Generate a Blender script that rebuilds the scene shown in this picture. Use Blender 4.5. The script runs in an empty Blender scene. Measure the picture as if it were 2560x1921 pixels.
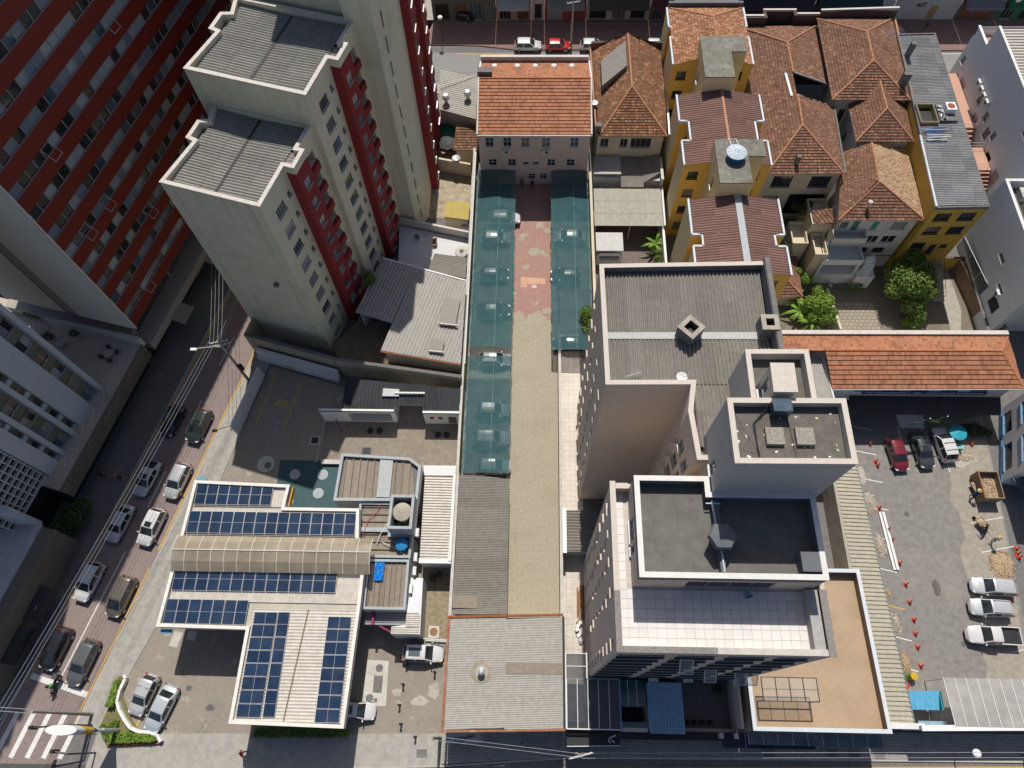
import bpy, bmesh, math, random
from mathutils import Vector, Matrix
random.seed(7)
R_ = math.radians
sc = bpy.context.scene
col = sc.collection

# ------------------------------------------------------------------ camera
H = 78.0
cam_d = bpy.data.cameras.new("camera"); cam = bpy.data.objects.new("camera", cam_d); col.objects.link(cam)
cam_d.sensor_fit = 'HORIZONTAL'; cam_d.sensor_width = 36.0; cam_d.lens = 36.0*1790/2560
cam_d.clip_start = 1.0; cam_d.clip_end = 3000
RM = ((0.99966676, 0.01054338, -0.02356288), (0.01979137, -0.89906632, 0.4373649), (-0.01657329, -0.4376855, -0.89897538))
cam.matrix_world = Matrix([[RM[i][0], -RM[i][1], -RM[i][2], (0, 0, H)[i]] for i in range(3)] + [[0, 0, 0, 1]])
sc.camera = cam
sc.render.resolution_x = 1024; sc.render.resolution_y = 768
# ------------------------------------------------------------------ sky + sun
SUN_EL, SUN_AZ = 57.0, 0.0
w = bpy.data.worlds.new("World"); sc.world = w; w.use_nodes = True
wn = w.node_tree.nodes; wl = w.node_tree.links
sky = wn.new('ShaderNodeTexSky'); sky.sky_type = 'NISHITA'; sky.sun_disc = False
sky.sun_elevation = R_(SUN_EL); sky.sun_rotation = R_(SUN_AZ); sky.altitude = 900; sky.air_density = .7; sky.dust_density = 3.0; sky.ozone_density = .6
wl.new(sky.outputs[0], wn['Background'].inputs[0]); wn['Background'].inputs[1].default_value = 0.105
sd = bpy.data.lights.new("sun", 'SUN'); sd.energy = 4.8; sd.angle = R_(0.53); sd.color = (1.0, 0.945, 0.86)
sun = bpy.data.objects.new("sun", sd); col.objects.link(sun); sun.location = (0, 60, 120)
sv = Vector((-math.sin(R_(SUN_AZ))*math.cos(R_(SUN_EL)), -math.cos(R_(SUN_AZ))*math.cos(R_(SUN_EL)), -math.sin(R_(SUN_EL))))
sun.rotation_euler = sv.to_track_quat('-Z', 'Y').to_euler()
sc.view_settings.view_transform = 'Standard'; sc.view_settings.look = 'None'
sc.view_settings.exposure = -0.08; sc.view_settings.gamma = 1.0
sc.view_settings.use_curve_mapping = False

# ------------------------------------------------------------------ materials
MATS = {}
def nmat(name):
    m = bpy.data.materials.new(name); m.use_nodes = True
    n = m.node_tree.nodes; return m, n, m.node_tree.links, n['Principled BSDF']
def lin(c):
    return tuple((x/255.0/12.92 if x/255.0 <= .04045 else ((x/255.0+.055)/1.055)**2.4) for x in c)
def mixc(n, l, fac, a, b, mode='MIX'):
    x = n.new('ShaderNodeMix'); x.data_type = 'RGBA'; x.blend_type = mode
    for sock, v in ((x.inputs[0], fac), (x.inputs[6], a), (x.inputs[7], b)):
        if hasattr(v, 'is_linked') or hasattr(v, 'links'): l.new(v, sock)
        elif isinstance(v, (int, float)): sock.default_value = v
        else: sock.default_value = (v[0], v[1], v[2], 1)
    return x.outputs[2]
def wpos(n):
    return n.new('ShaderNodeNewGeometry').outputs['Position']
def noise(n, l, vec, scale, detail=5, rough=.6):
    t = n.new('ShaderNodeTexNoise'); t.inputs['Scale'].default_value = scale; t.inputs['Detail'].default_value = detail
    t.inputs['Roughness'].default_value = rough; l.new(vec, t.inputs['Vector']); return t.outputs['Fac']
def ramp(n, l, fac, a, b, ca=(0, 0, 0), cb=(1, 1, 1)):
    r = n.new('ShaderNodeValToRGB'); r.color_ramp.elements[0].position = a; r.color_ramp.elements[1].position = b
    r.color_ramp.elements[0].color = (*ca, 1); r.color_ramp.elements[1].color = (*cb, 1); l.new(fac, r.inputs[0]); return r.outputs[0]
def vscale(n, l, vec, s):
    m = n.new('ShaderNodeVectorMath'); m.operation = 'MULTIPLY'; l.new(vec, m.inputs[0]); m.inputs[1].default_value = s; return m.outputs[0]
def bumpn(n, l, b, h, strength=.3, dist=.03):
    x = n.new('ShaderNodeBump'); x.inputs['Strength'].default_value = strength; x.inputs['Distance'].default_value = dist
    l.new(h, x.inputs['Height']); l.new(x.outputs[0], b.inputs['Normal'])
def mat(name, c, rough=.8, var=.14, scale=2.5, stain=.25, stain_col=(.06, .05, .04), sscale=.35, drip=0, metal=0, spec=.4, bump=.15, coat=0):
    """plain weathered surface: fine mottling, broad stains, optional vertical drip streaks"""
    if name in MATS: return MATS[name]
    m, n, l, b = nmat(name); P = wpos(n)
    f = noise(n, l, P, scale, 6, .65)
    cc = mixc(n, l, ramp(n, l, f, .3, .7), tuple(x*(1-var) for x in c), tuple(min(1, x*(1+var)) for x in c))
    if stain:
        s = ramp(n, l, noise(n, l, P, sscale, 7, .7), .5, .78)
        mm = n.new('ShaderNodeMath'); mm.operation = 'MULTIPLY'; l.new(s, mm.inputs[0]); mm.inputs[1].default_value = stain
        cc = mixc(n, l, mm.outputs[0], cc, stain_col)
    if drip:
        d = ramp(n, l, noise(n, l, vscale(n, l, P, (1.6, 1.6, .07)), 1.3, 5, .65), .52, .75)
        mm = n.new('ShaderNodeMath'); mm.operation = 'MULTIPLY'; l.new(d, mm.inputs[0]); mm.inputs[1].default_value = drip
        cc = mixc(n, l, mm.outputs[0], cc, stain_col)
    l.new(cc, b.inputs['Base Color']); b.inputs['Roughness'].default_value = rough; b.inputs['Metallic'].default_value = metal
    b.inputs['Specular IOR Level'].default_value = spec
    if coat: b.inputs['Coat Weight'].default_value = coat; b.inputs['Coat Roughness'].default_value = .05
    if bump: bumpn(n, l, b, noise(n, l, P, scale*6, 4), bump, .02)
    MATS[name] = m; return m
def brickmat(name, c1, c2, mortar, w, h, msize=.06, offset=.5, rough=.85, rot=0, stain=.3, stain_col=(.05, .045, .04), sscale=.3, spec=.3, axes='xy', bump=.3, patch=None):
    """laid pavers, tiles or brick courses by world position (pieces too small to pick apart in the photo)"""
    if name in MATS: return MATS[name]
    m, n, l, b = nmat(name); P = wpos(n)
    mp = n.new('ShaderNodeMapping'); l.new(P, mp.inputs[0]); mp.inputs['Rotation'].default_value = (0, 0, rot)
    v = mp.outputs[0]
    if axes != 'xy':
        s = n.new('ShaderNodeSeparateXYZ'); l.new(v, s.inputs[0]); cb_ = n.new('ShaderNodeCombineXYZ')
        l.new(s.outputs['XYZ'.index(axes[0].upper())], cb_.inputs[0]); l.new(s.outputs['XYZ'.index(axes[1].upper())], cb_.inputs[1]); v = cb_.outputs[0]
    t = n.new('ShaderNodeTexBrick'); l.new(v, t.inputs['Vector']); t.inputs['Scale'].default_value = 1
    t.inputs['Brick Width'].default_value = w; t.inputs['Row Height'].default_value = h; t.inputs['Mortar Size'].default_value = msize*h
    t.offset = offset; t.inputs['Color1'].default_value = (*c1, 1); t.inputs['Color2'].default_value = (*c2, 1); t.inputs['Mortar'].default_value = (*mortar, 1)
    t.inputs['Bias'].default_value = 0
    cc = mixc(n, l, .35, t.outputs['Color'], ramp(n, l, noise(n, l, P, 3, 6), .2, .8, tuple(x*.7 for x in c1), tuple(min(1, x*1.3) for x in c2)))
    if stain:
        s = ramp(n, l, noise(n, l, P, sscale, 7, .7), .48, .75)
        mm = n.new('ShaderNodeMath'); mm.operation = 'MULTIPLY'; l.new(s, mm.inputs[0]); mm.inputs[1].default_value = stain
        cc = mixc(n, l, mm.outputs[0], cc, stain_col)
    if patch:
        s = ramp(n, l, noise(n, l, P, patch[1], 4, .6), .62, .66)
        cc = mixc(n, l, s, cc, patch[0])
    l.new(cc, b.inputs['Base Color']); b.inputs['Roughness'].default_value = rough; b.inputs['Specular IOR Level'].default_value = spec
    bumpn(n, l, b, t.outputs['Fac'], -bump, .02)
    MATS[name] = m; return m
def tilemat(name, cols, dirt=.35):
    """roof tiles: every tile cell of the UV grid gets its own fired colour"""
    m, n, l, b = nmat(name); P = wpos(n)
    uv = n.new('ShaderNodeUVMap').outputs[0]
    fl = n.new('ShaderNodeVectorMath'); fl.operation = 'FLOOR'; l.new(uv, fl.inputs[0])
    wn_ = n.new('ShaderNodeTexWhiteNoise'); wn_.noise_dimensions = '3D'; l.new(fl.outputs[0], wn_.inputs['Vector'])
    r = n.new('ShaderNodeValToRGB'); l.new(wn_.outputs['Value'], r.inputs[0]); e = r.color_ramp.elements
    e[0].position = 0; e[0].color = (*cols[0], 1); e[1].position = 1; e[1].color = (*cols[-1], 1)
    for i, c in enumerate(cols[1:-1]):
        q = e.new((i+1)/(len(cols)-1)); q.color = (*c, 1)
    s = ramp(n, l, noise(n, l, P, .5, 7, .7), .42, .8)
    mm = n.new('ShaderNodeMath'); mm.operation = 'MULTIPLY'; l.new(s, mm.inputs[0]); mm.inputs[1].default_value = dirt
    cc = mixc(n, l, mm.outputs[0], r.outputs[0], (.07, .045, .03))
    cc = mixc(n, l, .5, cc, ramp(n, l, noise(n, l, P, 5, 4), .3, .7, (.75, .75, .75), (1.15, 1.15, 1.15)), 'MULTIPLY')
    l.new(cc, b.inputs['Base Color']); b.inputs['Roughness'].default_value = .85; b.inputs['Specular IOR Level'].default_value = .25
    MATS[name] = m; return m
def sheetmat(name, c, c2, rough=.6, spec=.4, stain=.3, stain_col=(.07, .05, .035), metal=0, streak=None):
    """corrugated sheets: each sheet cell of the UV grid slightly different, weather stains and streaks along the flutes"""
    m, n, l, b = nmat(name); P = wpos(n)
    uv = n.new('ShaderNodeUVMap').outputs[0]
    fl = n.new('ShaderNodeVectorMath'); fl.operation = 'FLOOR'; l.new(uv, fl.inputs[0])
    wn_ = n.new('ShaderNodeTexWhiteNoise'); wn_.noise_dimensions = '3D'; l.new(fl.outputs[0], wn_.inputs['Vector'])
    cc = mixc(n, l, wn_.outputs['Value'], c, c2)
    cc = mixc(n, l, .6, cc, ramp(n, l, noise(n, l, P, 2.2, 6), .3, .7, (.75, .75, .75), (1.2, 1.2, 1.2)), 'MULTIPLY')
    st = ramp(n, l, noise(n, l, vscale(n, l, uv, (9, .6, 1)), 1.0, 6, .7), .45, .8)
    mm = n.new('ShaderNodeMath'); mm.operation = 'MULTIPLY'; l.new(st, mm.inputs[0]); mm.inputs[1].default_value = stain
    cc = mixc(n, l, mm.outputs[0], cc, stain_col)
    l.new(cc, b.inputs['Base Color']); b.inputs['Roughness'].default_value = rough; b.inputs['Specular IOR Level'].default_value = spec; b.inputs['Metallic'].default_value = metal
    MATS[name] = m; return m
def paint(name, c, rough=.25, metal=0, coat=1.0, spec=.5):
    if name in MATS: return MATS[name]
    m, n, l, b = nmat(name); P = wpos(n)
    cc = mixc(n, l, ramp(n, l, noise(n, l, P, 2.0, 4), .3, .8), c, tuple(x*.88+.008 for x in c))
    l.new(cc, b.inputs['Base Color']); b.inputs['Roughness'].default_value = rough; b.inputs['Metallic'].default_value = metal
    b.inputs['Coat Weight'].default_value = coat; b.inputs['Coat Roughness'].default_value = .06; b.inputs['Specular IOR Level'].default_value = spec
    MATS[name] = m; return m
def plain(name, c, rough=.6, metal=0, spec=.4):
    return mat(name, c, rough, .1, 4, .12, tuple(x*.4 for x in c), .8, metal=metal, spec=spec, bump=.05)
def glassmat(name, c, rough=.08, curtain=None, spec=.6):
    if name in MATS: return MATS[name]
    m, n, l, b = nmat(name); P = wpos(n)
    if curtain:
        wv = n.new('ShaderNodeTexWave'); wv.wave_type = 'BANDS'; wv.bands_direction = 'DIAGONAL'; wv.inputs['Scale'].default_value = 2.2
        wv.inputs['Distortion'].default_value = 2.0; wv.inputs['Detail'].default_value = 2; l.new(vscale(n, l, P, (1, 1, .12)), wv.inputs['Vector'])
        cc = mixc(n, l, wv.outputs['Fac'], tuple(x*.55 for x in curtain), curtain); rough = .35
    else:
        cc = mixc(n, l, ramp(n, l, noise(n, l, P, .9, 3), .35, .7), c, tuple(x*2.2+.01 for x in c))
    l.new(cc, b.inputs['Base Color']); b.inputs['Roughness'].default_value = rough; b.inputs['Specular IOR Level'].default_value = spec
    if curtain: b.inputs['Coat Weight'].default_value = .6; b.inputs['Coat Roughness'].default_value = .05
    MATS[name] = m; return m
def alphamat(name, c, alpha, rough=.4, spec=.4, weave=0):
    if name in MATS: return MATS[name]
    m, n, l, b = nmat(name); P = wpos(n)
    cc = mixc(n, l, ramp(n, l, noise(n, l, P, .8, 6), .3, .75), tuple(x*.82 for x in c), tuple(min(1, x*1.18) for x in c))
    l.new(cc, b.inputs['Base Color']); b.inputs['Roughness'].default_value = rough; b.inputs['Specular IOR Level'].default_value = spec
    a = ramp(n, l, noise(n, l, P, .6, 5), .3, .75, (alpha-.05,)*3, (alpha+.05,)*3); l.new(a, b.inputs['Alpha'])
    MATS[name] = m; return m

# ------------------------------------------------------------------ object helpers
OFF = {}
def tag(o, label=None, cat=None, group=None, kind=None):
    if label: o['label'] = label
    if cat: o['category'] = cat
    if group: o['group'] = group
    if kind: o['kind'] = kind
    return o
def thing(name, label, cat, loc=(0, 0, 0), rz=0, group=None):
    o = bpy.data.objects.new(name, None); col.objects.link(o); o.empty_display_size = .5
    o.location = loc; o.rotation_euler = (0, 0, rz); OFF[o.name] = Vector((0, 0, 0)) if rz else Vector(loc)
    return tag(o, label, cat, group)
class MB:
    def __init__(s): s.v = []; s.f = []; s.m = []; s.uv = []
    def add(s, vs, fs, mi=0, uvs=None):
        k = len(s.v); s.v += [tuple(x) for x in vs]; s.f += [[i+k for i in f] for f in fs]; s.m += [mi]*len(fs)
        s.uv += uvs if uvs else [None]*len(fs); return s
    def quad(s, a, b, c, d, mi=0): return s.add([a, b, c, d], [[0, 1, 2, 3]], mi)
    def poly(s, pts, mi=0): return s.add(pts, [list(range(len(pts)))], mi)
    def prism(s, poly, z0, z1, mi=0, top=True, bot=True):
        n = len(poly); A = sum(poly[i][0]*poly[(i+1) % n][1]-poly[(i+1) % n][0]*poly[i][1] for i in range(n))
        p = list(poly) if A > 0 else list(poly)[::-1]
        zt = z1 if isinstance(z1, (list, tuple)) else [z1]*n
        if A <= 0 and isinstance(z1, (list, tuple)): zt = zt[::-1]
        v = [(x[0], x[1], z0) for x in p]+[(x[0], x[1], z) for x, z in zip(p, zt)]
        f = [[i, (i+1) % n, n+(i+1) % n, n+i] for i in range(n)]
        if top: f.append([n+i for i in range(n)])
        if bot: f.append([n-1-i for i in range(n)])
        return s.add(v, f, mi)
    def box(s, cx, cy, z0, z1, sx, sy, rz=0, mi=0):
        c, t = math.cos(rz), math.sin(rz)
        p = [(cx+x*c-y*t, cy+x*t+y*c) for x, y in ((-sx/2, -sy/2), (sx/2, -sy/2), (sx/2, sy/2), (-sx/2, sy/2))]
        return s.prism(p, z0, z1, mi)
    def beam(s, a, b, wd, ht, mi=0):
        a = Vector(a); b = Vector(b); d = (b-a).normalized(); up = Vector((0, 0, 1)) if abs(d.z) < .95 else Vector((0, 1, 0))
        x = d.cross(up).normalized()*wd/2; y = x.cross(d).normalized()*ht/2
        v = [a-x-y, a+x-y, a+x+y, a-x+y, b-x-y, b+x-y, b+x+y, b-x+y]
        return s.add(v, [[0, 1, 5, 4], [1, 2, 6, 5], [2, 3, 7, 6], [3, 0, 4, 7], [3, 2, 1, 0], [4, 5, 6, 7]], mi)
    def tube(s, a, b, r, n=8, r2=None, mi=0, caps=True):
        a = Vector(a); b = Vector(b); d = (b-a).normalized(); up = Vector((0, 0, 1)) if abs(d.z) < .95 else Vector((1, 0, 0))
        x = d.cross(up).normalized(); y = x.cross(d); r2 = r if r2 is None else r2
        v = []
        for c, rr in ((a, r), (b, r2)):
            for i in range(n):
                t = 2*math.pi*i/n; v.append(c+(x*math.cos(t)+y*math.sin(t))*rr)
        f = [[i, i+n, (i+1) % n+n, (i+1) % n] for i in range(n)]
        if caps: f += [list(range(n)), list(range(2*n-1, n-1, -1))]
        return s.add(v, f, mi)
    def path(s, pts, r, n=6, mi=0):
        for a, b in zip(pts[:-1], pts[1:]): s.tube(a, b, r, n, mi=mi)
        return s
    def lathe(s, cx, cy, prof, n=16, mi=0, sx=1, sy=1):
        v = []; f = []
        for r, z in prof:
            for i in range(n): t = 2*math.pi*i/n; v.append((cx+r*sx*math.cos(t), cy+r*sy*math.sin(t), z))
        for k in range(len(prof)-1):
            for i in range(n): f.append([k*n+i, k*n+(i+1) % n, (k+1)*n+(i+1) % n, (k+1)*n+i])
        f.append([n-1-i for i in range(n)]); f.append([(len(prof)-1)*n+i for i in range(n)])
        return s.add(v, f, mi)
    def sphere(s, c, r, n=8, mi=0, sx=1, sy=1, sz=1):
        v = []; f = []; m = max(4, n//2+1)
        for k in range(1, m):
            ph = math.pi*k/m
            for i in range(n): t = 2*math.pi*i/n; v.append((c[0]+r*sx*math.sin(ph)*math.cos(t), c[1]+r*sy*math.sin(ph)*math.sin(t), c[2]+r*sz*math.cos(ph)))
        for k in range(m-2):
            for i in range(n): f.append([k*n+i, (k+1)*n+i, (k+1)*n+(i+1) % n, k*n+(i+1) % n])
        f.append(list(range(n))); f.append([(m-2)*n+n-1-i for i in range(n)])
        return s.add(v, f, mi)
    def mesh(s, name, off=Vector((0, 0, 0)), smooth=False):
        me = bpy.data.meshes.new(name); ox, oy, oz = off
        me.from_pydata([(x-ox, y-oy, z-oz) for x, y, z in s.v], [], s.f)
        if any(s.m): me.polygons.foreach_set('material_index', s.m)
        if any(u is not None for u in s.uv):
            ul = me.uv_layers.new(name='UVMap'); k = 0
            for f, u in zip(s.f, s.uv):
                for j in range(len(f)):
                    if u: ul.data[k].uv = u[j]
                    k += 1
        if smooth: me.polygons.foreach_set('use_smooth', [True]*len(s.f))
        me.update(); return me
    def build(s, name, mats, parent=None, smooth=False, local=False, angle=None):
        off = Vector((0, 0, 0)) if (parent is None or local) else OFF.get(parent.name, Vector((0, 0, 0)))
        me = s.mesh(name, off, smooth)
        for m in (mats if isinstance(mats, (list, tuple)) else [mats]): me.materials.append(m)
        o = bpy.data.objects.new(name, me); col.objects.link(o)
        if parent is not None: o.parent = parent
        OFF[o.name] = off
        return o
def inst(name, me, parent, loc=(0, 0, 0), rz=0):
    o = bpy.data.objects.new(name, me); col.objects.link(o); o.parent = parent
    off = OFF.get(parent.name, Vector((0, 0, 0))) if parent else Vector((0, 0, 0))
    o.location = Vector(loc)-off; o.rotation_euler = (0, 0, rz); OFF[o.name] = Vector((0, 0, 0)); return o
def struct(name, mb, m, label=None):
    o = mb.build(name, m); o['kind'] = 'structure'
    if label: o['label'] = label
    return o
def copy_tree(o, parent=None):
    c = o.copy(); col.objects.link(c); OFF[c.name] = OFF.get(o.name, Vector((0, 0, 0)))
    if parent: c.parent = parent
    for ch in list(o.children): copy_tree(ch, c)
    return c
def text_mesh(s, size, depth=.01):
    cu = bpy.data.curves.new('lettering', 'FONT'); cu.body = s; cu.size = size; cu.align_x = 'CENTER'; cu.align_y = 'CENTER'; cu.extrude = depth; cu.resolution_u = 2
    ob = bpy.data.objects.new('lettering', cu); col.objects.link(ob); dg = bpy.context.evaluated_depsgraph_get()
    me = bpy.data.meshes.new_from_object(ob.evaluated_get(dg)); bpy.data.objects.remove(ob); return me
def letters(parent, s, size, m, loc, rot, shear=0, width=None):
    me = text_mesh(s, size)
    if width:
        xs = [v.co.x for v in me.vertices]; k = width/(max(xs)-min(xs))
        for v in me.vertices: v.co.x *= k
    if shear:
        for v in me.vertices: v.co.x += v.co.y*shear
    me.materials.clear(); me.materials.append(m)
    o = bpy.data.objects.new('lettering', me); col.objects.link(o); o.parent = parent
    o.location = Vector(loc)-(OFF.get(parent.name, Vector((0, 0, 0))) if parent else Vector((0, 0, 0))); o.rotation_euler = rot; return o

# ------------------------------------------------------------------ palette
CONC = mat('concrete', (.36, .33, .28), .9, .2, 1.6, .35, (.14, .12, .09), .3)
CONC_L = mat('pale_concrete', (.50, .48, .44), .9, .15, 2, .3, (.2, .18, .15), .35)
CONC_D = mat('dark_concrete', (.16, .155, .15), .9, .2, 2, .35, (.07, .065, .06), .4)
ASPH = mat('asphalt', (.085, .083, .082), .95, .2, 3, .35, (.045, .045, .045), .25, bump=.3)
ROADRED = mat('reddish_road', (.235, .185, .175), .95, .14, 3, .4, (.11, .09, .085), .2, bump=.25)
LOTASPH = mat('lot_asphalt', (.21, .20, .187), .95, .2, 1.6, .6, (.33, .30, .25), .16, bump=.25)
KERB = mat('kerb_stone', (.42, .40, .36), .9, .15, 3)
WPAINT = mat('road_paint_white', (.66, .65, .62), .8, .1, 5, .5, (.32, .29, .28), 1.6)
YPAINT = mat('road_paint_yellow', (.60, .36, .06), .8, .12, 5, .35, (.3, .22, .12), 1.6)
WHITE = mat('white_paint', (.72, .72, .71), .7, .06, 2, .15, (.35, .33, .30), .6, drip=.12)
GREYWHITE = mat('grey_white_paint', (.66, .66, .65), .75, .06, 2, .15, (.3, .3, .3), .5, drip=.15)
CREAM = mat('cream_render', (.69, .65, .48), .85, .08, 1.2, .4, (.36, .33, .20), .14, drip=.38)
TRED = mat('deep_red_render', (.25, .022, .024), .75, .1, 2, .15, (.12, .015, .015), .3, drip=.15)
BRICKRED = mat('red_facade_tile', (.19, .018, .010), .55, .12, 9, .15, (.1, .012, .01), .25)
BEIGE = mat('beige_render', (.62, .525, .43), .85, .05, 1.3, .2, (.3, .25, .21), .2, drip=.18)
BEIGE2 = mat('beige_pink_render', (.56, .47, .40), .85, .06, 1.3, .2, (.36, .3, .25), .25, drip=.12)
OCHRE = mat('ochre_render', (.70, .43, .09), .85, .08, 1.3, .2, (.38, .25, .07), .25, drip=.15)
PALEOCHRE = mat('pale_ochre_render', (.68, .56, .32), .85, .07, 1.3, .2, (.36, .31, .2), .25, drip=.15)
OLDYEL = mat('old_yellow_render', (.52, .34, .05), .85, .16, 1.0, .5, (.40, .36, .26), .35, drip=.35)
OLDWHITE = mat('old_white_render', (.58, .56, .51), .85, .1, 1.4, .3, (.3, .27, .23), .3, drip=.3)
OLDCREAM = mat('old_cream_render', (.58, .51, .38), .85, .1, 1.4, .35, (.28, .24, .17), .3, drip=.3)
PARAP = mat('parapet_cap', (.56, .53, .49), .85, .16, 4, .5, (.34, .19, .10), 1.2)
PARAP_B = mat('beige_parapet_cap', (.55, .495, .44), .85, .1, 4, .2, (.4, .3, .2), 1.0)
GREYMETAL = mat('galvanised', (.48, .50, .52), .45, .1, 3, .25, (.25, .2, .15), .8, metal=.5)
DARKMETAL = mat('dark_metal', (.05, .05, .055), .5, .1, 3, 0, metal=.4)
RUST = mat('rust', (.27, .09, .035), .85, .3, 4, .3, (.12, .04, .02), 1.0)
BLACK = plain('matt_black', (.018, .018, .02), .6)
RUBBER = plain('tyre_rubber', (.022, .022, .023), .85)
FRAMEW = plain('white_window_frame', (.62, .62, .61), .5)
FRAMED = plain('dark_window_frame', (.06, .06, .06), .5)
FRAMEA = plain('aluminium_frame', (.42, .42, .43), .4, .5)
GL_D = glassmat('dark_glass', (.012, .014, .017))
GL_B = glassmat('bluish_glass', (.035, .055, .075))
GL_G = glassmat('grey_glass', (.07, .075, .08))
GL_CW = glassmat('white_curtain_glass', None, curtain=(.34, .38, .42))
GL_CB = glassmat('blue_curtain_glass', None, curtain=(.17, .22, .30))
GL_CC = glassmat('cream_curtain_glass', None, curtain=(.28, .27, .22))
CARGLASS = glassmat('car_glass', (.012, .016, .018), .03, spec=.8)
PANES = [GL_D, GL_D, GL_B, GL_G, GL_CW, GL_CC]
CHROME = plain('chrome', (.6, .6, .62), .2, .9)
ALLOY = plain('alloy_rim', (.42, .42, .44), .35, .7)
LAMPRED = plain('red_lens', (.35, .01, .01), .2)
LAMPCLR = plain('clear_lens', (.6, .62, .65), .15)
WOOD = mat('wood', (.25, .13, .06), .75, .25, 6, .2)
ORANGE_T = tilemat('orange_tiles', [(.27, .11, .06), (.38, .165, .088), (.43, .19, .105), (.41, .185, .105), (.33, .135, .075)], .5)
BROWN_T = tilemat('brown_tiles', [(.12, .06, .035), (.18, .085, .045), (.22, .105, .055), (.19, .09, .05), (.25, .12, .065), (.40, .22, .13)], .6)
RBROWN_T = tilemat('red_brown_tiles', [(.12, .06, .04), (.19, .095, .06), (.22, .11, .07), (.17, .085, .055), (.25, .13, .082), (.21, .105, .067), (.36, .22, .145)], .6)
PATCH_T = tilemat('patched_tiles', [(.20, .09, .05), (.34, .15, .08), (.26, .11, .055), (.50, .28, .16), (.30, .13, .07), (.56, .36, .22)], .45)
RIDGE = mat('ridge_tile', (.42, .20, .11), .85, .3, 5, .3, (.4, .36, .3), 1.5)
FIBRO = sheetmat('fibre_cement', (.20, .185, .165), (.245, .23, .205), .8, .25, .35, (.11, .095, .08))
FIBRO_L = sheetmat('pale_fibre_cement', (.35, .335, .305), (.39, .375, .34), .7, .3, .25, (.28, .25, .2))
FIBRO_T = sheetmat('tower_fibre_cement', (.225, .22, .20), (.28, .275, .25), .75, .25, .5, (.14, .135, .12))
FIBRO_B = sheetmat('brown_fibre_cement', (.15, .085, .07), (.21, .115, .095), .75, .3, .4, (.34, .20, .165))
FIBRO_DK = sheetmat('sooty_fibre_cement', (.03, .033, .04), (.045, .048, .055), .8, .25, .3, (.1, .1, .1))
FIBRO_BR = sheetmat('brown_old_fibre', (.22, .185, .15), (.29, .25, .2), .8, .25, .4, (.12, .09, .07))
METAL_Y = sheetmat('cream_metal_sheet', (.40, .37, .29), (.43, .40, .315), .5, .4, .2, (.3, .26, .2))
METAL_W = sheetmat('white_metal_sheet', (.50, .465, .41), (.545, .51, .455), .45, .5, .2, (.4, .36, .3))
METAL_G = sheetmat('grey_metal_sheet', (.29, .275, .25), (.33, .31, .285), .5, .4, .25, (.22, .19, .16))
ZINC_OLD = sheetmat('old_zinc_sheet', (.20, .205, .21), (.30, .305, .31), .65, .4, .5, (.13, .11, .095), metal=.1)
SKYBLUE = sheetmat('sky_blue_sheet', (.10, .36, .58), (.12, .40, .62), .4, .5, .1, (.2, .4, .5))
STEELBLUE = sheetmat('steel_blue_sheet', (.24, .37, .50), (.27, .40, .53), .5, .5, .2, (.15, .22, .3))
# ------------------------------------------------------------------ building generators
WINM = {}
def window_meshes(wd, ht, kind, fm, pm):
    key = (round(wd, 2), round(ht, 2), kind, fm.name, pm.name)
    if key in WINM: return WINM[key]
    f = MB(); b = .05; y = .09
    f.box(wd/2, y, 0, b, wd, .06); f.box(wd/2, y, ht-b, ht, wd, .06)
    f.box(b/2, y, b, ht-b, b, .06); f.box(wd-b/2, y, b, ht-b, b, .06)
    nv = {'s2': 1, 's3': 2, 's4': 3, 'grid': 1, 'one': 0, 'bars': 5}.get(kind, 1)
    for i in range(nv): f.box(wd*(i+1)/(nv+1), y, b, ht-b, .045, .05)
    if kind == 'grid': f.box(wd/2, y, ht*.55, ht*.55+.045, wd-2*b, .045)
    f.box(wd/2, -.03, -.07, -.005, wd+.12, .22)
    fme = f.mesh('window'); fme.materials.append(fm)
    g = MB().quad((b, .115, b), (wd-b, .115, b), (wd-b, .115, ht-b), (b, .115, ht-b)); gme = g.mesh('pane'); gme.materials.append(pm)
    WINM[key] = (fme, gme); return WINM[key]
def add_window(parent, p, ang, wd, ht, kind='s2', fm=None, pm=None, name='window'):
    fm = fm or FRAMEA; pm = pm or random.choice(PANES)
    fme, gme = window_meshes(wd, ht, kind, fm, pm)
    o = inst(name, fme, parent, p, ang); g = bpy.data.objects.new('pane', gme); col.objects.link(g); g.parent = o
    return o
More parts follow.
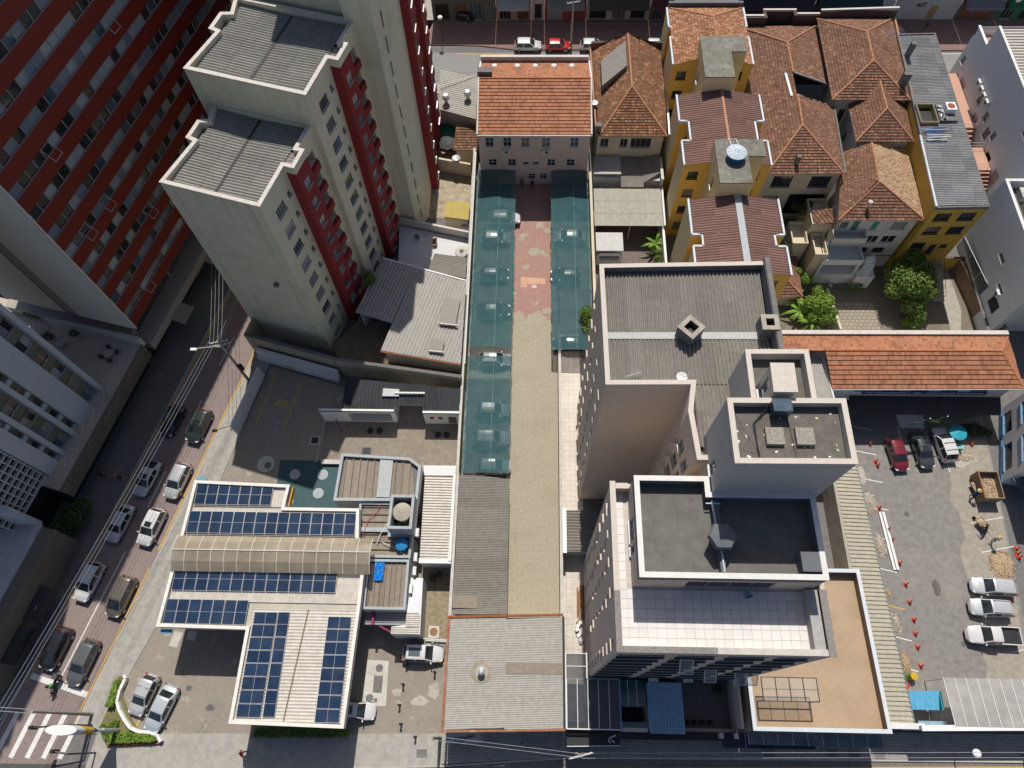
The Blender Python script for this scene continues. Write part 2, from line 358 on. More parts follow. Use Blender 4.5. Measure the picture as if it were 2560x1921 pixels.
def wall(parent, p0, p1, z0, z1, m, wins=(), depth=.14, name='wall', fm=None, pm=None, z1b=None, void=None):
    """one wall face from p0 to p1 (outside on the right hand), real openings with reveals; wins = (u0,u1,v0,v1,kind[,pane])"""
    p0 = Vector((p0[0], p0[1])); p1 = Vector((p1[0], p1[1])); d = p1-p0; L = d.length; d /= L; nrm = Vector((d.y, -d.x)); ang = math.atan2(d.y, d.x)
    hz = z1-z0; mb = MB()
    W_ = [q for q in wins if q[0] > .01 and q[1] < L-.01 and q[2] >= 0 and q[3] < hz]
    us = sorted({0, L, *[q[0] for q in W_], *[q[1] for q in W_]}); vs = sorted({0, hz, *[q[2] for q in W_], *[q[3] for q in W_]})
    P = lambda u, v, dp=0: (p0.x+d.x*u-nrm.x*dp, p0.y+d.y*u-nrm.y*dp, z0+v)
    for i in range(len(us)-1):
        uc = (us[i]+us[i+1])/2
        run = None
        for j in range(len(vs)-1):
            vc = (vs[j]+vs[j+1])/2
            hole = any(q[0] < uc < q[1] and q[2] < vc < q[3] for q in W_)
            if hole:
                if run is not None: mb.quad(P(us[i], run), P(us[i+1], run), P(us[i+1], vs[j]), P(us[i], vs[j])); run = None
            elif run is None: run = vs[j]
        if run is not None: mb.quad(P(us[i], run), P(us[i+1], run), P(us[i+1], hz), P(us[i], hz))
    for q in W_:
        a, b, c, e = q[:4]
        mb.quad(P(a, c), P(b, c), P(b, c, depth), P(a, c, depth)); mb.quad(P(a, e, depth), P(b, e, depth), P(b, e), P(a, e))
        mb.quad(P(a, c, depth), P(a, e, depth), P(a, e), P(a, c)); mb.quad(P(b, c), P(b, e), P(b, e, depth), P(b, c, depth))
    o = mb.build(name, m, parent)
    for q in W_:
        x, y, z = P(q[0], q[2])
        k = q[4] if len(q) > 4 else 's2'
        if k == 'void':
            MB().quad(P(q[0], q[2], depth), P(q[1], q[2], depth), P(q[1], q[3], depth), P(q[0], q[3], depth)).build('opening', BLACK, parent); continue
        if k == 'door':
            dd = MB(); a = P(q[0]+.03, q[2]+.01, .08); dd.quad(P(q[0], q[2], .08), P(q[1], q[2], .08), P(q[1], q[3], .08), P(q[0], q[3], .08))
            db = dd.build('door', q[5] if len(q) > 5 else FRAMED, parent)
            hp = P(q[1]-.12, q[2]+1.0, .04); MB().box(hp[0], hp[1], hp[2]-.06, hp[2]+.06, .06, .06).build('handle', CHROME, db); continue
        add_window(parent, (x, y, z), ang, q[1]-q[0], q[3]-q[2], k, fm, q[5] if len(q) > 5 else pm)
    return o
def grid_wins(u0, du, nu, wd, v0, dv, nv, ht, kind='s2', skip=()):
    return [(u0+i*du, u0+i*du+wd, v0+j*dv, v0+j*dv+ht, kind) for i in range(nu) for j in range(nv) if (i, j) not in skip]
def ccw(poly):
    n = len(poly); A = sum(poly[i][0]*poly[(i+1) % n][1]-poly[(i+1) % n][0]*poly[i][1] for i in range(n))
    return list(poly) if A > 0 else list(poly)[::-1]
def inset(poly, d):
    p = [Vector((x[0], x[1])) for x in ccw(poly)]; n = len(p); out = []
    for i in range(n):
        a, b, c = p[i-1], p[i], p[(i+1) % n]; e1 = (b-a).normalized(); e2 = (c-b).normalized()
        n1 = Vector((-e1.y, e1.x)); n2 = Vector((-e2.y, e2.x)); k = n1+n2; k /= max(.2, 1+n1.dot(n2)); out.append((b.x+k.x*d, b.y+k.y*d))
    return out
def parapet(parent, poly, z0, z1, t, m, cap=None, name='parapet', ct=.06, over=.04):
    """low wall ring on a roof edge with its coping"""
    o = inset(poly, -.004); i = inset(poly, t); n = len(o); mb = MB()
    for k in range(n):
        j = (k+1) % n
        mb.add([(*o[k], z0), (*o[j], z0), (*o[j], z1), (*o[k], z1), (*i[k], z0), (*i[j], z0), (*i[j], z1), (*i[k], z1)], [[0, 1, 2, 3], [5, 4, 7, 6], [3, 2, 6, 7]])
    r = mb.build(name, m, parent)
    if cap:
        oo = inset(poly, -over); ii = inset(poly, t+over); mb = MB()
        for k in range(n):
            j = (k+1) % n
            mb.add([(*oo[k], z1+.004), (*oo[j], z1+.004), (*oo[j], z1+ct), (*oo[k], z1+ct), (*ii[k], z1+.004), (*ii[j], z1+.004), (*ii[j], z1+ct), (*ii[k], z1+ct)], [[0, 1, 2, 3], [5, 4, 7, 6], [3, 2, 6, 7], [1, 0, 4, 5]])
        mb.build('coping', cap, r)
    return r
def plane_frame(poly, dirv=None):
    p = [Vector(x) for x in poly]; nn = Vector((0, 0, 0))
    for i in range(len(p)): nn += p[i].cross(p[(i+1) % len(p)])
    nn.normalize()
    if nn.z < 0: nn = -nn
    if dirv is None:
        ed = Vector((0, 0, -1)); ed = ed-nn*ed.dot(nn)
        if ed.length < 1e-3: ed = Vector((0, -1, 0))
    else:
        ed = Vector(dirv); ed = ed-nn*ed.dot(nn)
    ed.normalize(); es = nn.cross(ed).normalized(); o = p[0]
    return o, ed, es, nn, [((x-o).dot(es), (x-o).dot(ed)) for x in p]
def clip_t(st, s):
    t = []
    n = len(st)
    for i in range(n):
        (s0, t0), (s1, t1) = st[i], st[(i+1) % n]
        if (s0 <= s < s1) or (s1 <= s < s0): t.append(t0+(t1-t0)*(s-s0)/(s1-s0))
    if len(t) < 2: return None
    return min(t), max(t)
PROF = {'wave': [(0, 0), (.17, .86), (.33, .86), (.5, 0), (.67, -.86), (.83, -.86)],
        'trap': [(0, -1), (.42, -1), (.52, 1), (.9, 1)], 'rib': [(0, -1), (.8, -1), (.85, 1), (.95, 1)],
        'fine': [(0, -1), (.5, 1)]}
def corr(parent, poly, dirv, pitch, amp, m, prof='wave', sheet=None, name='roof_sheet', lap=.02, off=0.0, split=False, under=True):
    """corrugated sheeting over a convex planar outline; flutes run along dirv; sheet=(width,length) laps the sheets"""
    o, ed, es, nn, st = plane_frame(poly, dirv); P = PROF[prof]
    s0 = min(x[0] for x in st); s1 = max(x[0] for x in st); ta = min(x[1] for x in st); tb = max(x[1] for x in st)
    S = []; k = 0
    s = s0+.002
    while s < s1-.002:
        a, h = P[k % len(P)]; s = s0+.002+(k//len(P)+a)*pitch
        if s >= s1-.002: break
        S.append((s, h*amp)); k += 1
    S.append((s1-.002, 0))
    sl = sheet[1] if sheet else (tb-ta)+1; sw = sheet[0] if sheet else 1.1
    rows = max(1, math.ceil((tb-ta)/sl)); objs = {}
    for (sa, ha), (sb, hb) in zip(S[:-1], S[1:]):
        ca, cb = clip_t(st, sa), clip_t(st, sb)
        if not ca or not cb: continue
        cidx = int((sa-s0)/sw)
        for r in range(rows):
            lo, hi = ta+r*sl, ta+(r+1)*sl+.0
            a0, a1 = max(ca[0], lo), min(ca[1], hi); b0, b1 = max(cb[0], lo), min(cb[1], hi)
            if a1-a0 < .01 and b1-b0 < .01: continue
            a1 = max(a1, a0); b1 = max(b1, b0)
            f0, f1 = ((a0-lo)/sl if rows > 1 else 0), ((a1-lo)/sl if rows > 1 else 0)
            g0, g1 = ((b0-lo)/sl if rows > 1 else 0), ((b1-lo)/sl if rows > 1 else 0)
            Q = lambda s_, t_, h_: o+es*s_+ed*t_+nn*(h_+off)
            v = [Q(sa, a0, ha+f0*lap), Q(sb, b0, hb+g0*lap), Q(sb, b1, hb+g1*lap), Q(sa, a1, ha+f1*lap)]
            key = (cidx, r) if split else 0
            mb = objs.setdefault(key, MB()); U = (cidx+.5, r)
            mb.add(v, [[3, 2, 1, 0]], 0, [[((sa-s0)/sw, (a1-ta)/sl), ((sb-s0)/sw, (b1-ta)/sl), ((sb-s0)/sw, (b0-ta)/sl), ((sa-s0)/sw, (a0-ta)/sl)]])
    res = [mb.build(name, m, parent) for mb in objs.values()]
    return res[0] if res else None
def tile_plane(parent, poly, m, course=.42, tw=.26, amp=.035, up0=0.0, name='tile_course', lip=.085):
    """clay tile courses on a convex roof plane, each course its own strip stepping over the next"""
    o, ed, es, nn, st = plane_frame(poly)
    s0 = min(x[0] for x in st); s1 = max(x[0] for x in st); ta = min(x[1] for x in st); tb = max(x[1] for x in st)
    n = max(1, round((tb-ta)/course)); cs = (tb-ta)/n
    wave = [(0, .0), (.25, .8), (.5, 1.0), (.75, .8)]
    S = []; k = 0
    while True:
        a, h = wave[k % 4]; s = s0+.001+(k//4+a)*tw
        if s > s1-.001: break
        S.append((s, h*amp)); k += 1
    S.append((s1-.001, 0))
    C = [clip_t(st, s) for s, h in S]
    jit = random.random()
    for r in range(n):
        lo, hi = ta+r*cs, ta+(r+1)*cs; mb = MB(); any_ = False; dz = random.uniform(-.006, .006)
        Q = lambda s_, t_, h_: o+es*s_+ed*t_+nn*(h_+up0)
        for i in range(len(S)-1):
            if not C[i] or not C[i+1]: continue
            (sa, ha), (sb, hb) = S[i], S[i+1]
            a0, a1 = max(C[i][0], lo), min(C[i][1], hi); b0, b1 = max(C[i+1][0], lo), min(C[i+1][1], hi)
            if a1-a0 < .005 and b1-b0 < .005: continue
            a1 = max(a0, a1); b1 = max(b0, b1)
            h = lambda t_: lip*(t_-lo)/cs+dz
            U = [((sa-s0)/tw, r+.5), ((sb-s0)/tw-.001, r+.5), ((sb-s0)/tw-.001, r+.5), ((sa-s0)/tw, r+.5)]
            v = [Q(sa, a1, ha+h(a1)), Q(sb, b1, hb+h(b1)), Q(sb, b0, hb+h(b0)), Q(sa, a0, ha+h(a0))]
            mb.add(v, [[0, 1, 2, 3]], 0, [U])
            if a1 >= hi-.02 or b1 >= hi-.02:
                mb.add([Q(sa, a1, -.03), Q(sb, b1, -.03), v[1], v[0]], [[0, 1, 2, 3]], 0, [U])
            any_ = True
        if any_: mb.build(name, m, parent)
def ridge(parent, a, b, r=.13, m=None, name='ridge_tile', seg=.42, split=False):
    a = Vector(a); b = Vector(b); L = (b-a).length; n = max(1, int(L/seg)); mb = MB()
    for i in range(n):
        p = a+(b-a)*(i/n); q = a+(b-a)*((i+1.08)/n); up = Vector((0, 0, .012*(i % 2)))
        mb.tube(p+up, q+up, r*1.08, 8, r*.92)
    return mb.build(name, m or RIDGE, parent)
def gutter(parent, a, b, m=None, r=.09, name='gutter'):
    return MB().beam(a, b, r*2, r*1.6).build(name, m or GREYMETAL, parent)
def flat_roof(parent, poly, z, m, name='roof_deck', th=.12):
    return MB().prism(poly, z-th, z).build(name, m, parent)
def ac_unit(parent_label, loc, rz, group=None, wd=.85, label=None):
    t = thing('air_conditioner', label or parent_label, 'air conditioner', loc, rz, group)
    MB().box(0, 0, .05, .65, wd, .34).build('casing', plain('ac_white', (.62, .62, .60), .5), t, local=True)
    MB().tube((.1, -.171, .35), (.1, -.185, .35), .23, 14).build('fan_grille', FRAMED, t, local=True)
    f = MB(); f.box(-wd*.35, 0, 0, .05, .06, .34); f.box(wd*.35, 0, 0, .05, .06, .34); f.build('bracket', GREYMETAL, t, local=True)
    return t
def skirt(parent, poly, z0, z1, m, name='wall', wins={}, fm=None, pm=None):
    """all walls of a footprint; wins[i] = openings of side i (ccw order)"""
    p = ccw(poly)
    for i in range(len(p)):
        wall(parent, p[i], p[(i+1) % len(p)], z0, z1, m if not isinstance(m, dict) else m.get(i, m['*']), wins.get(i, ()), fm=fm, pm=pm, name=name)
def leafmat(name, c, c2):
    m, n, l, b = nmat(name)
    oi = n.new('ShaderNodeNewGeometry'); f = noise(n, l, oi.outputs['Position'], 2.2, 3)
    wn_ = n.new('ShaderNodeTexWhiteNoise'); wn_.noise_dimensions = '3D'; l.new(vscale(n, l, oi.outputs['Position'], (3, 3, 3)), wn_.inputs[0])
    cc = mixc(n, l, ramp(n, l, f, .3, .7), c, c2); l.new(cc, b.inputs['Base Color']); b.inputs['Roughness'].default_value = .55
    b.inputs['Specular IOR Level'].default_value = .35
    try: b.inputs['Subsurface Weight'].default_value = 0
    except Exception: pass
    MATS[name] = m; return m
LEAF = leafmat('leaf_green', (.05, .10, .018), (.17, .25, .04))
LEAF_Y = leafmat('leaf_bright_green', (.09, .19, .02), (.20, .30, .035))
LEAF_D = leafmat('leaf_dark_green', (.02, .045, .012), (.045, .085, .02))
BARK = mat('bark', (.13, .095, .065), .9, .25, 6)
def leaves(clumps, n, size, rnd, flat=.4):
    mb = MB(); tot = sum(c[3]**2 for c in clumps)
    for cx, cy, cz, r, sq in clumps:
        k = int(n*r*r/tot)
        for _ in range(k):
            th = rnd.uniform(0, 2*math.pi); ph = math.acos(rnd.uniform(-.75, 1)); rr = r*rnd.uniform(.62, 1.06)
            d = Vector((math.sin(ph)*math.cos(th), math.sin(ph)*math.sin(th), math.cos(ph)*sq))
            p = Vector((cx, cy, cz))+d*rr
            nrm = (d+Vector((rnd.gauss(0, .6), rnd.gauss(0, .6), rnd.gauss(.3, .5)))).normalized()
            x = nrm.cross(Vector((rnd.gauss(0, 1), rnd.gauss(0, 1), rnd.gauss(0, 1)))).normalized(); y = nrm.cross(x)
            L = size*rnd.uniform(.6, 1.35); wv = L*rnd.uniform(.35, .55)
            mb.add([p-x*L*.5, p+y*wv*.5, p+x*L*.5-nrm*L*.12, p-y*wv*.5], [[0, 1, 2, 3]])
    return mb
def tree(label, loc, h, clumps, n, size, m, trunk_r=.14, seed=1, name='tree', group=None, cat='tree', limbs=True):
    rnd = random.Random(seed); t = thing(name, label, cat, loc, 0, group); x, y, z = loc
    tm = MB(); fork = (x+.05, y, z+h*.35); tm.tube((x, y, z), fork, trunk_r, 8, trunk_r*.75)
    for c in clumps:
        e = (x+c[0]*.85, y+c[1]*.85, z+c[2]*.92); tm.tube(fork, e, trunk_r*.5, 6, trunk_r*.15)
    tm.build('trunk', BARK, t)
    leaves([(x+c[0], y+c[1], z+c[2], c[3], c[4]) for c in clumps], n, size, rnd).build('crown', m, t)
    return t
# ------------------------------------------------------------------ ground, streets
def sheet(name, poly, z, m, label=None):
    return struct(name, MB().poly([(x, y, z) for x, y in ccw(poly)]), m, label)
gm_ = MB()
for x0, x1, y0, y1 in ((-400, 400, -300, 42.2), (-400, 28.7, 42.2, 57.2), (56.9, 400, 42.2, 57.2), (-400, 400, 57.2, 500)): gm_.poly([(x0, y0, -.03), (x1, y0, -.03), (x1, y1, -.03), (x0, y1, -.03)])
struct('ground', gm_, CONC_D)
sx_ = lambda y: (y-2.6)/(42.0-2.6)*(-34.2+44.1)-44.1          # right kerb of the left street
lx_ = lambda y: sx_(y)-7.3                                     # its left kerb
Ya, Yb = -40, 140
road_l = sheet('left_road', [(lx_(Ya), Ya), (sx_(Ya)+.35, Ya), (sx_(Yb)+.35, Yb), (lx_(Yb), Yb)], 0, ROADRED)
road_b = sheet('front_road', [(-150, -4.6), (150, -1.9), (150, -30), (-150, -32)], .004, ASPH)
road_t = sheet('back_road', [(-150, 88.6), (150, 88.6), (150, 95.6), (-150, 95.6)], .004, mat('grey_road', (.23, .23, .225), .95, .12, 3, .3, (.13, .13, .13), .2))
# pavements: raised slabs with a kerb edge
SIDEW = mat('pavement_concrete', (.34, .325, .295), .9, .18, 2, .4, (.19, .175, .16), .3)
PETIT = brickmat('petit_pave', (.30, .28, .25), (.36, .34, .31), (.12, .115, .11), .42, .28, .1, .5, .9, .03, .5, (.1, .1, .1), .7)
PAVL = brickmat('left_pavement_slabs', (.13, .128, .125), (.16, .155, .15), (.07, .07, .07), .45, .45, .05, 0, .9, R_(-14), .4, (.11, .11, .11), .4)
PAVT = brickmat('back_pavement', (.24, .15, .13), (.27, .17, .15), (.12, .09, .09), .3, .3, .06, 0, .9, 0, .4, (.13, .1, .1), .3)
struct('right_pavement', MB().prism([(sx_(-.9)+.35, -.9), (sx_(-.9)+3.6, -.9), (-40.4, 4.6), (-37.5, 12.6), (-35.2, 25.2), (-34.1, 30), (-32.2, 39.8), (sx_(60)+3, 60), (sx_(130)+3, 130), (sx_(130)+.35, 130)], -.02, .12), SIDEW)
struct('right_kerb', MB().prism([(sx_(-.9)+.2, -.9), (sx_(-.9)+.36, -.9), (sx_(130)+.36, 130), (sx_(130)+.2, 130)], -.02, .13), KERB)
struct('left_pavement', MB().prism([(lx_(-3), -3), (lx_(130), 130), (lx_(130)-9, 130), (lx_(-3)-9, -3)], -.02, .12), PAVL)
struct('left_kerb', MB().prism([(lx_(-3), -3), (lx_(130), 130), (lx_(130)+.15, 130), (lx_(-3)+.15, -3)], -.02, .128), KERB)
struct('station_apron', MB().prism([(-42.2, -.9), (-8.0, -.25), (-8.0, -3.0), (-42.6, -4.3)], -.02, .10), mat('apron_concrete', (.34, .325, .29), .9, .16, 1.5, .4, (.2, .185, .16), .35))
struct('front_pavement', MB().prism([(-8.0, .4), (60, .9), (60, -1.35), (4.7, -2.0), (-8.0, -2.9)], -.02, .11), PETIT)
struct('front_kerb', MB().prism([(-42.6, -4.45), (-8.0, -3.15), (4.7, -2.15), (60, -1.5), (60, -1.35), (4.7, -2.0), (-8, -3.0), (-42.6, -4.3)], -.02, .12), KERB)
struct('back_pavement', MB().prism([(-60, 97.2), (-12, 97.2), (-8, 97.0), (-3, 96.2), (120, 95.8), (120, 103), (-60, 103)], -.02, .12), PAVT)
struct('front_side_back_pavement', MB().prism([(-60, 88.6), (120, 88.6), (120, 86.6), (-60, 86.6)], -.02, .12), SIDEW)
# painted lines
def line(name, pts, wd, z, m, parent=None):
    mb = MB()
    for a, b in zip(pts[:-1], pts[1:]):
        a = Vector(a); b = Vector(b); d = (b-a).normalized(); n_ = Vector((-d.y, d.x))*wd/2
        mb.poly([(*(a-n_), z), (*(b-n_), z), (*(b+n_), z), (*(a+n_), z)])
    o = mb.build(name, m, parent); 
    if parent is None: o['kind'] = 'structure'
    return o
line('yellow_edge_line', [(sx_(-.5)-.05, -.5), (sx_(15.2)-.05, 15.2)], .13, .008, YPAINT)
line('yellow_edge_line', [(sx_(17.2)-.05, 17.2), (sx_(75)-.05, 75)], .13, .008, YPAINT)
line('yellow_edge_line', [(lx_(3.5)+.35, 3.5), (lx_(75)+.35, 75)], .12, .008, YPAINT)
line('lane_line', [(lx_(2.6)+3.7, 2.9), (lx_(17)+3.7, 17)], .13, .008, WPAINT)
for k in range(5):
    y0 = 22+k*9.0; line('lane_line', [(lx_(y0)+3.7, y0), (lx_(y0+4.3)+3.7, y0+4.3)], .12, .008, WPAINT)
line('stop_line', [(-50.75, 4.3), (-44.25, 2.55)], .55, .008, WPAINT)
for k in range(6):
    xx = -53.4+k*1.62; line('crossing_bar', [(xx+1.0, .85), (xx-.05, -3.2)], .5, .008, WPAINT)
line('yellow_edge_line', [(-8, -3.3), (60, -1.75)], .14, .012, YPAINT)
for k, (a, b) in enumerate([((29, -2.6), (31, -4.2)), ((31, -2.55), (33, -4.2)), ((33, -2.5), (35, -4.2)), ((36.5, -2.4), (38.5, -4.1)), ((39.5, -2.35), (41.5, -4)), ((43, -2.3), (45, -4))]):
    line('yellow_box_line', [a, b], .14, .012, YPAINT)
line('yellow_edge_line', [(-12, 95.35), (-3.5, 95.1)], .13, .012, YPAINT)
line('road_edge_line', [(-2, 95.0), (70, 95.3)], .1, .012, WPAINT)
# station forecourt
PAV = brickmat('station_pavers', (.27, .24, .20), (.315, .28, .235), (.16, .14, .12), .22, .11, .12, .5, .9, R_(8), .4, (.13, .115, .10), .3, patch=((.35, .32, .275), .55))
sheet('station_forecourt', [(-40.4, 4.6), (-37.5, 12.6), (-35.2, 25.2), (-34.1, 30), (-31.9, 40.0), (-22.2, 37.2), (-7.8, 36.6), (-7.8, -.25), (-42.0, -.9), (-41.3, 2)], .06, PAV)
YARDC = mat('yard_concrete', (.24, .205, .165), .9, .2, 1.6, .4, (.13, .11, .09), .5)
sheet('service_yard', [(-24.0, 33.0), (-7.9, 33.0), (-7.9, 24), (-24.0, 24)], .066, YARDC)
struct('yard_kerb', MB().prism([(-24.2, 33.0), (-24.05, 33.0), (-24.4, 27.6), (-24.55, 27.6)], .05, .16), KERB)
line('parking_line', [(-31.0, 38.9), (-32.3, 32.4)], .13, .07, YPAINT); line('parking_line', [(-27.7, 37.8), (-28.9, 31.7)], .13, .07, YPAINT)
aw = letters(None, 'AR', 1.5, YPAINT, (-29.7, 34.9, .066), (0, 0, R_(-12))); aw.name = 'painted_lettering'; aw['kind'] = 'structure'; aw['label'] = 'yellow letters AR painted on the shaded yard floor'
line('parking_line', [(-38.5, -.2), (-38.2, .75)], .13, .07, YPAINT)
line('parking_line', [(-9.8, 6.15), (-7.95, 6.2)], .16, .07, YPAINT)
# teal tank slab with four manhole lids
ts = thing('tank_slab', 'dark teal painted tank slab with pale round lids beside the solar canopy', 'slab', (-25, 25, .06))
MB().prism([(-28.7, 27.8), (-21.5, 27.8), (-21.0, 20.5), (-28.4, 20.5)], .06, .085).build('slab_surface', mat('teal_floor_paint', (.035, .085, .095), .7, .15, 3, .3, (.02, .04, .045), .5), ts)
LID = mat('lid_paint', (.34, .38, .40), .7, .1, 4)
for x, y, r in ((-26.7, 26.1, .62), (-23.5, 26.1, .62), (-23.7, 23.9, .62), (-27.0, 22.9, .62)):
    MB().lathe(x, y, [(r, .085), (r, .105), (r*.9, .112)], 20).build('lid', LID, ts)
for x, y, s_ in ((-30.3, 27.3, 1.0),):
    mh = thing('manhole', 'pale round concrete manhole with a grey lid on the sunlit forecourt', 'manhole', (x, y, .06))
    MB().lathe(x, y, [(1.0, .06), (1.0, .075)], 24).build('ring', CONC_L, mh); MB().lathe(x+.3, y-.15, [(.42, .075), (.42, .095), (.36, .1)], 16).build('lid', CONC_D, mh)
gs = thing('drain_grate', 'square drain with pale frame in the shaded station yard', 'drain', (-25.0, 30.3, .06))
MB().box(-25.0, 30.3, .06, .09, 1.1, 1.1).build('frame', CONC_L, gs); MB().box(-25.0, 30.3, .09, .1, .8, .8).build('grate', BLACK, gs)
for i, (x, y) in enumerate(((-18.6, 31.6), (-17.5, 31.6), (-10.6, 31.2), (-9.6, 31.2))):
    t = thing('floor_lid', ['left dark round lid by the long shed wall', 'right dark round lid by the long shed wall', 'left dark round lid by the short shed wall', 'right dark round lid by the short shed wall'][i], 'lid', (x, y, .066), 0, 'dark lids in the service yard')
    MB().lathe(x, y, [(.4, .066), (.4, .085), (.33, .09)], 14).build('lid_plate', BLACK, t)
t = thing('inspection_pit', 'small open square pit in the brown service yard', 'pit', (-18.8, 29.0, .066)); MB().box(-18.8, 29.0, .066, .10, 1.2, 1.05).build('rim', CONC_D, t); MB().box(-18.75, 29.05, .1, .105, .95, .8).build('hole', BLACK, t)
# alley
ALLEYC = mat('alley_concrete', (.35, .31, .235), .95, .16, 3.5, .5, (.23, .195, .13), .24, bump=.2)
sheet('alley_floor', [(-2.6, 70), (3.1, 70), (3.9, 45), (3.7, 10.4), (-2.6, 10.4)], .02, ALLEYC)
sheet('carport_floor', [(-7.9, 70), (-2.6, 70), (-2.6, 10), (-7.9, 10)], .02, mat('carport_concrete', (.27, .25, .22), .95, .2, 2, .4, (.15, .13, .11), .3))
sheet('carport_floor', [(3.1, 70), (8.0, 70), (8.0, 42), (3.8, 42)], .02, MATS['carport_concrete'])
REDT = brickmat('alley_red_tiles', (.30, .16, .135), (.37, .205, .17), (.33, .26, .22), .42, .42, .09, 0, .85, 0, .25, (.3, .26, .2), .5, patch=((.38, .35, .27), .35))
sheet('alley_tile_floor', [(-2.2, 70), (2.9, 70), (2.9, 47), (-2.1, 47)], .026, REDT)
PALET = brickmat('pale_tile_patch', (.56, .33, .21), (.62, .38, .25), (.40, .28, .21), .36, .36, .07, 0, .85, 0, .2)
sheet('tile_patch', [(-1.2, 53.5), (2.0, 53.3), (2.0, 52.4), (-.4, 52.4), (-.4, 51.9), (-1.2, 51.9)], .031, PALET)
for k, (x, y, r) in enumerate(((.6, 57.6, .8), (-1.2, 59.5, .5), (1.9, 57.0, .45), (-1.5, 47.4, 1.0), (.8, 47.0, 1.5), (-.6, 55.0, .5), (2.3, 61, .5), (2.2, 48.3, .7), (-1.9, 51, .35))):
    rp = random.Random(k); sheet('concrete_patch', [(x+r*rp.uniform(.55, 1.15)*math.cos(a*.45)*1.2, y+r*rp.uniform(.5, 1.1)*math.sin(a*.45)) for a in range(14)], .033+k*.001, ALLEYC)
MB().box(.55, 52.0, .026, .06, .6, .5).build('alley_drain', CONC_L)['kind'] = 'structure'
# lot, gardens, yards
sheet('parking_lot', [(36, 34.5), (53.2, 34.5), (52.6, 26), (50.5, 1.6), (36, 1.2)], .03, LOTASPH)
rl_ = random.Random(4)
sheet('lot_concrete_strip', [(53.0, 34.2), (52.5, 26), (50.2, 4.9)]+[(46.4+k*.045+rl_.uniform(-.55, .55), 4.9+k*1.0) for k in range(30)], .035, mat('dusty_concrete', (.30, .275, .23), .95, .2, 1.4, .5, (.24, .225, .2), .3))
sheet('garden_soil', [(28.6, 60), (58, 60), (58, 41), (28.6, 41)], -2.5, mat('garden_soil', (.18, .155, .115), .95, .25, 2, .5, (.09, .08, .06), .5))
sheet('alley_yard', [(8.2, 70), (18.3, 70), (18.0, 46), (8.2, 46)], .01, brickmat('yard_tiles', (.16, .13, .115), (.2, .16, .14), (.09, .08, .07), .45, .45, .06, 0, .9, 0, .4))
sheet('back_court', [(-18, 63), (-8, 63), (-8, 80), (-18, 80)], .02, mat('wet_court', (.36, .30, .22), .85, .35, 1.1, .5, (.14, .125, .11), .5))
sheet('side_passage', [(3.75, 45), (6.2, 45), (6.2, 0.6), (3.75, .6)], .03, brickmat('passage_tiles', (.55, .5, .44), (.62, .57, .51), (.36, .33, .29), .6, .6, .04, 0, .6, 0, .25))
for i, yy in enumerate((33.2, 30.1, 26.8, 23.6, 20.2, 16.8, 13.0, 9.9, 7.0, 4.4)):
    if 11 < yy < 22 and i in (4,): pass
    line('bay_line', [(36.4, yy), (39.4+(.5 if i < 4 else 0), yy-.7)], .11, .042, WPAINT if i != 6 else YPAINT)
for xx, y0, y1 in ((43.0, 33, 29.5), (45.7, 33, 29.2), (47.5, 30.2, 27.4), (51.5, 25.0, 24.2)):
    line('bay_line', [(xx, y0), (xx+.2, y1)], .11, .042, WPAINT)
for xx, yy in ((48.6, 21.6), (48.9, 18.4), (49.2, 8.3)):
    line('bay_line', [(xx, yy), (xx+3.6, yy+.7)], .1, .046, WPAINT)
# ------------------------------------------------------------------ left side: red slab, white slab, cream towers
def proj(p):
    q = [sum(RM[j][i]*(p[j]-(0, 0, H)[j]) for j in range(3)) for i in range(3)]
    return (q[0]/q[2]*1790+1280, q[1]/q[2]*1790+960.5, q[2]) if q[2] > 1 else (9e9, 9e9, 1)
GABLE = mat('gable_render', (.60, .585, .52), .85, .06, 1.2, .2, (.33, .31, .26), .2, drip=.15)
GABLE_D = mat('gable_grey_band', (.27, .27, .25), .85, .06, 1.2, .2, (.2, .19, .17), .2, drip=.15)
rc0 = Vector((-47.0, 42.4)); rc = Vector((-44.75, 40.37)); ru = Vector((.242, .9703)); rv = Vector((-.9703, .242))
def RP(u, v, z, o=0): p = rc+ru*u+rv*v-rv*o; return (p.x, p.y, z)
rt = thing('red_apartment_slab', 'tall slab building with dark red bands and long rows of windows', 'building', (rc.x, rc.y, 0))
RZ, RT_, FL = 8.4, 44.6, 2.79
LEN = 62.0
MB().add([RP(0, 0.15, 8.3), RP(LEN, .15, 8.3), RP(LEN, 17, 8.3), RP(0, 17, 8.3), RP(0, .15, RT_), RP(LEN, .15, RT_), RP(LEN, 17, RT_), RP(0, 17, RT_)],
         [[0, 4, 5, 1], [1, 5, 6, 2], [2, 6, 7, 3], [4, 7, 6, 5], [0, 1, 2, 3]]).build('core_wall', GABLE_D, rt)
g = MB()
for a, b, m_ in ((-.05, 7.2, 0), (8.9, 17, 0)): g.add([RP(-.05, b, 8.3), RP(-.05, a, 8.3), RP(-.05, a, RT_), RP(-.05, b, RT_)], [[0, 1, 2, 3]])
g.add([RP(-.05, -.12, 8.3), RP(.18, -.12, 8.3), RP(.18, -.12, RT_), RP(-.05, -.12, RT_)], [[0, 1, 2, 3]]); g.build('gable_wall', GABLE, rt)
MB().add([RP(0, 8.9, 8.3), RP(0, 7.2, 8.3), RP(0, 7.2, RT_), RP(0, 8.9, RT_)], [[0, 1, 2, 3]]).build('gable_band', GABLE_D, rt)
PW = 1.24; pane_list = []
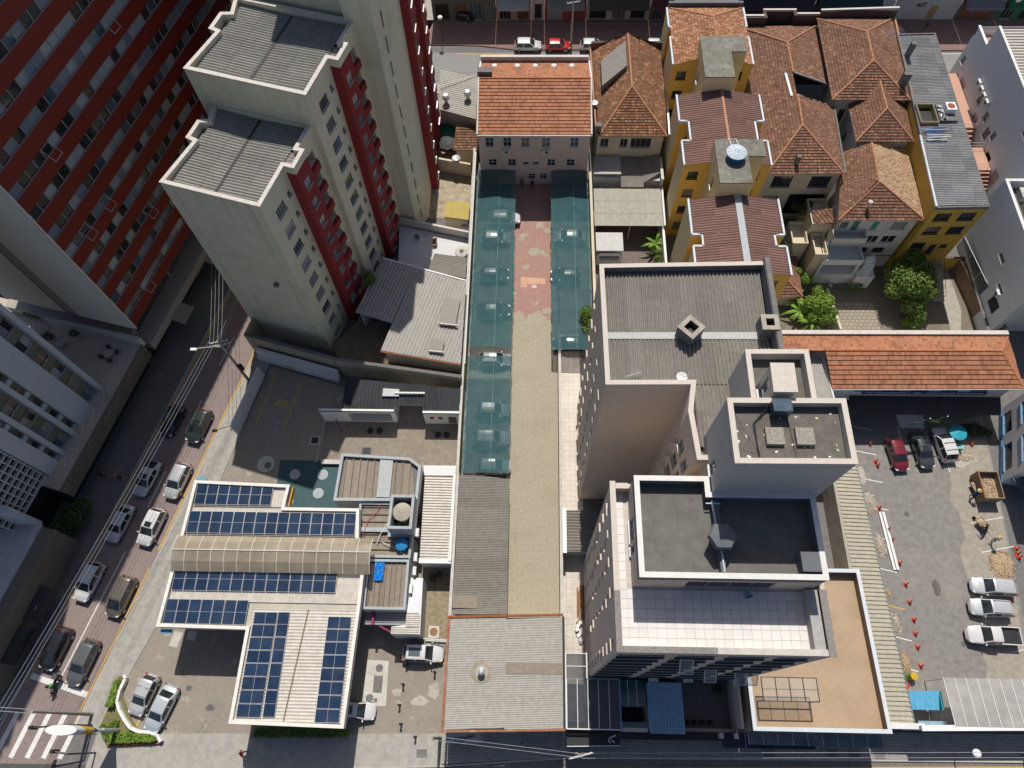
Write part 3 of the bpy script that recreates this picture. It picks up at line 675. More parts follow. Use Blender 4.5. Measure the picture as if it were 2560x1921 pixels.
for k in range(13):
    z = RZ+.1+k*FL
    sp = MB(); zz = 1.68
    sp.add([RP(.2, 0, z, .0), RP(LEN, 0, z, .0), RP(LEN, 0, z+zz, .0), RP(.2, 0, z+zz, .0), RP(.2, .18, z), RP(LEN, .18, z), RP(LEN, .18, z+zz), RP(.2, .18, z+zz)], [[1, 0, 3, 2], [2, 3, 7, 6], [0, 1, 5, 4]])
    s_ = sp.build('spandrel', BRICKRED, rt)
    MB().add([RP(.2, 0, z+zz, .05), RP(LEN, 0, z+zz, .05), RP(LEN, .15, z+zz), RP(.2, .15, z+zz), RP(.2, 0, z+zz+.05, .05), RP(LEN, 0, z+zz+.05, .05), RP(LEN, .15, z+zz+.05), RP(.2, .15, z+zz+.05)], [[1, 0, 4, 5], [5, 4, 7, 6], [0, 1, 2, 3]]).build('sill', plain('grey_sill', (.22, .19, .2), .6), s_)
    mu = MB()
    for i in range(int(LEN/PW)):
        u = .3+i*PW; mu.add([RP(u-.04, .02, z+zz+.05), RP(u+.04, .02, z+zz+.05), RP(u+.04, .02, z+FL), RP(u-.04, .02, z+FL), RP(u-.04, .12, z+zz+.05), RP(u+.04, .12, z+zz+.05), RP(u+.04, .12, z+FL), RP(u-.04, .12, z+FL)], [[1, 0, 3, 2], [0, 4, 7, 3], [5, 1, 2, 6]])
        c = proj(RP(u+.6, 0, z+2.1))
        if -30 < c[0] < 680 and -30 < c[1] < 900: pane_list.append((c[2], u, z+zz+.05, z+FL))
    mu.build('mullions', plain('mullion_grey', (.30, .28, .24), .5), rt)
pane_list.sort(); rr = random.Random(3)
rest = MB(); PM = [GL_D, GL_D, GL_D, GL_B, GL_CW, GL_CW, GL_CB, GL_CB]; PI = {m_.name: i for i, m_ in enumerate(PM)}; PMU = list({m_.name: m_ for m_ in PM}.values())
state = GL_D; awn = 0
for n_, (dist, u, za, zb) in enumerate(pane_list):
    pm = rr.choice(PM)
    vs = [RP(u+.04, .09, za), RP(u+PW-.04, .09, za), RP(u+PW-.04, .09, zb), RP(u+.04, .09, zb)]
    if n_ < 300:
        MB().quad(vs[1], vs[0], vs[3], vs[2]).build('pane', pm, rt)
        if rr.random() < .035:
            f = MB(); hz_ = zb-.12; oz = za-.25; dp = .75
            a, b, c, d = RP(u+.06, .02, hz_), RP(u+PW-.06, .02, hz_), RP(u+PW-.06, 0, oz, dp), RP(u+.06, 0, oz, dp)
            for p, q in ((a, b), (b, c), (c, d), (d, a)): f.beam(p, q, .045, .045)
            so = f.build('open_sash', plain('sash_grey', (.40, .38, .40), .5), rt)
    else: rest.add([vs[1], vs[0], vs[3], vs[2]], [[0, 1, 2, 3]], PMU.index(pm))
if rest.f: rest.build('far_panes', PMU, rt)['kind'] = 'stuff'
def RQ(u, v, z): p = rc0+ru*u+rv*v; return (p.x, p.y, z)
# its podium
pod = thing('red_slab_podium', 'low podium with pale roof strip below the red banded slab', 'building', (-46, 50, 0))
PODC = mat('podium_roof', (.36, .33, .30), .9, .12, 1.4, .3, (.2, .18, .16), .3)
MB().add([RQ(-1.2, -2.3, 4.1), RQ(60, -2.3, 4.1), RQ(60, .1, 4.1), RQ(-1.2, .1, 4.1), RQ(-1.2, -2.3, 2.9), RQ(60, -2.3, 2.9), RQ(60, .1, 2.9), RQ(-1.2, .1, 2.9)], [[0, 1, 2, 3], [1, 0, 4, 5], [0, 3, 7, 4], [7, 6, 5, 4]]).build('roof_strip', PODC, pod)
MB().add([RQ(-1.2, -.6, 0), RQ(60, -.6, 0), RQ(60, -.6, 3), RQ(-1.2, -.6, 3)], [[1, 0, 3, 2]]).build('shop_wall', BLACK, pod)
for k in range(9):
    MB().add([RQ(2+k*4.4, -.62, .2), RQ(4.6+k*4.4, -.62, .2), RQ(4.6+k*4.4, -.62, 2.6), RQ(2+k*4.4, -.62, 2.6)], [[1, 0, 3, 2]]).build('shop_front', [GL_B, GL_D, plain('olive_shutter', (.16, .17, .06))][k % 3], pod)
for k in range(4):
    MB().add([RQ(3+k*9, -4.0, 2.7), RQ(5.6+k*9, -4.0, 2.7), RQ(5.6+k*9, -2.3, 3.1), RQ(3+k*9, -2.3, 3.1), RQ(3+k*9, -4.0, 2.62), RQ(5.6+k*9, -4.0, 2.62), RQ(5.6+k*9, -2.3, 3.0), RQ(3+k*9, -2.3, 3.0)], [[1, 0, 3, 2], [0, 1, 5, 4], [4, 5, 6, 7]]).build('awning', plain('tan_awning', (.26, .21, .17)), pod)
MB().add([RQ(-1.2, .1, 0), RQ(-1.2, 17, 0), RQ(0, 17, 0), RQ(0, .1, 0), RQ(-1.2, .1, 4.9), RQ(-1.2, 17, 4.9), RQ(0, 17, 4.9), RQ(0, .1, 4.9)], [[0, 4, 5, 1], [4, 7, 6, 5], [3, 7, 4, 0]]).build('end_wall', PODC, pod)

MB().add([RQ(.5, 2.5, 4), RQ(60, 2.5, 4), RQ(60, 16, 4), RQ(.5, 16, 4), RQ(.5, 2.5, 8.3), RQ(60, 2.5, 8.3), RQ(60, 16, 8.3), RQ(.5, 16, 8.3)], [[1, 0, 4, 5], [0, 3, 7, 4]]).build('set_back_wall', GABLE_D, pod)
# white tower with fins beside the street
wt = thing('white_finned_tower', 'pale blue grey tower with tall white fins and stacked windows over a terrace', 'building', (-50, 30, 0))
wf = Vector((-48.9, 34.6)); wu = Vector((-.242, -.9703)); wv = Vector((-.9703, .242))
def WP(u, v, z): p = wf+wu*u+wv*v; return (p.x, p.y, z)
WH = 44.0; WTW = mat('cool_white_render', (.46, .50, .53), .8, .05, 1.2, .15, (.3, .32, .33), .25, drip=.1); OLV = mat('olive_spandrel', (.17, .165, .125), .85, .08, 2, .2)
MB().add([WP(0, .5, 5), WP(11, .5, 5), WP(11, 14, 5), WP(0, 14, 5), WP(0, .5, WH), WP(11, .5, WH), WP(11, 14, WH), WP(0, 14, WH)], [[0, 1, 5, 4], [1, 2, 6, 5], [3, 0, 4, 7], [4, 5, 6, 7]]).build('core_wall', OLV, wt)
def fin(u0, u1, v0, v1):
    MB().add([WP(u0, v0, 5), WP(u1, v0, 5), WP(u1, v1, 5), WP(u0, v1, 5), WP(u0, v0, WH), WP(u1, v0, WH), WP(u1, v1, WH), WP(u0, v1, WH)], [[0, 1, 5, 4], [1, 2, 6, 5], [3, 0, 4, 7], [4, 5, 6, 7]]).build('fin', WTW, wt)
fin(0, .5, -.25, .6); fin(2.3, 4.9, 0, .6); fin(5.75, 6.25, -.2, .6); fin(8.1, 8.6, -.2, .6); fin(9.3, 11.0, 0, .6)
wr = random.Random(5)
for k in range(13):
    z = 5.25+k*2.85
    for u0, u1 in ((.62, 2.2), (6.4, 8.0)):
        f = MB()
        for a, b in ((u0, u0+.06), ((u0+u1)/2-.03, (u0+u1)/2+.03), (u1-.06, u1)):
            f.add([WP(a, .38, z), WP(b, .38, z), WP(b, .38, z+1.35), WP(a, .38, z+1.35), WP(a, .5, z), WP(b, .5, z), WP(b, .5, z+1.35), WP(a, .5, z+1.35)], [[0, 1, 2, 3], [1, 5, 6, 2], [4, 0, 3, 7]])
        f.add([WP(u0-.05, .3, z-.08), WP(u1+.05, .3, z-.08), WP(u1+.05, .5, z-.08), WP(u0-.05, .5, z-.08), WP(u0-.05, .3, z), WP(u1+.05, .3, z), WP(u1+.05, .5, z), WP(u0-.05, .5, z)], [[0, 1, 5, 4], [4, 5, 6, 7]])
        wo = f.build('window', FRAMEA, wt)
        for a, b in ((u0+.06, (u0+u1)/2-.03), ((u0+u1)/2+.03, u1-.06)):
            MB().add([WP(a, .44, z), WP(b, .44, z), WP(b, .44, z+1.35), WP(a, .44, z+1.35)], [[0, 1, 2, 3]]).build('pane', wr.choice([GL_D, GL_D, GL_B, GL_CW, GL_CB, GL_CC]), wo)
    for u0 in (5.02, 8.72):
        MB().add([WP(u0, .42, z+.3), WP(u0+.55, .42, z+.3), WP(u0+.55, .42, z+1.2), WP(u0, .42, z+1.2)], [[0, 1, 2, 3]]).build('small_pane', GL_D, wt)
        MB().add([WP(u0-.08, .25, z-.55), WP(u0+.63, .25, z-.55), WP(u0+.63, .5, z-.55), WP(u0-.08, .5, z-.55), WP(u0-.08, .25, z+.1), WP(u0+.63, .25, z+.1), WP(u0+.63, .5, z+.1), WP(u0-.08, .5, z+.1)], [[0, 1, 5, 4], [4, 5, 6, 7], [1, 2, 6, 5], [3, 0, 4, 7]]).build('ledge', WTW, wt)
# lattice block further down the street
lt = thing('lattice_block', 'dark facade with pale concrete lattice of square openings', 'building', (-53, 20, 0))
MB().add([WP(11.05, .7, 0), WP(17.5, .7, 0), WP(17.5, 14, 0), WP(11.05, 14, 0), WP(11.05, .7, 26), WP(17.5, .7, 26), WP(17.5, 14, 26), WP(11.05, 14, 26)], [[0, 1, 5, 4], [1, 2, 6, 5], [4, 5, 6, 7]]).build('recess_wall', BLACK, lt)
for i in range(9):
    u = 11.1+i*.78; MB().add([WP(u, .35, 5), WP(u+.12, .35, 5), WP(u+.12, .35, 26), WP(u, .35, 26), WP(u, .7, 5), WP(u+.12, .7, 5), WP(u+.12, .7, 26), WP(u, .7, 26)], [[0, 1, 2, 3], [1, 5, 6, 2], [4, 0, 3, 7]]).build('lattice_post', PARAP, lt)
for k in range(22):
    z = 5+k*.95; MB().add([WP(11.05, .3, z), WP(17.5, .3, z), WP(17.5, .7, z), WP(11.05, .7, z), WP(11.05, .3, z+.14), WP(17.5, .3, z+.14), WP(17.5, .7, z+.14), WP(11.05, .7, z+.14)], [[0, 1, 5, 4], [4, 5, 6, 7]]).build('lattice_beam', PARAP, lt)
# podium with tiled terrace
tp = thing('terrace_podium', 'podium with a cream tiled roof terrace and brown fascia above the pavement', 'building', (-50, 35, 0))
TT = brickmat('terrace_tiles_cream', (.44, .385, .32), (.49, .43, .36), (.28, .24, .2), .55, .55, .05, 0, .8, R_(-14), .25)
FASC = mat('brown_fascia', (.145, .125, .095), .85, .12, 2, .3)
top = [(-56.8, 42.6), (-45.3, 40.0), (-47.2, 32.2), (-49.7, 22.2), (-62, 25.5)]
MB().prism(top, 4.2, 5.0).build('terrace_deck', TT, tp)
for a, b in ((1, 2), (2, 3)):
    p, q = Vector(top[a]), Vector(top[b]); MB().add([(*p, 2.9), (*q, 2.9), (*q, 5.25), (*p, 5.25), (p.x-.2, p.y, 5.25), (q.x-.2, q.y, 5.25), (p.x-.2, p.y, 5.0), (q.x-.2, q.y, 5.0)], [[1, 0, 3, 2], [2, 3, 4, 5], [5, 4, 6, 7]]).build('fascia', FASC, tp)
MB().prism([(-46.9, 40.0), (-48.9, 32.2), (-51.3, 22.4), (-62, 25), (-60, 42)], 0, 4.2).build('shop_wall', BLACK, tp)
for k in range(4):
    MB().beam((-45.9-k*.95, 39.5-k*3.8, 2.6), (-46.5-k*.95, 39.7-k*3.8, 2.6), .12, .5).build('sign_bracket', PARAP, tp)
bw = MB(); bw.prism([(-57.0, 43.0), (-45.2, 40.35), (-45.3, 40.0), (-57.1, 42.65)], 4.9, 6.3); bw.build('boundary_wall', OLDWHITE, tp)
MB().prism([(-57.0, 43.05), (-45.15, 40.4), (-45.3, 39.95), (-57.1, 42.6)], 6.3, 6.36).build('coping', PARAP, tp)
# terrace furniture
def garden_table(label, loc, m):
    t = thing('garden_table', label, 'table', loc); x, y, z = loc
    MB().lathe(x, y, [(.55, z+.70), (.57, z+.72), (.55, z+.74)], 8).build('table_top', m, t)
    for i in range(4): a = math.pi/4+i*math.pi/2; MB().tube((x+.2*math.cos(a), y+.2*math.sin(a), z+.7), (x+.4*math.cos(a), y+.4*math.sin(a), z), .025, 6).build('leg', m, t)
def garden_chair(label, loc, rz, m, group=None):
    t = thing('garden_chair', label, 'chair', loc, rz, group)
    MB().box(0, 0, .40, .44, .44, .42).build('seat', m, t, local=True); 
    b = MB(); b.quad((-.22, -.2, .46), (.22, -.2, .46), (.22, -.3, .85), (-.22, -.3, .85)); b.quad((-.22, -.23, .85), (.22, -.23, .85), (.22, -.23+.04, .46), (-.22, -.19, .46)); b.build('backrest', m, t, local=True)
    for x in (-.2, .2):
        for y in (-.18, .18): MB().tube((x, y, .4), (x*1.1, y*1.15, 0), .018, 5).build('leg', m, t, local=True)
        MB().beam((x*1.15, -.2, .64), (x*1.15, .18, .62), .04, .03).build('armrest', m, t, local=True)
garden_table('cream octagonal table on the tiled terrace by the graffiti wall', (-48.8, 38.6, 5.0), plain('cream_plastic', (.42, .40, .33)))
for i, a in enumerate((20, 110, 200, 290)):
    garden_chair(['chair between the cream terrace table and the wall', 'chair on the street side of the cream terrace table', 'chair on the open side of the cream terrace table', 'chair on the tower side of the cream terrace table'][i],
                 (-48.8+.85*math.cos(R_(a)), 38.6+.85*math.sin(R_(a)), 5.0), R_(a+90), FRAMED, 'chairs round the terrace table')
garden_table('pale table with clutter in the dim terrace corner', (-54.9, 39.9, 5.0), plain('pale_top', (.4, .38, .36)))
for i, (x, y) in enumerate(((-56.3, 40.6), (-53.6, 41.1))):
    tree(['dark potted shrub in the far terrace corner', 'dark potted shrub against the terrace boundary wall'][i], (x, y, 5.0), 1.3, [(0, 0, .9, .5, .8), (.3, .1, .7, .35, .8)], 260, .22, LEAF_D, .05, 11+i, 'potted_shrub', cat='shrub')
# low roofs glimpsed between the two slabs
lb = thing('white_roof_shed', 'white sheet roofed shed with tan wall at the left picture edge', 'shed', (-66, 54, 0))
MB().prism([(-76, 53), (-62.5, 49.5), (-60.5, 57), (-74, 60.5)], 0, 6).build('wall', mat('tan_render', (.40, .34, .26), .85), lb)
corr(lb, [(-76, 53, 6.1), (-62.5, 49.5, 6.1), (-60.5, 57, 6.5), (-74, 60.5, 6.5)], (-.97, .24, 0), .5, .05, METAL_W)
ob = thing('orange_yard_wall', 'orange yard wall with plants between the two left towers', 'wall', (-60, 46, 0))
MB().prism([(-64, 46.5), (-57.5, 44.8), (-57.3, 45.3), (-63.8, 47)], 0, 4.6).build('wall_body', mat('orange_render', (.40, .15, .05), .85), ob)
MB().prism([(-63.5, 47.2), (-58.5, 46), (-57.5, 49.5), (-62.5, 50.8)], 0, 4.0).build('roof_slab', WHITE, ob)
tree('green shrub by the orange yard wall', (-60.6, 44.6, 3.6), 1.2, [(0, 0, .7, .55, .8), (.7, -.2, .6, .4, .8), (-.8, .2, .6, .45, .8)], 420, .2, LEAF, .05, 14, 'shrub', cat='shrub')
sheet('left_yard', [(-72, 49), (-57.5, 45.3), (-59, 42), (-70, 44.5)], 3.6, TT)
# bottom-left podium
bl = thing('corner_podium', 'low corner building with pale terrace edge and brown fascia at lower left', 'building', (-53, 12, 0))
MB().prism([(-49.0, 17.9), (-51.3, 18.6), (-57, 19.5), (-64, 5), (-52.6, 2.5)], 0, 4.9).build('wall', FASC, bl)
MB().prism([(-50.7, 18.5), (-57, 19.5), (-64, 5), (-54.4, 3)], 4.9, 5.1).build('terrace_deck', mat('grey_terrace', (.38, .36, .37), .9, .15, 2), bl)
MB().prism([(-48.95, 17.95), (-49.3, 18.05), (-53.0, 2.6), (-52.55, 2.45)], 4.9, 5.3).build('coping', FASC, bl)
MB().prism([(-51.3, 18.6), (-51.6, 19.2), (-64, 22), (-64, 18)], 4.0, 9.5).build('back_block', WTW, bl)
for k, (ya, yb) in enumerate(((12.6, 9.3), (8.7, 5.2))):
    f = lambda y: -49.0+(y-17.9)*.2338
    MB().add([(f(ya)+.02, ya, 2.4), (f(yb)+.02, yb, 2.4), (f(yb)+1.1, yb-.2, 2.2), (f(ya)+1.1, ya-.2, 2.2), (f(ya)+.02, ya, 3.3), (f(yb)+.02, yb, 3.3), (f(yb)+1.1, yb-.2, 2.9), (f(ya)+1.1, ya-.2, 2.9)], [[0, 1, 2, 3], [4, 7, 6, 5], [3, 2, 6, 7], [0, 3, 7, 4], [1, 5, 6, 2]]).build('shop_canopy', BLACK, bl)
ls = MB(); ls.lathe(-50.6, 10.6, [(.55, 3.02), (.55, 3.1)], 18); ls.build('round_shop_logo', plain('logo_yellow', (.5, .33, .05)), bl)
MB().lathe(-50.6, 10.6, [(.36, 3.1), (.36, 3.12)], 18).build('round_shop_logo', BLACK, bl)
hb = thing('street_hedge', 'black green street tree in deep shade under the lattice building', 'tree', (-49.6, 20.4, .1))
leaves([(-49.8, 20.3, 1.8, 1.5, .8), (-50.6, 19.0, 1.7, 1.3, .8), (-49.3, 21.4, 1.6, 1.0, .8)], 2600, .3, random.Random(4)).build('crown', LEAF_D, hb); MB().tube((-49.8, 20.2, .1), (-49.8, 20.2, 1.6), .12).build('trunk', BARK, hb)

# ------------------------------------------------------------------ cream stepped towers
e1 = Vector((.9613, -.2756)); e2 = Vector((.2756, .9613))
def cream_tower(name, label, FR, width, depth, Z0, Z1, nfl, right_plain=False):
    t = thing(name, label, 'building', (FR[0], FR[1], 0)); F = Vector(FR)
    L = lambda a, b: tuple(F+e1*a+e2*b)
    wl_ = -width
    out = [L(0, 0), L(0, 5.0), L(1.05, 5.0), L(1.05, 7.4), L(.35, 7.4), L(.35, 10.6), L(wl_, 10.6), L(wl_+.7, 8.3), L(wl_-.3, 8.0), L(wl_-.3, 5.6), L(wl_+.6, 5.4), L(wl_, 0)]
    FLH = (Z1-Z0-1.6)/nfl
    # right wall with the wide and the small window of every floor
    w1 = []; rz = random.Random(int(Z1))
    for k in range(nfl):
        v = Z0*0+.75+k*FLH
        w1 += [(1.5, 3.15, v, v+1.25, 's4', rz.choice([GL_D, GL_D, GL_CC, GL_CW, GL_G])), (3.95, 4.45, v+.5, v+1.15, 's2', rz.choice([GL_D, GL_G]))]
    wall(t, L(0, 0), L(0, 5.0), Z0, Z1, CREAM, w1, fm=FRAMEA)
    wall(t, L(0, 5.0), L(1.05, 5.0), Z0, Z1, TRED)
    w2 = [(.65, 1.75, .75+k*FLH, 1.95+k*FLH, 's2', rz.choice([GL_D, GL_CW, GL_G, GL_CC])) for k in range(nfl)]
    wall(t, L(1.05, 5.0), L(1.05, 7.4), Z0, Z1, TRED, w2, fm=FRAMEA)
    wall(t, L(1.05, 7.4), L(.35, 7.4), Z0, Z1, TRED)
    w3 = [(.25, 2.0, .9+k*FLH, 2.35+k*FLH, 'void') for k in range(nfl)]
    wall(t, L(.35, 7.4), L(.35, 10.6), Z0, Z1, CREAM, w3, depth=.9)
    for k in range(nfl):
        z = Z0+.1+k*FLH; b = MB(); b.prism([L(.36, 7.45), L(.8, 7.6), L(.8, 9.3), L(.36, 9.55)], z, z+.85); bo = b.build('balcony', TRED, t)
    wall(t, L(wl_, 0), L(0, 0), Z0, Z1, CREAM)
    n = len(out)
    for i in range(5, n-1): wall(t, out[i], out[(i+1) % n], Z0, Z1, CREAM)
    MB().prism(inset(out, .05), Z1-1.3, Z1-.85).build('roof_slab', CONC_D, t)
    parapet(t, out, Z1-.85, Z1, .33, CREAM, PARAP)
    ii = [L(-.45, .45), L(-.45, 4.7), L(-.45, 10.1), L(-.45-(width-.9)/2, 10.1), L(-.45-(width-.9)/2, .45)]
    mid = -width/2
    def P3(a, b, z): x = L(a, b); return (x[0], x[1], z)
    zr = Z1-.45; zv = Z1-.62
    for a0, a1, s in ((-.42, mid+.12, 1), (mid-.12, wl_+.75, 1)):
        corr(t, [P3(a0, .4, zr if a0 != mid-.12 else zv), P3(a0, 10.15, zr if a0 != mid-.12 else zv), P3(a1, 10.15, zv if a0 != mid-.12 else zr), P3(a1, .4, zv if a0 != mid-.12 else zr)], (e1.x, e1.y, 0), .34, .065, FIBRO_T, 'wave', (1.1, 2.6))
    corr(t, [P3(.6, 5.35, zr-.1), P3(.6, 7.1, zr-.1), P3(-.4, 7.1, zr-.08), P3(-.4, 5.35, zr-.08)], (e1.x, e1.y, 0), .40, .055, FIBRO_T)
    for a in (-width+1.2, -1.1): MB().tube(P3(a, -.07, .2), P3(a, -.07, Z1-1), .05, 6).build('downpipe', CREAM, t)
    for k in range(1, nfl): MB().beam(P3(-width+.02, -.004, k*FLH+.3), P3(-.02, -.004, k*FLH+.3), .02, .035).build('render_joint', CREAM, t)
    MB().beam(P3(mid, .4, zv-.02), P3(mid, 10.15, zv-.02), .24, .1).build('valley_gutter', BLACK, t)
    return t, L
T1, L1 = cream_tower('cream_tower_block', 'cream and red tower block nearest the street corner with striped grey roof', (-24.4, 42.1), 10.2, 10.6, 0, 27.4, 9)
MB().beam((-27.2, 42.82, 14.0), (-27.2, 42.45, 14.0), .5, .35).build('wall_lamp', CONC_D, T1)
T2, L2 = cream_tower('cream_tower_block', 'cream and red tower block in the middle of the stepped row', (-20.6, 51.8), 12.5, 10.6, 0, 31.2, 11)
# third tower
T3 = thing('cream_tower_block', 'tallest cream tower at the back with two red balcony strips', 'building', (-14, 64, 0)); Z3, Z4 = 34.2, 38.5
t3p = [(-18.3, 61.9), (-15.3, 61.1), (-13.9, 63.2), (-13.9, 68.2), (-13.0, 68.2), (-13.0, 71.2), (-13.9, 71.4), (-13.9, 75.4), (-13.0, 75.4), (-13.0, 78.4), (-13.9, 78.6), (-13.9, 82.5), (-18.0, 83.5)]
t4p = [(-25.3, 64.8), (-18.02, 62.7), (-17.7, 83.4), (-25, 85)]; t5p = [(-30.8, 66.4), (-25.32, 64.82), (-25.02, 85), (-30.5, 86.5)]
r3 = random.Random(8)
for i in range(len(t3p)):
    a, b = t3p[i], t3p[(i+1) % len(t3p)]; red = i in (3, 4, 5, 7, 8, 9); wn = []
    for k in range(11):
        v = 1.2+k*2.9; pn = r3.choice([GL_D, GL_D, GL_CC, GL_G, glassmat('amber_blind_glass', None, curtain=(.42, .2, .05))])
        if i in (4, 8): wn.append((.8, 2.1, v, v+1.3, 's3', pn))
        if i in (6, 10): wn += [(.5, 1.7, v-.3, v+1.4, 'void'), (2.4, 3.5, v, v+1.2, 's2', pn)]
        if i == 1: wn.append((1.1, 1.32, v, v+1.9, 'void'))
    wall(T3, a, b, 0, Z3, TRED if red else CREAM, wn, fm=FRAMEA, depth=.5 if i in (6, 10) else .14)
    if i in (6, 10):
        for k in range(11): MB().box(-13.6, a[1]+1.1, .4+k*2.9, 1.3+k*2.9, .75, 1.9).build('balcony', TRED, T3)
wall(T3, t4p[0], t4p[1], 0, Z4, CREAM); wall(T3, t4p[1], t4p[2], Z3-1, Z4, CREAM); wall(T3, t4p[3], t4p[0], 0, Z4, CREAM)
MB().prism(inset(t3p, .05), Z3-1.3, Z3-.9).build('roof_slab', CONC_D, T3); parapet(T3, t3p, Z3-.9, Z3, .3, CREAM, PARAP)
MB().prism(inset(t4p, .05), Z4-1.3, Z4-.9).build('roof_slab', CONC_D, T3); parapet(T3, t4p, Z4-.9, Z4, .3, CREAM, PARAP); skirt(T3, t5p, 0, 32.2, CREAM); MB().prism(inset(t5p, .05), 31, 31.4).build('roof_slab', CONC_D, T3); parapet(T3, t5p, 31.4, 32.4, .3, CREAM, PARAP)
# podium wall and sheds at the towers' feet
pw = thing('stained_boundary_wall', 'long stained cream boundary wall with mould below the tower podium', 'wall', (-20, 39, 0))
MOULD = mat('mouldy_cream', (.43, .40, .28), .9, .12, 1.2, .55, (.10, .09, .06), .45, drip=.6)
for a, b in (((-34.3, 42.2), (-22.6, 38.9)), ((-22.6, 38.9), (-7.85, 36.8))):
    a = Vector(a); b = Vector(b); d = (b-a).normalized(); n_ = Vector((-d.y, d.x))*.28
    MB().prism([tuple(a), tuple(b), tuple(b+n_), tuple(a+n_)], 0, 3.9).build('wall_body', MOULD, pw)
    MB().prism([tuple(a-n_*.2), tuple(b-n_*.2), tuple(b+n_*1.2), tuple(a+n_*1.2)], 3.9, 3.97).build('coping', CONC_D, pw)
MB().prism([(-34.3, 42.2), (-33.6, 45.1), (-33.3, 45.0), (-34.0, 42.1)], 0, 3.9).build('wall_body', MOULD, pw)
struct('podium_court', MB().prism([(-24.2, 42), (-21, 46), (-17, 54), (-8, 50), (-8, 37.5), (-22.5, 39.4)], 0, 1.6), mat('dark_brown_court', (.15, .115, .085), .9, .25, 1.4, .5, (.06, .05, .04), .5))
sh = thing('tower_foot_shed', 'large shed with ribbed grey roof half in tower shadow beside the alley', 'shed', (-13, 45, 0))
SR = [(-20.9, 44.8, 5.0), (-17.2, 39.6, 5.0), (-7.9, 38.1, 4.7), (-7.8, 49.6, 4.7), (-18.3, 52.6, 5.0)]
d_ = Vector((-.17, 11.5, 0))
corr(sh, [(-20.9, 44.8, 5.05), (-16.35, 43.4, 5.0), (-13.9, 51.4, 4.95), (-18.3, 52.6, 5.05)], (.27, .96, 0), .42, .05, METAL_G, 'wave', (1.0, 14), split=True)
corr(sh, [(-17.3, 39.7, 5.0), (-7.9, 38.2, 4.7), (-7.8, 49.6, 4.7), (-13.9, 51.35, 4.95), (-16.3, 43.4, 5.0)], (.27, .96, 0), .42, .05, METAL_G, 'wave', (1.0, 14), split=True)
for p, q in (((-17.0, 40.0), (-8.1, 38.6)), ((-8.1, 38.6), (-8.0, 49.3)), ((-18.0, 52.2), (-20.4, 45.0))): 
    a, b = Vector(p), Vector(q); d = (b-a).normalized(); n_ = Vector((-d.y, d.x))*.2; MB().prism([tuple(a), tuple(b), tuple(b+n_), tuple(a+n_)], 1.5, 4.55).build('wall', OLDWHITE, sh)
for c, s in (((-9.55, 45.0), (2.0, 3.6)), ((-10.8, 40.3), (1.6, 1.5))):
    MB().box(c[0], c[1], 4.95, 5.16, s[0], s[1], R_(-6)).build('skylight', plain('dusty_skylight', (.15, .135, .115), .5), sh)
    MB().box(c[0], c[1]-s[1]/2, 4.9, 5.2, s[0]+.2, .15, R_(-6)).build('flashing', PARAP, sh)
gutter(sh, (-18.3, 52.7, 5.02), (-7.8, 49.7, 4.7), WHITE)
gutter(sh, (-17.3, 39.55, 4.95), (-7.9, 38.05, 4.65), RUST, .07)
sheet('white_yard', [(-17.6, 60.8), (-8.2, 58.6), (-8.2, 49.5), (-18.5, 52.5), (-17.2, 55)], 1.2, mat('white_floor', (.58, .58, .58), .8, .08, 1.5, .3, (.35, .34, .33), .5))
yw = thing('white_yard_wall', 'low white wall between the white yard and the wet court', 'wall', (-12, 60, 0)); MB().prism([(-17.6, 61.0), (-8.1, 58.7), (-8.1, 59.0), (-17.6, 61.3)], 0, 2.5).build('wall_body', OLDWHITE, yw)
gs_ = thing('yard_lean_to', 'small grey sheet lean-to in the corner of the white yard', 'shed', (-10, 53, 0))
corr(gs_, [(-12.9, 52.4, 3.0), (-8.1, 51.2, 3.0), (-8.1, 54.6, 2.7), (-12.3, 55.2, 2.7)], (1, -.2, 0), .25, .03, FIBRO, split=False); MB().prism([(-12.5, 52.6), (-8.2, 51.5), (-8.2, 54.3), (-12.0, 54.9)], 1.2, 2.6).build('wall', OLDWHITE, gs_)
wtk = thing('round_water_tank', 'pale round water tank on the white yard by the alley wall', 'water tank', (-8.9, 55.9, 1.2)); MB().lathe(-8.9, 55.9, [(.75, 1.2), (.85, 2.1)], 18).build('tank_body', CONC_L, wtk); MB().lathe(-8.9, 55.9, [(.9, 2.1), (.86, 2.2), (.4, 2.32), (.3, 2.33)], 18).build('lid', CONC_L, wtk); MB().lathe(-8.9, 55.9, [(.3, 2.33), (.22, 2.45)], 10).build('hatch', CONC_D, wtk)
gc = thing('garden_chair', 'brown folding chair left in the white yard', 'chair', (-12.6, 57.6, 1.2)); MB().box(-12.6, 57.6, 1.6, 1.66, .6, .6, .3).build('seat', WOOD, gc); MB().box(-12.55, 57.95, 1.66, 2.3, .6, .08, .3).build('backrest', WOOD, gc)
for x, y in ((-12.85, 57.35), (-12.3, 57.4), (-12.8, 57.9), (-12.3, 57.9)): MB().tube((x, y, 1.2), (x, y, 1.62), .03, 5).build('leg', WOOD, gc)
tree('small potted plant on the white yard', (-15.0, 58.6, 1.2), .8, [(0, 0, .5, .4, .8)], 120, .2, LEAF_D, .04, 31, 'potted_plant', cat='plant')
tree('leafy climber at the foot of the middle cream tower', (-19.6, 49.3, 1.6), 4.6, [(0, 0, 3.9, .8, 1), (.2, .5, 3.0, .6, 1), (-.2, -.3, 2.2, .5, 1), (.1, .2, 4.6, .5, 1)], 900, .28, LEAF, .07, 32, 'climber', cat='plant')
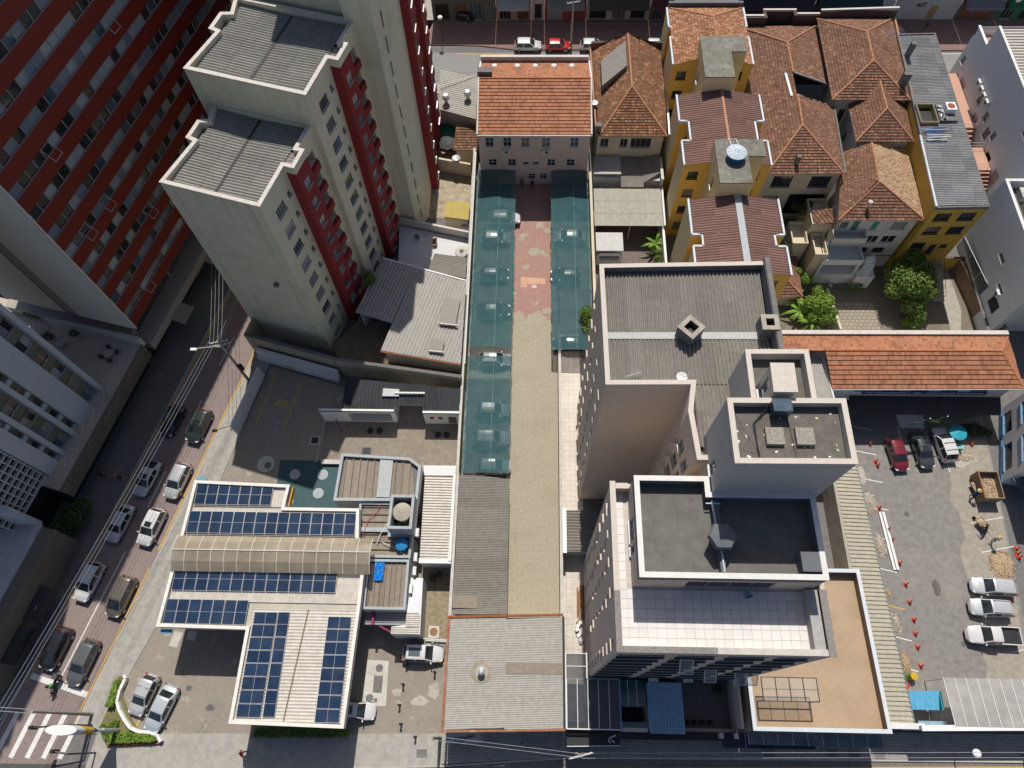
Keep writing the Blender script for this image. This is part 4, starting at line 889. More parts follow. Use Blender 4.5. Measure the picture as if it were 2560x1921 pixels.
hut = thing('yellow_hut', 'small yellow topped utility hut in the wet court', 'hut', (-9.6, 62.5, 0)); MB().prism([(-11.4, 61.2), (-8.3, 60.7), (-8.2, 63.4), (-11.2, 63.7)], 0, 2.6).build('wall', OLDCREAM, hut); MB().prism([(-11.5, 61.1), (-8.2, 60.6), (-8.1, 63.5), (-11.3, 63.8)], 2.6, 2.75).build('roof_slab', mat('yellow_slab', (.42, .33, .10), .85), hut); MB().box(-8.7, 60.6, 0, 1.6, 1.0, .8).build('meter_box', CONC_L, hut)
# court behind: back wall, parasols, sheds
cw = thing('court_back_wall', 'cream wall stub behind the wet court', 'wall', (-13, 71, 0)); MB().prism([(-13.6, 71.6), (-8.4, 70.4), (-8.4, 70.7), (-13.6, 71.9)], 0, 2.4).build('wall_body', OLDCREAM, cw)
def parasol(label, loc, r, m):
    t = thing('parasol', label, 'parasol', loc); x, y, z = loc
    MB().tube((x, y, z), (x, y, z+2.3), .03, 6).build('pole', FRAMED, t); MB().lathe(x, y, [(r, z+1.95), (r*.98, z+1.97), (r*.5, z+2.25), (.05, z+2.45)], 8).build('canopy', m, t)
parasol('open green parasol in the narrow court by the tall tower', (-12.0, 77.5, 0), 1.5, plain('parasol_green', (.02, .18, .09)))
parasol('folded dark grey parasol next to the green one', (-11.9, 74.9, 0), 1.4, plain('parasol_dark', (.05, .055, .06)))
tree('yellow green plant between parasols and tiled roofs', (-10.2, 76.0, 0), 2, [(0, 0, 1.5, .7, .8), (.2, .7, 1.8, .6, .8)], 420, .28, LEAF_Y, .06, 33, 'shrub', cat='shrub')
bw2 = thing('satellite_dish', 'silver dish on the court wall', 'dish', (-10.4, 71.4, 2.4)); MB().lathe(-10.4, 71.4, [(.1, 2.4), (.55, 2.62), (.58, 2.66), (.1, 2.5)], 14).build('reflector', GREYMETAL, bw2); MB().tube((-10.4, 71.4, 2.0), (-10.4, 71.4, 2.45), .04).build('mast', GREYMETAL, bw2)
vs = thing('vented_shed', 'grey ribbed shed roof with two round ventilators beside the orange roof', 'shed', (-10, 82, 0))
corr(vs, [(-13.2, 85.8, 5.2), (-7.3, 83.8, 5.2), (-7.3, 76.2, 4.9), (-13.1, 78.3, 4.9)], (.94, -.3, 0), .35, .04, FIBRO_L, split=False); MB().prism([(-13.0, 85.5), (-7.4, 83.6), (-7.4, 76.5), (-12.9, 78.5)], 0, 4.7).build('wall', OLDCREAM, vs)
for x, y in ((-12.0, 79.4), (-9.0, 80.1)):
    MB().lathe(x, y, [(.25, 4.9), (.25, 5.7), (.5, 5.75), (.52, 6.2), (.3, 6.4)], 14).build('ventilator', GREYMETAL, vs)
MB().tube((-13.1, 82.0, 5.4), (-7.6, 84.6, 5.4), .06, 6).build('pipe', WHITE, vs)
bs = thing('brown_lean_to', 'small brown tiled lean-to under the vented shed', 'shed', (-9, 74, 0)); tile_plane(bs, [(-10.6, 76.2, 3.6), (-7.5, 76.2, 3.6), (-7.5, 72.6, 2.8), (-10.9, 72.6, 2.8)], RBROWN_T); MB().prism([(-10.5, 76), (-7.6, 76), (-7.6, 73), (-10.5, 73)], 0, 2.75).build('wall', OLDCREAM, bs)
# ------------------------------------------------------------------ filling station with solar canopy
cn = thing('solar_canopy', 'L shaped filling station canopy with white edges and rows of blue solar panels', 'canopy', (-27, 12, 0))
CP = [(-35.2, 23.3), (-25.0, 22.95), (-25.2, 20.5), (-17.4, 20.5), (-17.1, 17.2), (-16.2, 14.6), (-16.2, 10.7), (-16.5, 0.0), (-27.1, .2), (-27.0, 8.4), (-35.8, 8.5), (-35.4, 17.5)]
CANW = mat('canopy_white', (.70, .68, .63), .75, .1, 3, .4, (.42, .36, .28), .7)
parts_ = [[(-35.2, 23.3), (-25.0, 22.95), (-25.2, 20.5), (-17.4, 20.5), (-17.1, 17.2), (-16.2, 14.6), (-16.2, 10.72), (-35.65, 10.9), (-35.4, 17.5)], [(-35.65, 10.9), (-27.0, 10.82), (-27.0, 8.4), (-35.8, 8.5)], [(-27.0, 10.82), (-16.2, 10.72), (-16.5, 0), (-27.1, .2)]]
MB().prism(inset(CP, .05), 5.35, 5.6).build('deck', mat('canopy_deck', (.46, .43, .37), .8, .12, 2, .3), cn)
parapet(cn, CP, 5.2, 6.1, .32, CANW, None, 'fascia')
corr(cn, [(-26.7, 10.4, 5.72), (-16.6, 10.4, 5.72), (-16.85, .4, 5.72), (-26.8, .5, 5.72)], (1, 0, 0), .30, .03, METAL_W, 'wave', (1.2, 12), name='roof_sheet', split=True)
corr(cn, [(-34.9, 20.4, 5.72), (-17.8, 20.2, 5.72), (-17.4, 17.6, 5.72), (-35.0, 17.6, 5.72)], (0, 1, 0), .30, .03, METAL_W, 'wave', (1.5, 9))
corr(cn, [(-34.8, 22.9, 5.72), (-25.4, 22.6, 5.72), (-25.5, 20.6, 5.72), (-34.9, 20.6, 5.72)], (0, 1, 0), .30, .03, METAL_W)
corr(cn, [(-35.1, 14.3, 5.72), (-16.6, 14.3, 5.72), (-16.6, 11.0, 5.72), (-35.2, 11.0, 5.72)], (0, 1, 0), .30, .03, METAL_W)
MB().beam((-21.3, 10.4, 5.76), (-22.2, .5, 5.76), .12, .06).build('roof_joint', mat('joint_dirt', (.2, .16, .12), .9), cn)
# solar panels
def solarmat():
    m, n, l, b = nmat('solar_cells'); uv = n.new('ShaderNodeUVMap').outputs[0]
    br = n.new('ShaderNodeTexBrick'); br.offset = 0; l.new(uv, br.inputs['Vector']); br.inputs['Scale'].default_value = 1
    br.inputs['Brick Width'].default_value = .19; br.inputs['Row Height'].default_value = .095; br.inputs['Mortar Size'].default_value = .004
    br.inputs['Color1'].default_value = (.010, .026, .066, 1); br.inputs['Color2'].default_value = (.013, .032, .078, 1); br.inputs['Mortar'].default_value = (.045, .08, .11, 1)
    oi = n.new('ShaderNodeObjectInfo'); mx = mixc(n, l, oi.outputs['Random'], (.75, .8, .85), (1.25, 1.2, 1.15)); cc = mixc(n, l, 1.0, br.outputs['Color'], mx, 'MULTIPLY')
    cc = mixc(n, l, ramp(n, l, noise(n, l, wpos(n), .7, 4), .45, .8, (0, 0, 0), (.25, .25, .25)), cc, (.10, .115, .12))
    l.new(cc, b.inputs['Base Color']); b.inputs['Roughness'].default_value = .16; b.inputs['Specular IOR Level'].default_value = .55; MATS['solar_cells'] = m; return m
SOLAR = solarmat(); PFRAME = plain('panel_frame', (.62, .60, .60), .4, .4)
SPM = {}
def solar(wd, ht, x, y, z, tilt=0, mid='h'):
    key = (wd, ht, mid)
    if key not in SPM:
        g = MB(); g.add([(0, 0, .035), (wd, 0, .035), (wd, ht, .035), (0, ht, .035)], [[0, 1, 2, 3]], 0, [[(0, 0), (wd, 0), (wd, ht), (0, ht)]]); gm = g.mesh('cell_sheet'); gm.materials.append(SOLAR)
        f = MB(); t = .028
        f.box(wd/2, t/2, 0, .045, wd, t); f.box(wd/2, ht-t/2, 0, .045, wd, t); f.box(t/2, ht/2, 0, .045, t, ht-2*t); f.box(wd-t/2, ht/2, 0, .045, t, ht-2*t)
        if mid == 'h': f.box(wd/2, ht/2, .03, .04, wd, .022)
        else: f.box(wd/2, ht/2, .03, .04, .022, ht)
        fm_ = f.mesh('solar_panel'); fm_.materials.append(PFRAME); SPM[key] = (fm_, gm)
    fm_, gm = SPM[key]
    o = inst('solar_panel', fm_, cn, (x, y, z)); o.rotation_euler = (tilt, 0, random.uniform(-.004, .004)); gg = bpy.data.objects.new('cell_sheet', gm); col.objects.link(gg); gg.parent = o
for i in range(7): solar(1.13, 2.2, -34.85+i*1.16, 20.75, 5.84, R_(2))
for i in range(15): solar(1.13, 2.26, -35.0+i*1.16, 17.75, 5.84, R_(2))
for i in range(14): solar(1.13, 2.3, -35.2+i*1.17, 12.0, 5.84, R_(2))
for i in range(7): solar(1.13, 2.3, -35.35+i*1.16, 8.85, 5.84, R_(2))
for i in range(8):
    solar(2.28, 1.13, -26.5-.045*(7-i)*.3, .75+i*1.17, 5.84, R_(1), 'v'); solar(2.28, 1.13, -19.3+.03*i*.3, .45+i*1.17, 5.84, R_(1), 'v')
for i in range(4): solar(1.13, 2.28, -24.15, .8+i*2.34, 5.84, R_(1))
# translucent ridge light
POLY = alphamat('brown_polycarbonate', (.31, .265, .195), .84, .3)
br_ = MB(); N = 15; xa, xb = -35.5, -15.6
pr_ = lambda x, k: [(x, 17.35, 6.25), (x, 16.6, 6.75), (x, 15.8, 7.0), (x, 14.7, 6.75), (x, 13.8, 6.2)][k]
for i in range(N):
    x0, x1 = xa+(xb-xa)*i/N, xa+(xb-xa)*(i+1)/N
    p = MB()
    for k in range(4): p.quad(pr_(x0+.04, k+1), pr_(x1-.04, k+1), pr_(x1-.04, k), pr_(x0+.04, k))
    p.build('polycarbonate_sheet', POLY, cn)
for i in range(N+1):
    x = xa+(xb-xa)*i/N; r_ = MB()
    for k in range(4): r_.beam(pr_(x, k), pr_(x, k+1), .07, .06)
    r_.build('rib', PARAP, cn)
MB().beam((xa, 15.8, 7.03), (xb, 15.8, 7.03), .1, .08).build('ridge_bar', PARAP, cn)
for x, y in ((-33.5, 21.5), (-33.5, 10), (-25, 5.5), (-19, 5.5), (-19.5, 19)): MB().box(x, y, .06, 5.3, .5, .5).build('column', WHITE, cn)
MB().box(-30.0, 15.5, .06, .25, 7, 1.4).build('pump_island', CONC_L, cn); 
for x in (-31.5, -28.5): MB().box(x, 15.5, .25, 1.9, .9, .55).build('fuel_pump', WHITE, cn)
MB().box(-35.0, 8.2, 5.3, 5.45, 1.1, .35).build('edge_sign', plain('sign_cyan', (.03, .3, .5)), cn); MB().box(-34.8, 23.55, 5.3, 5.45, 1.1, .35).build('edge_sign', MATS['sign_cyan'], cn)
MB().box(-24.75, 21.75, 5.3, 6.0, .12, 1.9, R_(-4)).build('end_band', plain('band_amber', (.55, .3, .02)), cn)
# shop building behind the canopy
st = thing('station_shop', 'station shop with brown ribbed roofs grey parapets and a tank tower', 'building', (-15, 20, 0))
GPAR = mat('grey_parapet', (.36, .40, .42), .8, .1, 3, .35, (.32, .12, .05), 1.1)
roof1 = [(-20.3, 26.9), (-12.8, 26.5), (-11.5, 25.6), (-11.6, 21.7), (-20.5, 21.6)]
skirt(st, roof1, .06, 4.6, GREYWHITE); MB().prism(inset(roof1, .05), 4.3, 4.55).build('roof_slab', CONC_D, st); parapet(st, roof1, 4.55, 5.05, .3, GPAR, None)
corr(st, [(-19.9, 26.5, 4.75), (-12.1, 26.1, 4.75), (-12.0, 22.0, 4.68), (-20.1, 22.0, 4.68)], (0, 1, 0), .78, .085, FIBRO_BR, 'rib', (.78, 9), split=True)
MB().prism([(-16.0, 26.35), (-14.6, 26.3), (-14.6, 22.1), (-16.0, 22.1)], 4.86, 4.9).build('metal_patch', plain('dull_zinc', (.36, .385, .40), .6), st)
roof2 = [(-17.8, 21.6), (-14.2, 21.6), (-14.2, 18.2), (-11.9, 18.2), (-11.9, 15.8), (-17.5, 15.8)]
skirt(st, roof2, .06, 4.2, GREYWHITE); MB().prism(inset(roof2, .05), 4.0, 4.2).build('roof_slab', CONC_D, st); parapet(st, roof2, 4.2, 4.7, .25, GPAR, None)
corr(st, [(-17.4, 21.3, 4.4), (-14.4, 21.3, 4.4), (-14.4, 18.9, 4.4), (-17.3, 18.9, 4.4)], (1, 0, 0), .78, .085, FIBRO_BR, 'rib', (.78, 9), split=True)
corr(st, [(-17.2, 18.4, 4.4), (-12.2, 18.0, 4.4), (-12.2, 16.0, 4.4), (-17.2, 16.0, 4.4)], (1, 0, 0), .78, .085, FIBRO_BR, 'rib', (.78, 9), split=True)
MB().prism([(-17.5, 18.9), (-14.2, 18.9), (-14.2, 18.45), (-17.5, 18.45)], 4.2, 4.68).build('parapet', GPAR, st)
roof3 = [(-16.3, 15.65), (-12.0, 15.65), (-12.0, 10.7), (-16.3, 10.7)]
skirt(st, roof3, .06, 4.1, WHITE); MB().prism(inset(roof3, .05), 3.9, 4.1).build('roof_slab', CONC_D, st); parapet(st, roof3, 4.1, 4.6, .25, GPAR, None)
corr(st, [(-16.0, 15.3, 4.35), (-12.3, 15.3, 4.35), (-12.3, 11.0, 4.3), (-16.0, 11.0, 4.3)], (0, 1, 0), .52, .08, FIBRO_BR, 'rib', (.52, 9), split=True)
tb = [(-14.15, 18.2), (-11.65, 18.2), (-11.6, 21.75), (-14.05, 21.75)]
for i in range(4): wall(st, ccw(tb)[i], ccw(tb)[(i+1) % 4], 4.0, 7.0, GREYWHITE)
parapet(st, tb, 5.3, 7.0, .28, GPAR, None, 'tank_box'); MB().prism(inset(tb, .28), 5.2, 5.35).build('tank_floor', BLACK, st)
def watertank(label, x, y, z, r, h, body, lid):
    t = thing('water_tank', label, 'water tank', (x, y, z)); MB().lathe(x, y, [(r*.86, z), (r*.97, z+h*.9), (r, z+h)], 20).build('tank_body', body, t)
    L = MB(); L.lathe(x, y, [(r*1.05, z+h), (r*1.05, z+h+.06), (r*.5, z+h+.22), (r*.12, z+h+.27)], 20)
    for i in range(10): a = i*math.pi/5; L.beam((x+.15*math.cos(a), y+.15*math.sin(a), z+h+.28), (x+r*1.03*math.cos(a), y+r*1.03*math.sin(a), z+h+.075), .06, .05)
    L.build('lid', lid, t); return t
BLUET = plain('tank_blue', (.02, .13, .33), .45); BLUEL = plain('lid_blue', (.03, .26, .55), .4)
watertank('beige lidded round tank inside the grey tank box', -12.85, 20.1, 5.35, .92, 1.1, CONC_L, mat('beige_lid', (.40, .365, .31), .8))
watertank('small bright blue lidded tank on the brown shop roof', -12.85, 17.1, 4.5, .62, .55, BLUET, BLUEL)
tree('weeds growing round the tank in the grey box', (-12.6, 19.0, 5.35), .5, [(.2, 0, .35, .3, .8), (-.6, .2, .3, .25, .8), (.5, 1.9, .3, .25, .8)], 150, .16, LEAF_Y, .02, 41, 'weeds', cat='plant')
tar = thing('blue_tarp', 'crumpled bright blue tarpaulin on the brown ribbed roof', 'tarpaulin', (-15.0, 14.5, 4.4)); tm_ = MB(); rr_ = random.Random(2); n_ = 9
V = [[(-15.5+.14*i+rr_.uniform(-.05, .05), 13.5+.23*j+rr_.uniform(-.05, .05), 4.48+.09*math.sin(i*2.1+j)+rr_.uniform(0, .1)) for i in range(n_-1)] for j in range(n_)]
for j in range(n_-1):
    for i in range(n_-2): tm_.quad(V[j][i], V[j][i+1], V[j+1][i+1], V[j+1][i])
tm_.build('tarp_sheet', plain('tarp_blue', (.015, .2, .62), .35), tar)
hs = thing('garden_hose', 'red hose snaking over the shop roof', 'hose', (-16, 20, 4.5)); MB().path([(-14.4, 21.9, 5.1), (-15.4, 21.7, 4.62), (-15.9, 20.5, 4.55), (-16.7, 19.8, 4.55), (-16.9, 18.4, 4.74), (-17.1, 17.2, 4.55)], .035).build('hose_pipe', plain('hose_red', (.45, .05, .06)), hs)
MB().path([(-14.3, 20.0, 4.6), (-15.3, 18.0, 4.72), (-15.5, 17.2, 4.6)], .035).build('pipe', WHITE, st)
MB().path([(-15.0, 17.4, 4.6), (-13.2, 16.6, 4.6), (-12.0, 15.7, 4.65)], .035).build('pipe', WHITE, st)
# ac units on the side wall
for i, (y, z) in enumerate(((19.1, 3.9), (16.6, 3.7), (15.2, 3.7), (13.4, 3.6))):
    ac_unit(None, (-11.45 if i < 3 else -11.7, y-.6, z), R_(90), 'air conditioners on the shop side wall', label=['round fan air conditioner below the tank box', 'air conditioner beside the white ribbed roof', 'air conditioner at the corner of the white ribbed roof', 'air conditioner above the silver roof'][i])
# white ribbed side roof
wr_ = thing('white_side_roof', 'narrow building with white ribbed roof between shop and alley', 'building', (-9.5, 20, 0))
skirt(wr_, [(-11.2, 15.8), (-7.9, 15.8), (-7.9, 25.9), (-11.3, 25.9)], .06, 3.2, GREYWHITE)
corr(wr_, [(-11.25, 25.0, 3.45), (-8.15, 25.0, 3.35), (-8.15, 16.1, 3.35), (-11.15, 16.1, 3.45)], (1, 0, 0), .30, .05, METAL_W, 'trap', (1.2, 9), split=True)
MB().prism([(-8.15, 15.8), (-7.85, 15.8), (-7.85, 25.1), (-8.15, 25.1)], 3.0, 3.6).build('gutter', WHITE, wr_)
MB().prism([(-11.3, 25.05), (-7.9, 25.05), (-7.9, 26.2), (-11.5, 26.2)], 3.2, 3.5).build('concrete_lip', GREYWHITE, wr_); MB().prism([(-11.2, 15.55), (-7.85, 15.55), (-7.85, 16.05), (-11.2, 16.05)], 3.0, 3.5).build('coping', WHITE, wr_)
# silver annex
an = thing('silver_annex', 'narrow annex with crumpled silver roof at the shop corner', 'building', (-11.5, 11, 0))
MB().prism([(-11.85, 14.0), (-10.6, 14.0), (-10.5, 8.5), (-13.4, 8.5), (-13.4, 9.2), (-12.0, 9.4)], .06, 3.7).build('wall', GREYWHITE, an)
MB().prism([(-11.75, 13.9), (-10.75, 13.9), (-10.75, 10.5), (-11.95, 10.5)], 3.7, 3.78).build('silver_sheet', mat('crumpled_silver', (.55, .57, .59), .35, .2, 3, .25, (.35, .22, .15), 1.2, metal=.6, bump=.6), an)
corr(an, [(-12.0, 10.4, 3.82), (-10.6, 10.4, 3.82), (-10.6, 9.2, 3.78), (-12.0, 9.2, 3.78)], (1, 0, 0), .2, .03, METAL_W)
corr(an, [(-13.4, 9.15, 3.8), (-10.6, 9.1, 3.8), (-10.6, 8.5, 3.72), (-13.4, 8.5, 3.72)], (1, 0, 0), .2, .03, METAL_W)
corr(an, [(-16.2, 10.6, 3.3), (-12.1, 10.6, 3.3), (-12.1, 9.4, 3.1), (-16.2, 9.4, 3.1)], (1, 0, 0), .25, .03, ZINC_OLD)
MB().box(-15.35, 10.0, 3.2, 3.6, .25, 1.3).build('sign_band', plain('magenta_sign', (.25, .01, .09)), an); MB().box(-14.0, 9.0, 2.2, 3.0, 1.8, .15, R_(-25)).build('sign_band', MATS['magenta_sign'], an)
sheet('strip_yard', [(-10.4, 15.4), (-7.9, 15.4), (-7.9, 8.4), (-10.4, 8.4)], .066, mat('mossy_concrete', (.26, .215, .14), .95, .3, 2.5, .45, (.12, .12, .05), .7))
tree('weeds in the dark strip yard', (-10.0, 14.7, .07), .6, [(0, 0, .5, .5, .8), (.6, .3, .4, .35, .8)], 240, .2, LEAF_D, .02, 43, 'weeds', cat='plant')
mh = thing('manhole', 'pale framed manhole in the mossy strip yard', 'manhole', (-9.6, 9.2, .07)); MB().box(-9.6, 9.2, .07, .11, 1.1, 1.2).build('frame', CONC_L, mh); MB().lathe(-9.6, 9.2, [(.42, .11), (.42, .13)], 16).build('lid', WOOD, mh)
fg = thing('yard_gate', 'low metal gate across the strip yard', 'gate', (-9.2, 8.3, 0)); MB().beam((-10.4, 8.35, 1.7), (-7.9, 8.25, 1.7), .1, .1).build('top_rail', GREYMETAL, fg); MB().beam((-10.4, 8.35, .3), (-7.9, 8.25, .3), .1, .1).build('bottom_rail', GREYMETAL, fg)
for i in range(8): MB().tube((-10.3+i*.33, 8.34-.01*i, .3), (-10.3+i*.33, 8.34-.01*i, 1.7), .02, 5).build('bar', GREYMETAL, fg)
# black-roofed shed at the back of the yard
bk = thing('black_roof_shed', 'long shed with sooty black ribbed roof and white front walls', 'shed', (-14, 34, 0))
corr(bk, [(-21.5, 36.9, 3.3), (-7.9, 35.7, 3.3), (-7.9, 33.7, 3.0), (-21.5, 33.7, 3.0)], (0, 1, 0), .42, .05, FIBRO_DK, 'trap', (1.26, 9), split=True)
corr(bk, [(-21.5, 33.7, 3.0), (-15.4, 33.7, 3.0), (-15.4, 33.0, 2.94), (-21.5, 33.0, 2.94)], (0, 1, 0), .42, .05, FIBRO_DK, 'trap')
corr(bk, [(-12.0, 33.7, 3.0), (-7.9, 33.7, 3.0), (-7.9, 33.0, 2.94), (-12.0, 33.0, 2.94)], (0, 1, 0), .42, .05, FIBRO_DK, 'trap')
MB().prism([(-16.9, 35.6), (-15.0, 35.5), (-15.0, 34.6), (-16.9, 34.6)], 3.22, 3.34).build('skylight', plain('milky_skylight', (.34, .38, .40), .4), bk)
wall(bk, (-24.1, 32.75), (-15.4, 32.75), .06, 3.15, WHITE, [(3.2, 8.2, .15, 2.5, 'void')], depth=1.2); MB().prism([(-24.1, 32.75), (-15.4, 32.75), (-15.4, 33.0), (-24.1, 33.0)], 2.9, 3.2).build('parapet', WHITE, bk)
wall(bk, (-12.1, 32.6), (-7.9, 32.6), .06, 3.15, WHITE, [(2.8, 3.7, .1, 2.1, 'door', CONC_D)], depth=.3); MB().prism([(-12.1, 32.6), (-7.9, 32.6), (-7.9, 32.85), (-12.1, 32.85)], 2.9, 3.2).build('parapet', WHITE, bk)
wall(bk, (-15.4, 32.75), (-15.4, 34.9), .06, 3.3, WHITE); wall(bk, (-15.4, 34.9), (-12.1, 34.9), .06, 3.4, WHITE, [(1.4, 1.9, 1.6, 2.0, 's2', GL_D)]); wall(bk, (-12.1, 34.9), (-12.1, 32.6), .06, 3.3, WHITE)
MB().prism([(-15.5, 34.9), (-12.0, 34.9), (-12.0, 35.1), (-15.5, 35.1)], 3.3, 3.5).build('parapet', GREYWHITE, bk)
for x, c in ((-11.2, (.3, .03, .03)), (-10.2, (.22, .09, .05))): MB().box(x, 32.57, 1.5, 2.1, .5, .05).build('wall_sign', plain('wallsign%d' % int(-x), c), bk)
wl2 = thing('white_yard_boundary', 'white painted low wall with orange letters along the shaded yard', 'wall', (-28, 39, 0))
MB().prism([(-33.4, 41.6), (-22.9, 38.6), (-22.9, 38.2), (-33.4, 41.2)], .06, 2.1).build('wall_body', WHITE, wl2); MB().prism([(-33.4, 41.2), (-23.0, 38.2), (-23.0, 37.8), (-33.4, 40.8)], .06, 1.0).build('wall_step', GREYWHITE, wl2)
letters(wl2, 'AR', .9, plain('orange_letter', (.55, .2, .04)), (-29.2, 39.55, .55), (R_(90), 0, R_(-16)))
bb = thing('yard_hoarding', 'long pale hoarding panel between pavement and shaded yard', 'fence', (-33, 35, 0))
MB().prism([(-34.2, 30.9), (-34.05, 30.86), (-32.25, 38.6), (-32.4, 38.64)], .3, 2.7).build('panel', GREYWHITE, bb); MB().beam((-34.15, 30.85, 2.72), (-32.3, 38.65, 2.72), .16, .06).build('top_rail', WHITE, bb)
for k in range(4): MB().tube((-34.2+k*.6, 30.9+k*2.55, 0), (-34.2+k*.6, 30.9+k*2.55, 2.7), .05).build('post', GREYMETAL, bb)
# white wall with yard pole, low kerb by the canopy
yk = thing('yard_bench', 'long pale concrete bench by the brown ribbed roof', 'bench', (-22.2, 27.6, 0)); MB().box(-22.3, 27.55, .35, .5, 3.0, .55).build('seat', CONC_L, yk)
for dx in (-1.2, 1.2): MB().box(-22.3+dx, 27.55, .06, .35, .25, .45).build('leg', CONC_L, yk)
yp = thing('yard_pipe', 'thin dark upright pipe in the middle of the yard', 'pole', (-21.9, 31.5, 0)); MB().tube((-21.9, 31.6, .06), (-21.9, 31.6, 3.4), .06).build('pipe_body', DARKMETAL, yp)
# planted island with curved white wall
isl = thing('planted_island', 'planted corner island with clipped hedges and a curved white wall', 'planter', (-40, 1, 0))
ip = [(-41.4, 4.3), (-40.5, 4.4), (-40.5, 2.4), (-39.0, .3), (-38.1, -.6), (-36.4, -.7), (-35.5, -1.55), (-40.8, -1.85), (-42.1, -.4), (-41.6, 1.6)]
MB().prism(ip, .03, .22).build('soil_bed', mat('dry_grass', (.16, .15, .06), .95, .3, 4), isl)
wpts = [(-40.65, 4.45), (-40.45, 4.1), (-40.75, 3.0), (-40.75, 2.0), (-40.3, 1.2), (-39.5, .3), (-38.8, -.35), (-37.9, -.65), (-36.7, -.7), (-35.9, -1.0), (-35.5, -1.5)]
iw = MB()
for a, b in zip(wpts[:-1], wpts[1:]): iw.beam((*a, .4), (*b, .4), .28, .55)
iw.build('curved_wall', WHITE, isl)
MB().beam((-35.45, -1.6, .2), (-40.9, -1.95, .2), .18, .3).build('brick_edge', RUST, isl)
def hedge_block(pts, z0, z1, n, seed):
    rnd = random.Random(seed); mb = MB(); pp = ccw(pts); xs = [p[0] for p in pp]; ys = [p[1] for p in pp]
    def inside(x, y):
        return all((pp[(i+1) % len(pp)][0]-pp[i][0])*(y-pp[i][1])-(pp[(i+1) % len(pp)][1]-pp[i][1])*(x-pp[i][0]) > 0 for i in range(len(pp)))
    k = 0
    while k < n:
        x, y = rnd.uniform(min(xs), max(xs)), rnd.uniform(min(ys), max(ys))
        if not inside(x, y): continue
        k += 1; z = z1+rnd.uniform(-.12, .06) if rnd.random() < .7 else rnd.uniform(z0, z1); p = Vector((x, y, z)); a = Vector((rnd.gauss(0, 1), rnd.gauss(0, 1), rnd.gauss(0, .5))).normalized(); b = a.cross(Vector((rnd.gauss(0, 1), rnd.gauss(0, 1), 1))).normalized()
        L = rnd.uniform(.08, .17); mb.add([p-a*L, p+b*L*.5, p+a*L, p-b*L*.5], [[0, 1, 2, 3]])
    mb.prism(inset(pp, .1), z0, z1-.08); return mb
hedge_block([(-41.35, 3.9), (-40.85, 4.0), (-40.95, 1.5), (-41.7, 1.5)], .2, .85, 900, 1).build('hedge', LEAF_Y, isl)
hedge_block([(-40.9, -.95), (-38.6, -.75), (-36.1, -1.0), (-36.0, -1.5), (-40.6, -1.75)], .2, .75, 1600, 2).build('hedge', LEAF_Y, isl)
hedge_block([(-42.0, -.3), (-40.2, .35), (-40.1, -.6), (-41.0, -1.6)], .2, .6, 700, 3).build('hedge', LEAF, isl)
# totem
TOTX, TOTY = -40.1, -.6
tt = thing('station_totem', 'tall lens shaped station totem with white top and yellow blue side', 'sign', (TOTX, TOTY, .2))
def lens(z0, w0, z1, w1, m, nm):
    MB().lathe(TOTX-.2, TOTY, [(w0, z0), (w1, z1)], 22, sx=1, sy=.30).build(nm, m, tt)
MB().lathe(TOTX, TOTY, [(.22, .1), (.2, 3.2)], 10).build('stem', GREYMETAL, tt)
lens(2.8, .35, 5.2, .85, GREYWHITE, 'lower_panel'); lens(5.21, .86, 6.3, 1.15, plain('totem_blue', (.01, .06, .22)), 'blue_band'); lens(6.31, 1.16, 8.2, 1.38, plain('totem_yellow', (.62, .36, .01)), 'yellow_panel'); lens(8.21, 1.38, 9.6, 1.42, GREYWHITE, 'upper_panel')
MB().lathe(TOTX-.2, TOTY, [(1.42, 9.61), (1.40, 9.66)], 22, sx=1, sy=.30).build('top_plate', WHITE, tt)
# bollards
for i, (x, y) in enumerate(((-12.1, 6.0), (-12.3, 4.1), (-12.5, 2.2), (-12.2, .5), (-9.2, 5.3), (-10.7, -.6))):
    t = thing('bollard', ['dark bollard closest to the white car under the silver annex', 'second dark bollard in the row', 'third dark bollard with yellow cap in the row', 'last dark bollard of the row by the pavement', 'dark bollard by the rusty low roof edge', 'dark bollard on the apron by the utility pole'][i], 'bollard', (x, y, .06), 0, 'bollards on the station exit')
    MB().lathe(x, y, [(.15, .06), (.15, .1), (.09, .14), (.09, .85), (.12, .9), (.12, 1.0), (.05, 1.05)], 10).build('post', BLACK, t); MB().lathe(x, y, [(.121, .86), (.121, .92)], 10).build('band', plain('bollard_band', (.4, .25, .03)), t)
sl = thing('tank_slab', 'pale concrete tank slab with two round lids and a square hatch', 'slab', (-15.2, 4, .06)); MB().prism([(-16.2, 6.4), (-14.0, 6.3), (-13.9, 2.1), (-16.3, 2.0)], .06, .085).build('slab_surface', CONC_L, sl)
for x, y in ((-14.9, 5.6), (-15.6, 2.8)): MB().lathe(x, y, [(.38, .085), (.38, .1)], 18).build('lid', CONC_D, sl)
MB().box(-14.9, 4.1, .085, .1, .9, 1.6).build('hatch', CONC_D, sl); MB().box(-15.0, 2.6, .085, .1, .35, .35).build('hatch', CONC_D, sl)
hd = thing('station_hedge', 'dark clipped hedge along the station front edge under the canopy', 'hedge', (-21, -.4, 0)); hedge_block([(-26.5, -.15), (-17.2, .05), (-17.2, -.75), (-26.5, -.95)], .06, .8, 1800, 6).build('foliage', LEAF, hd)

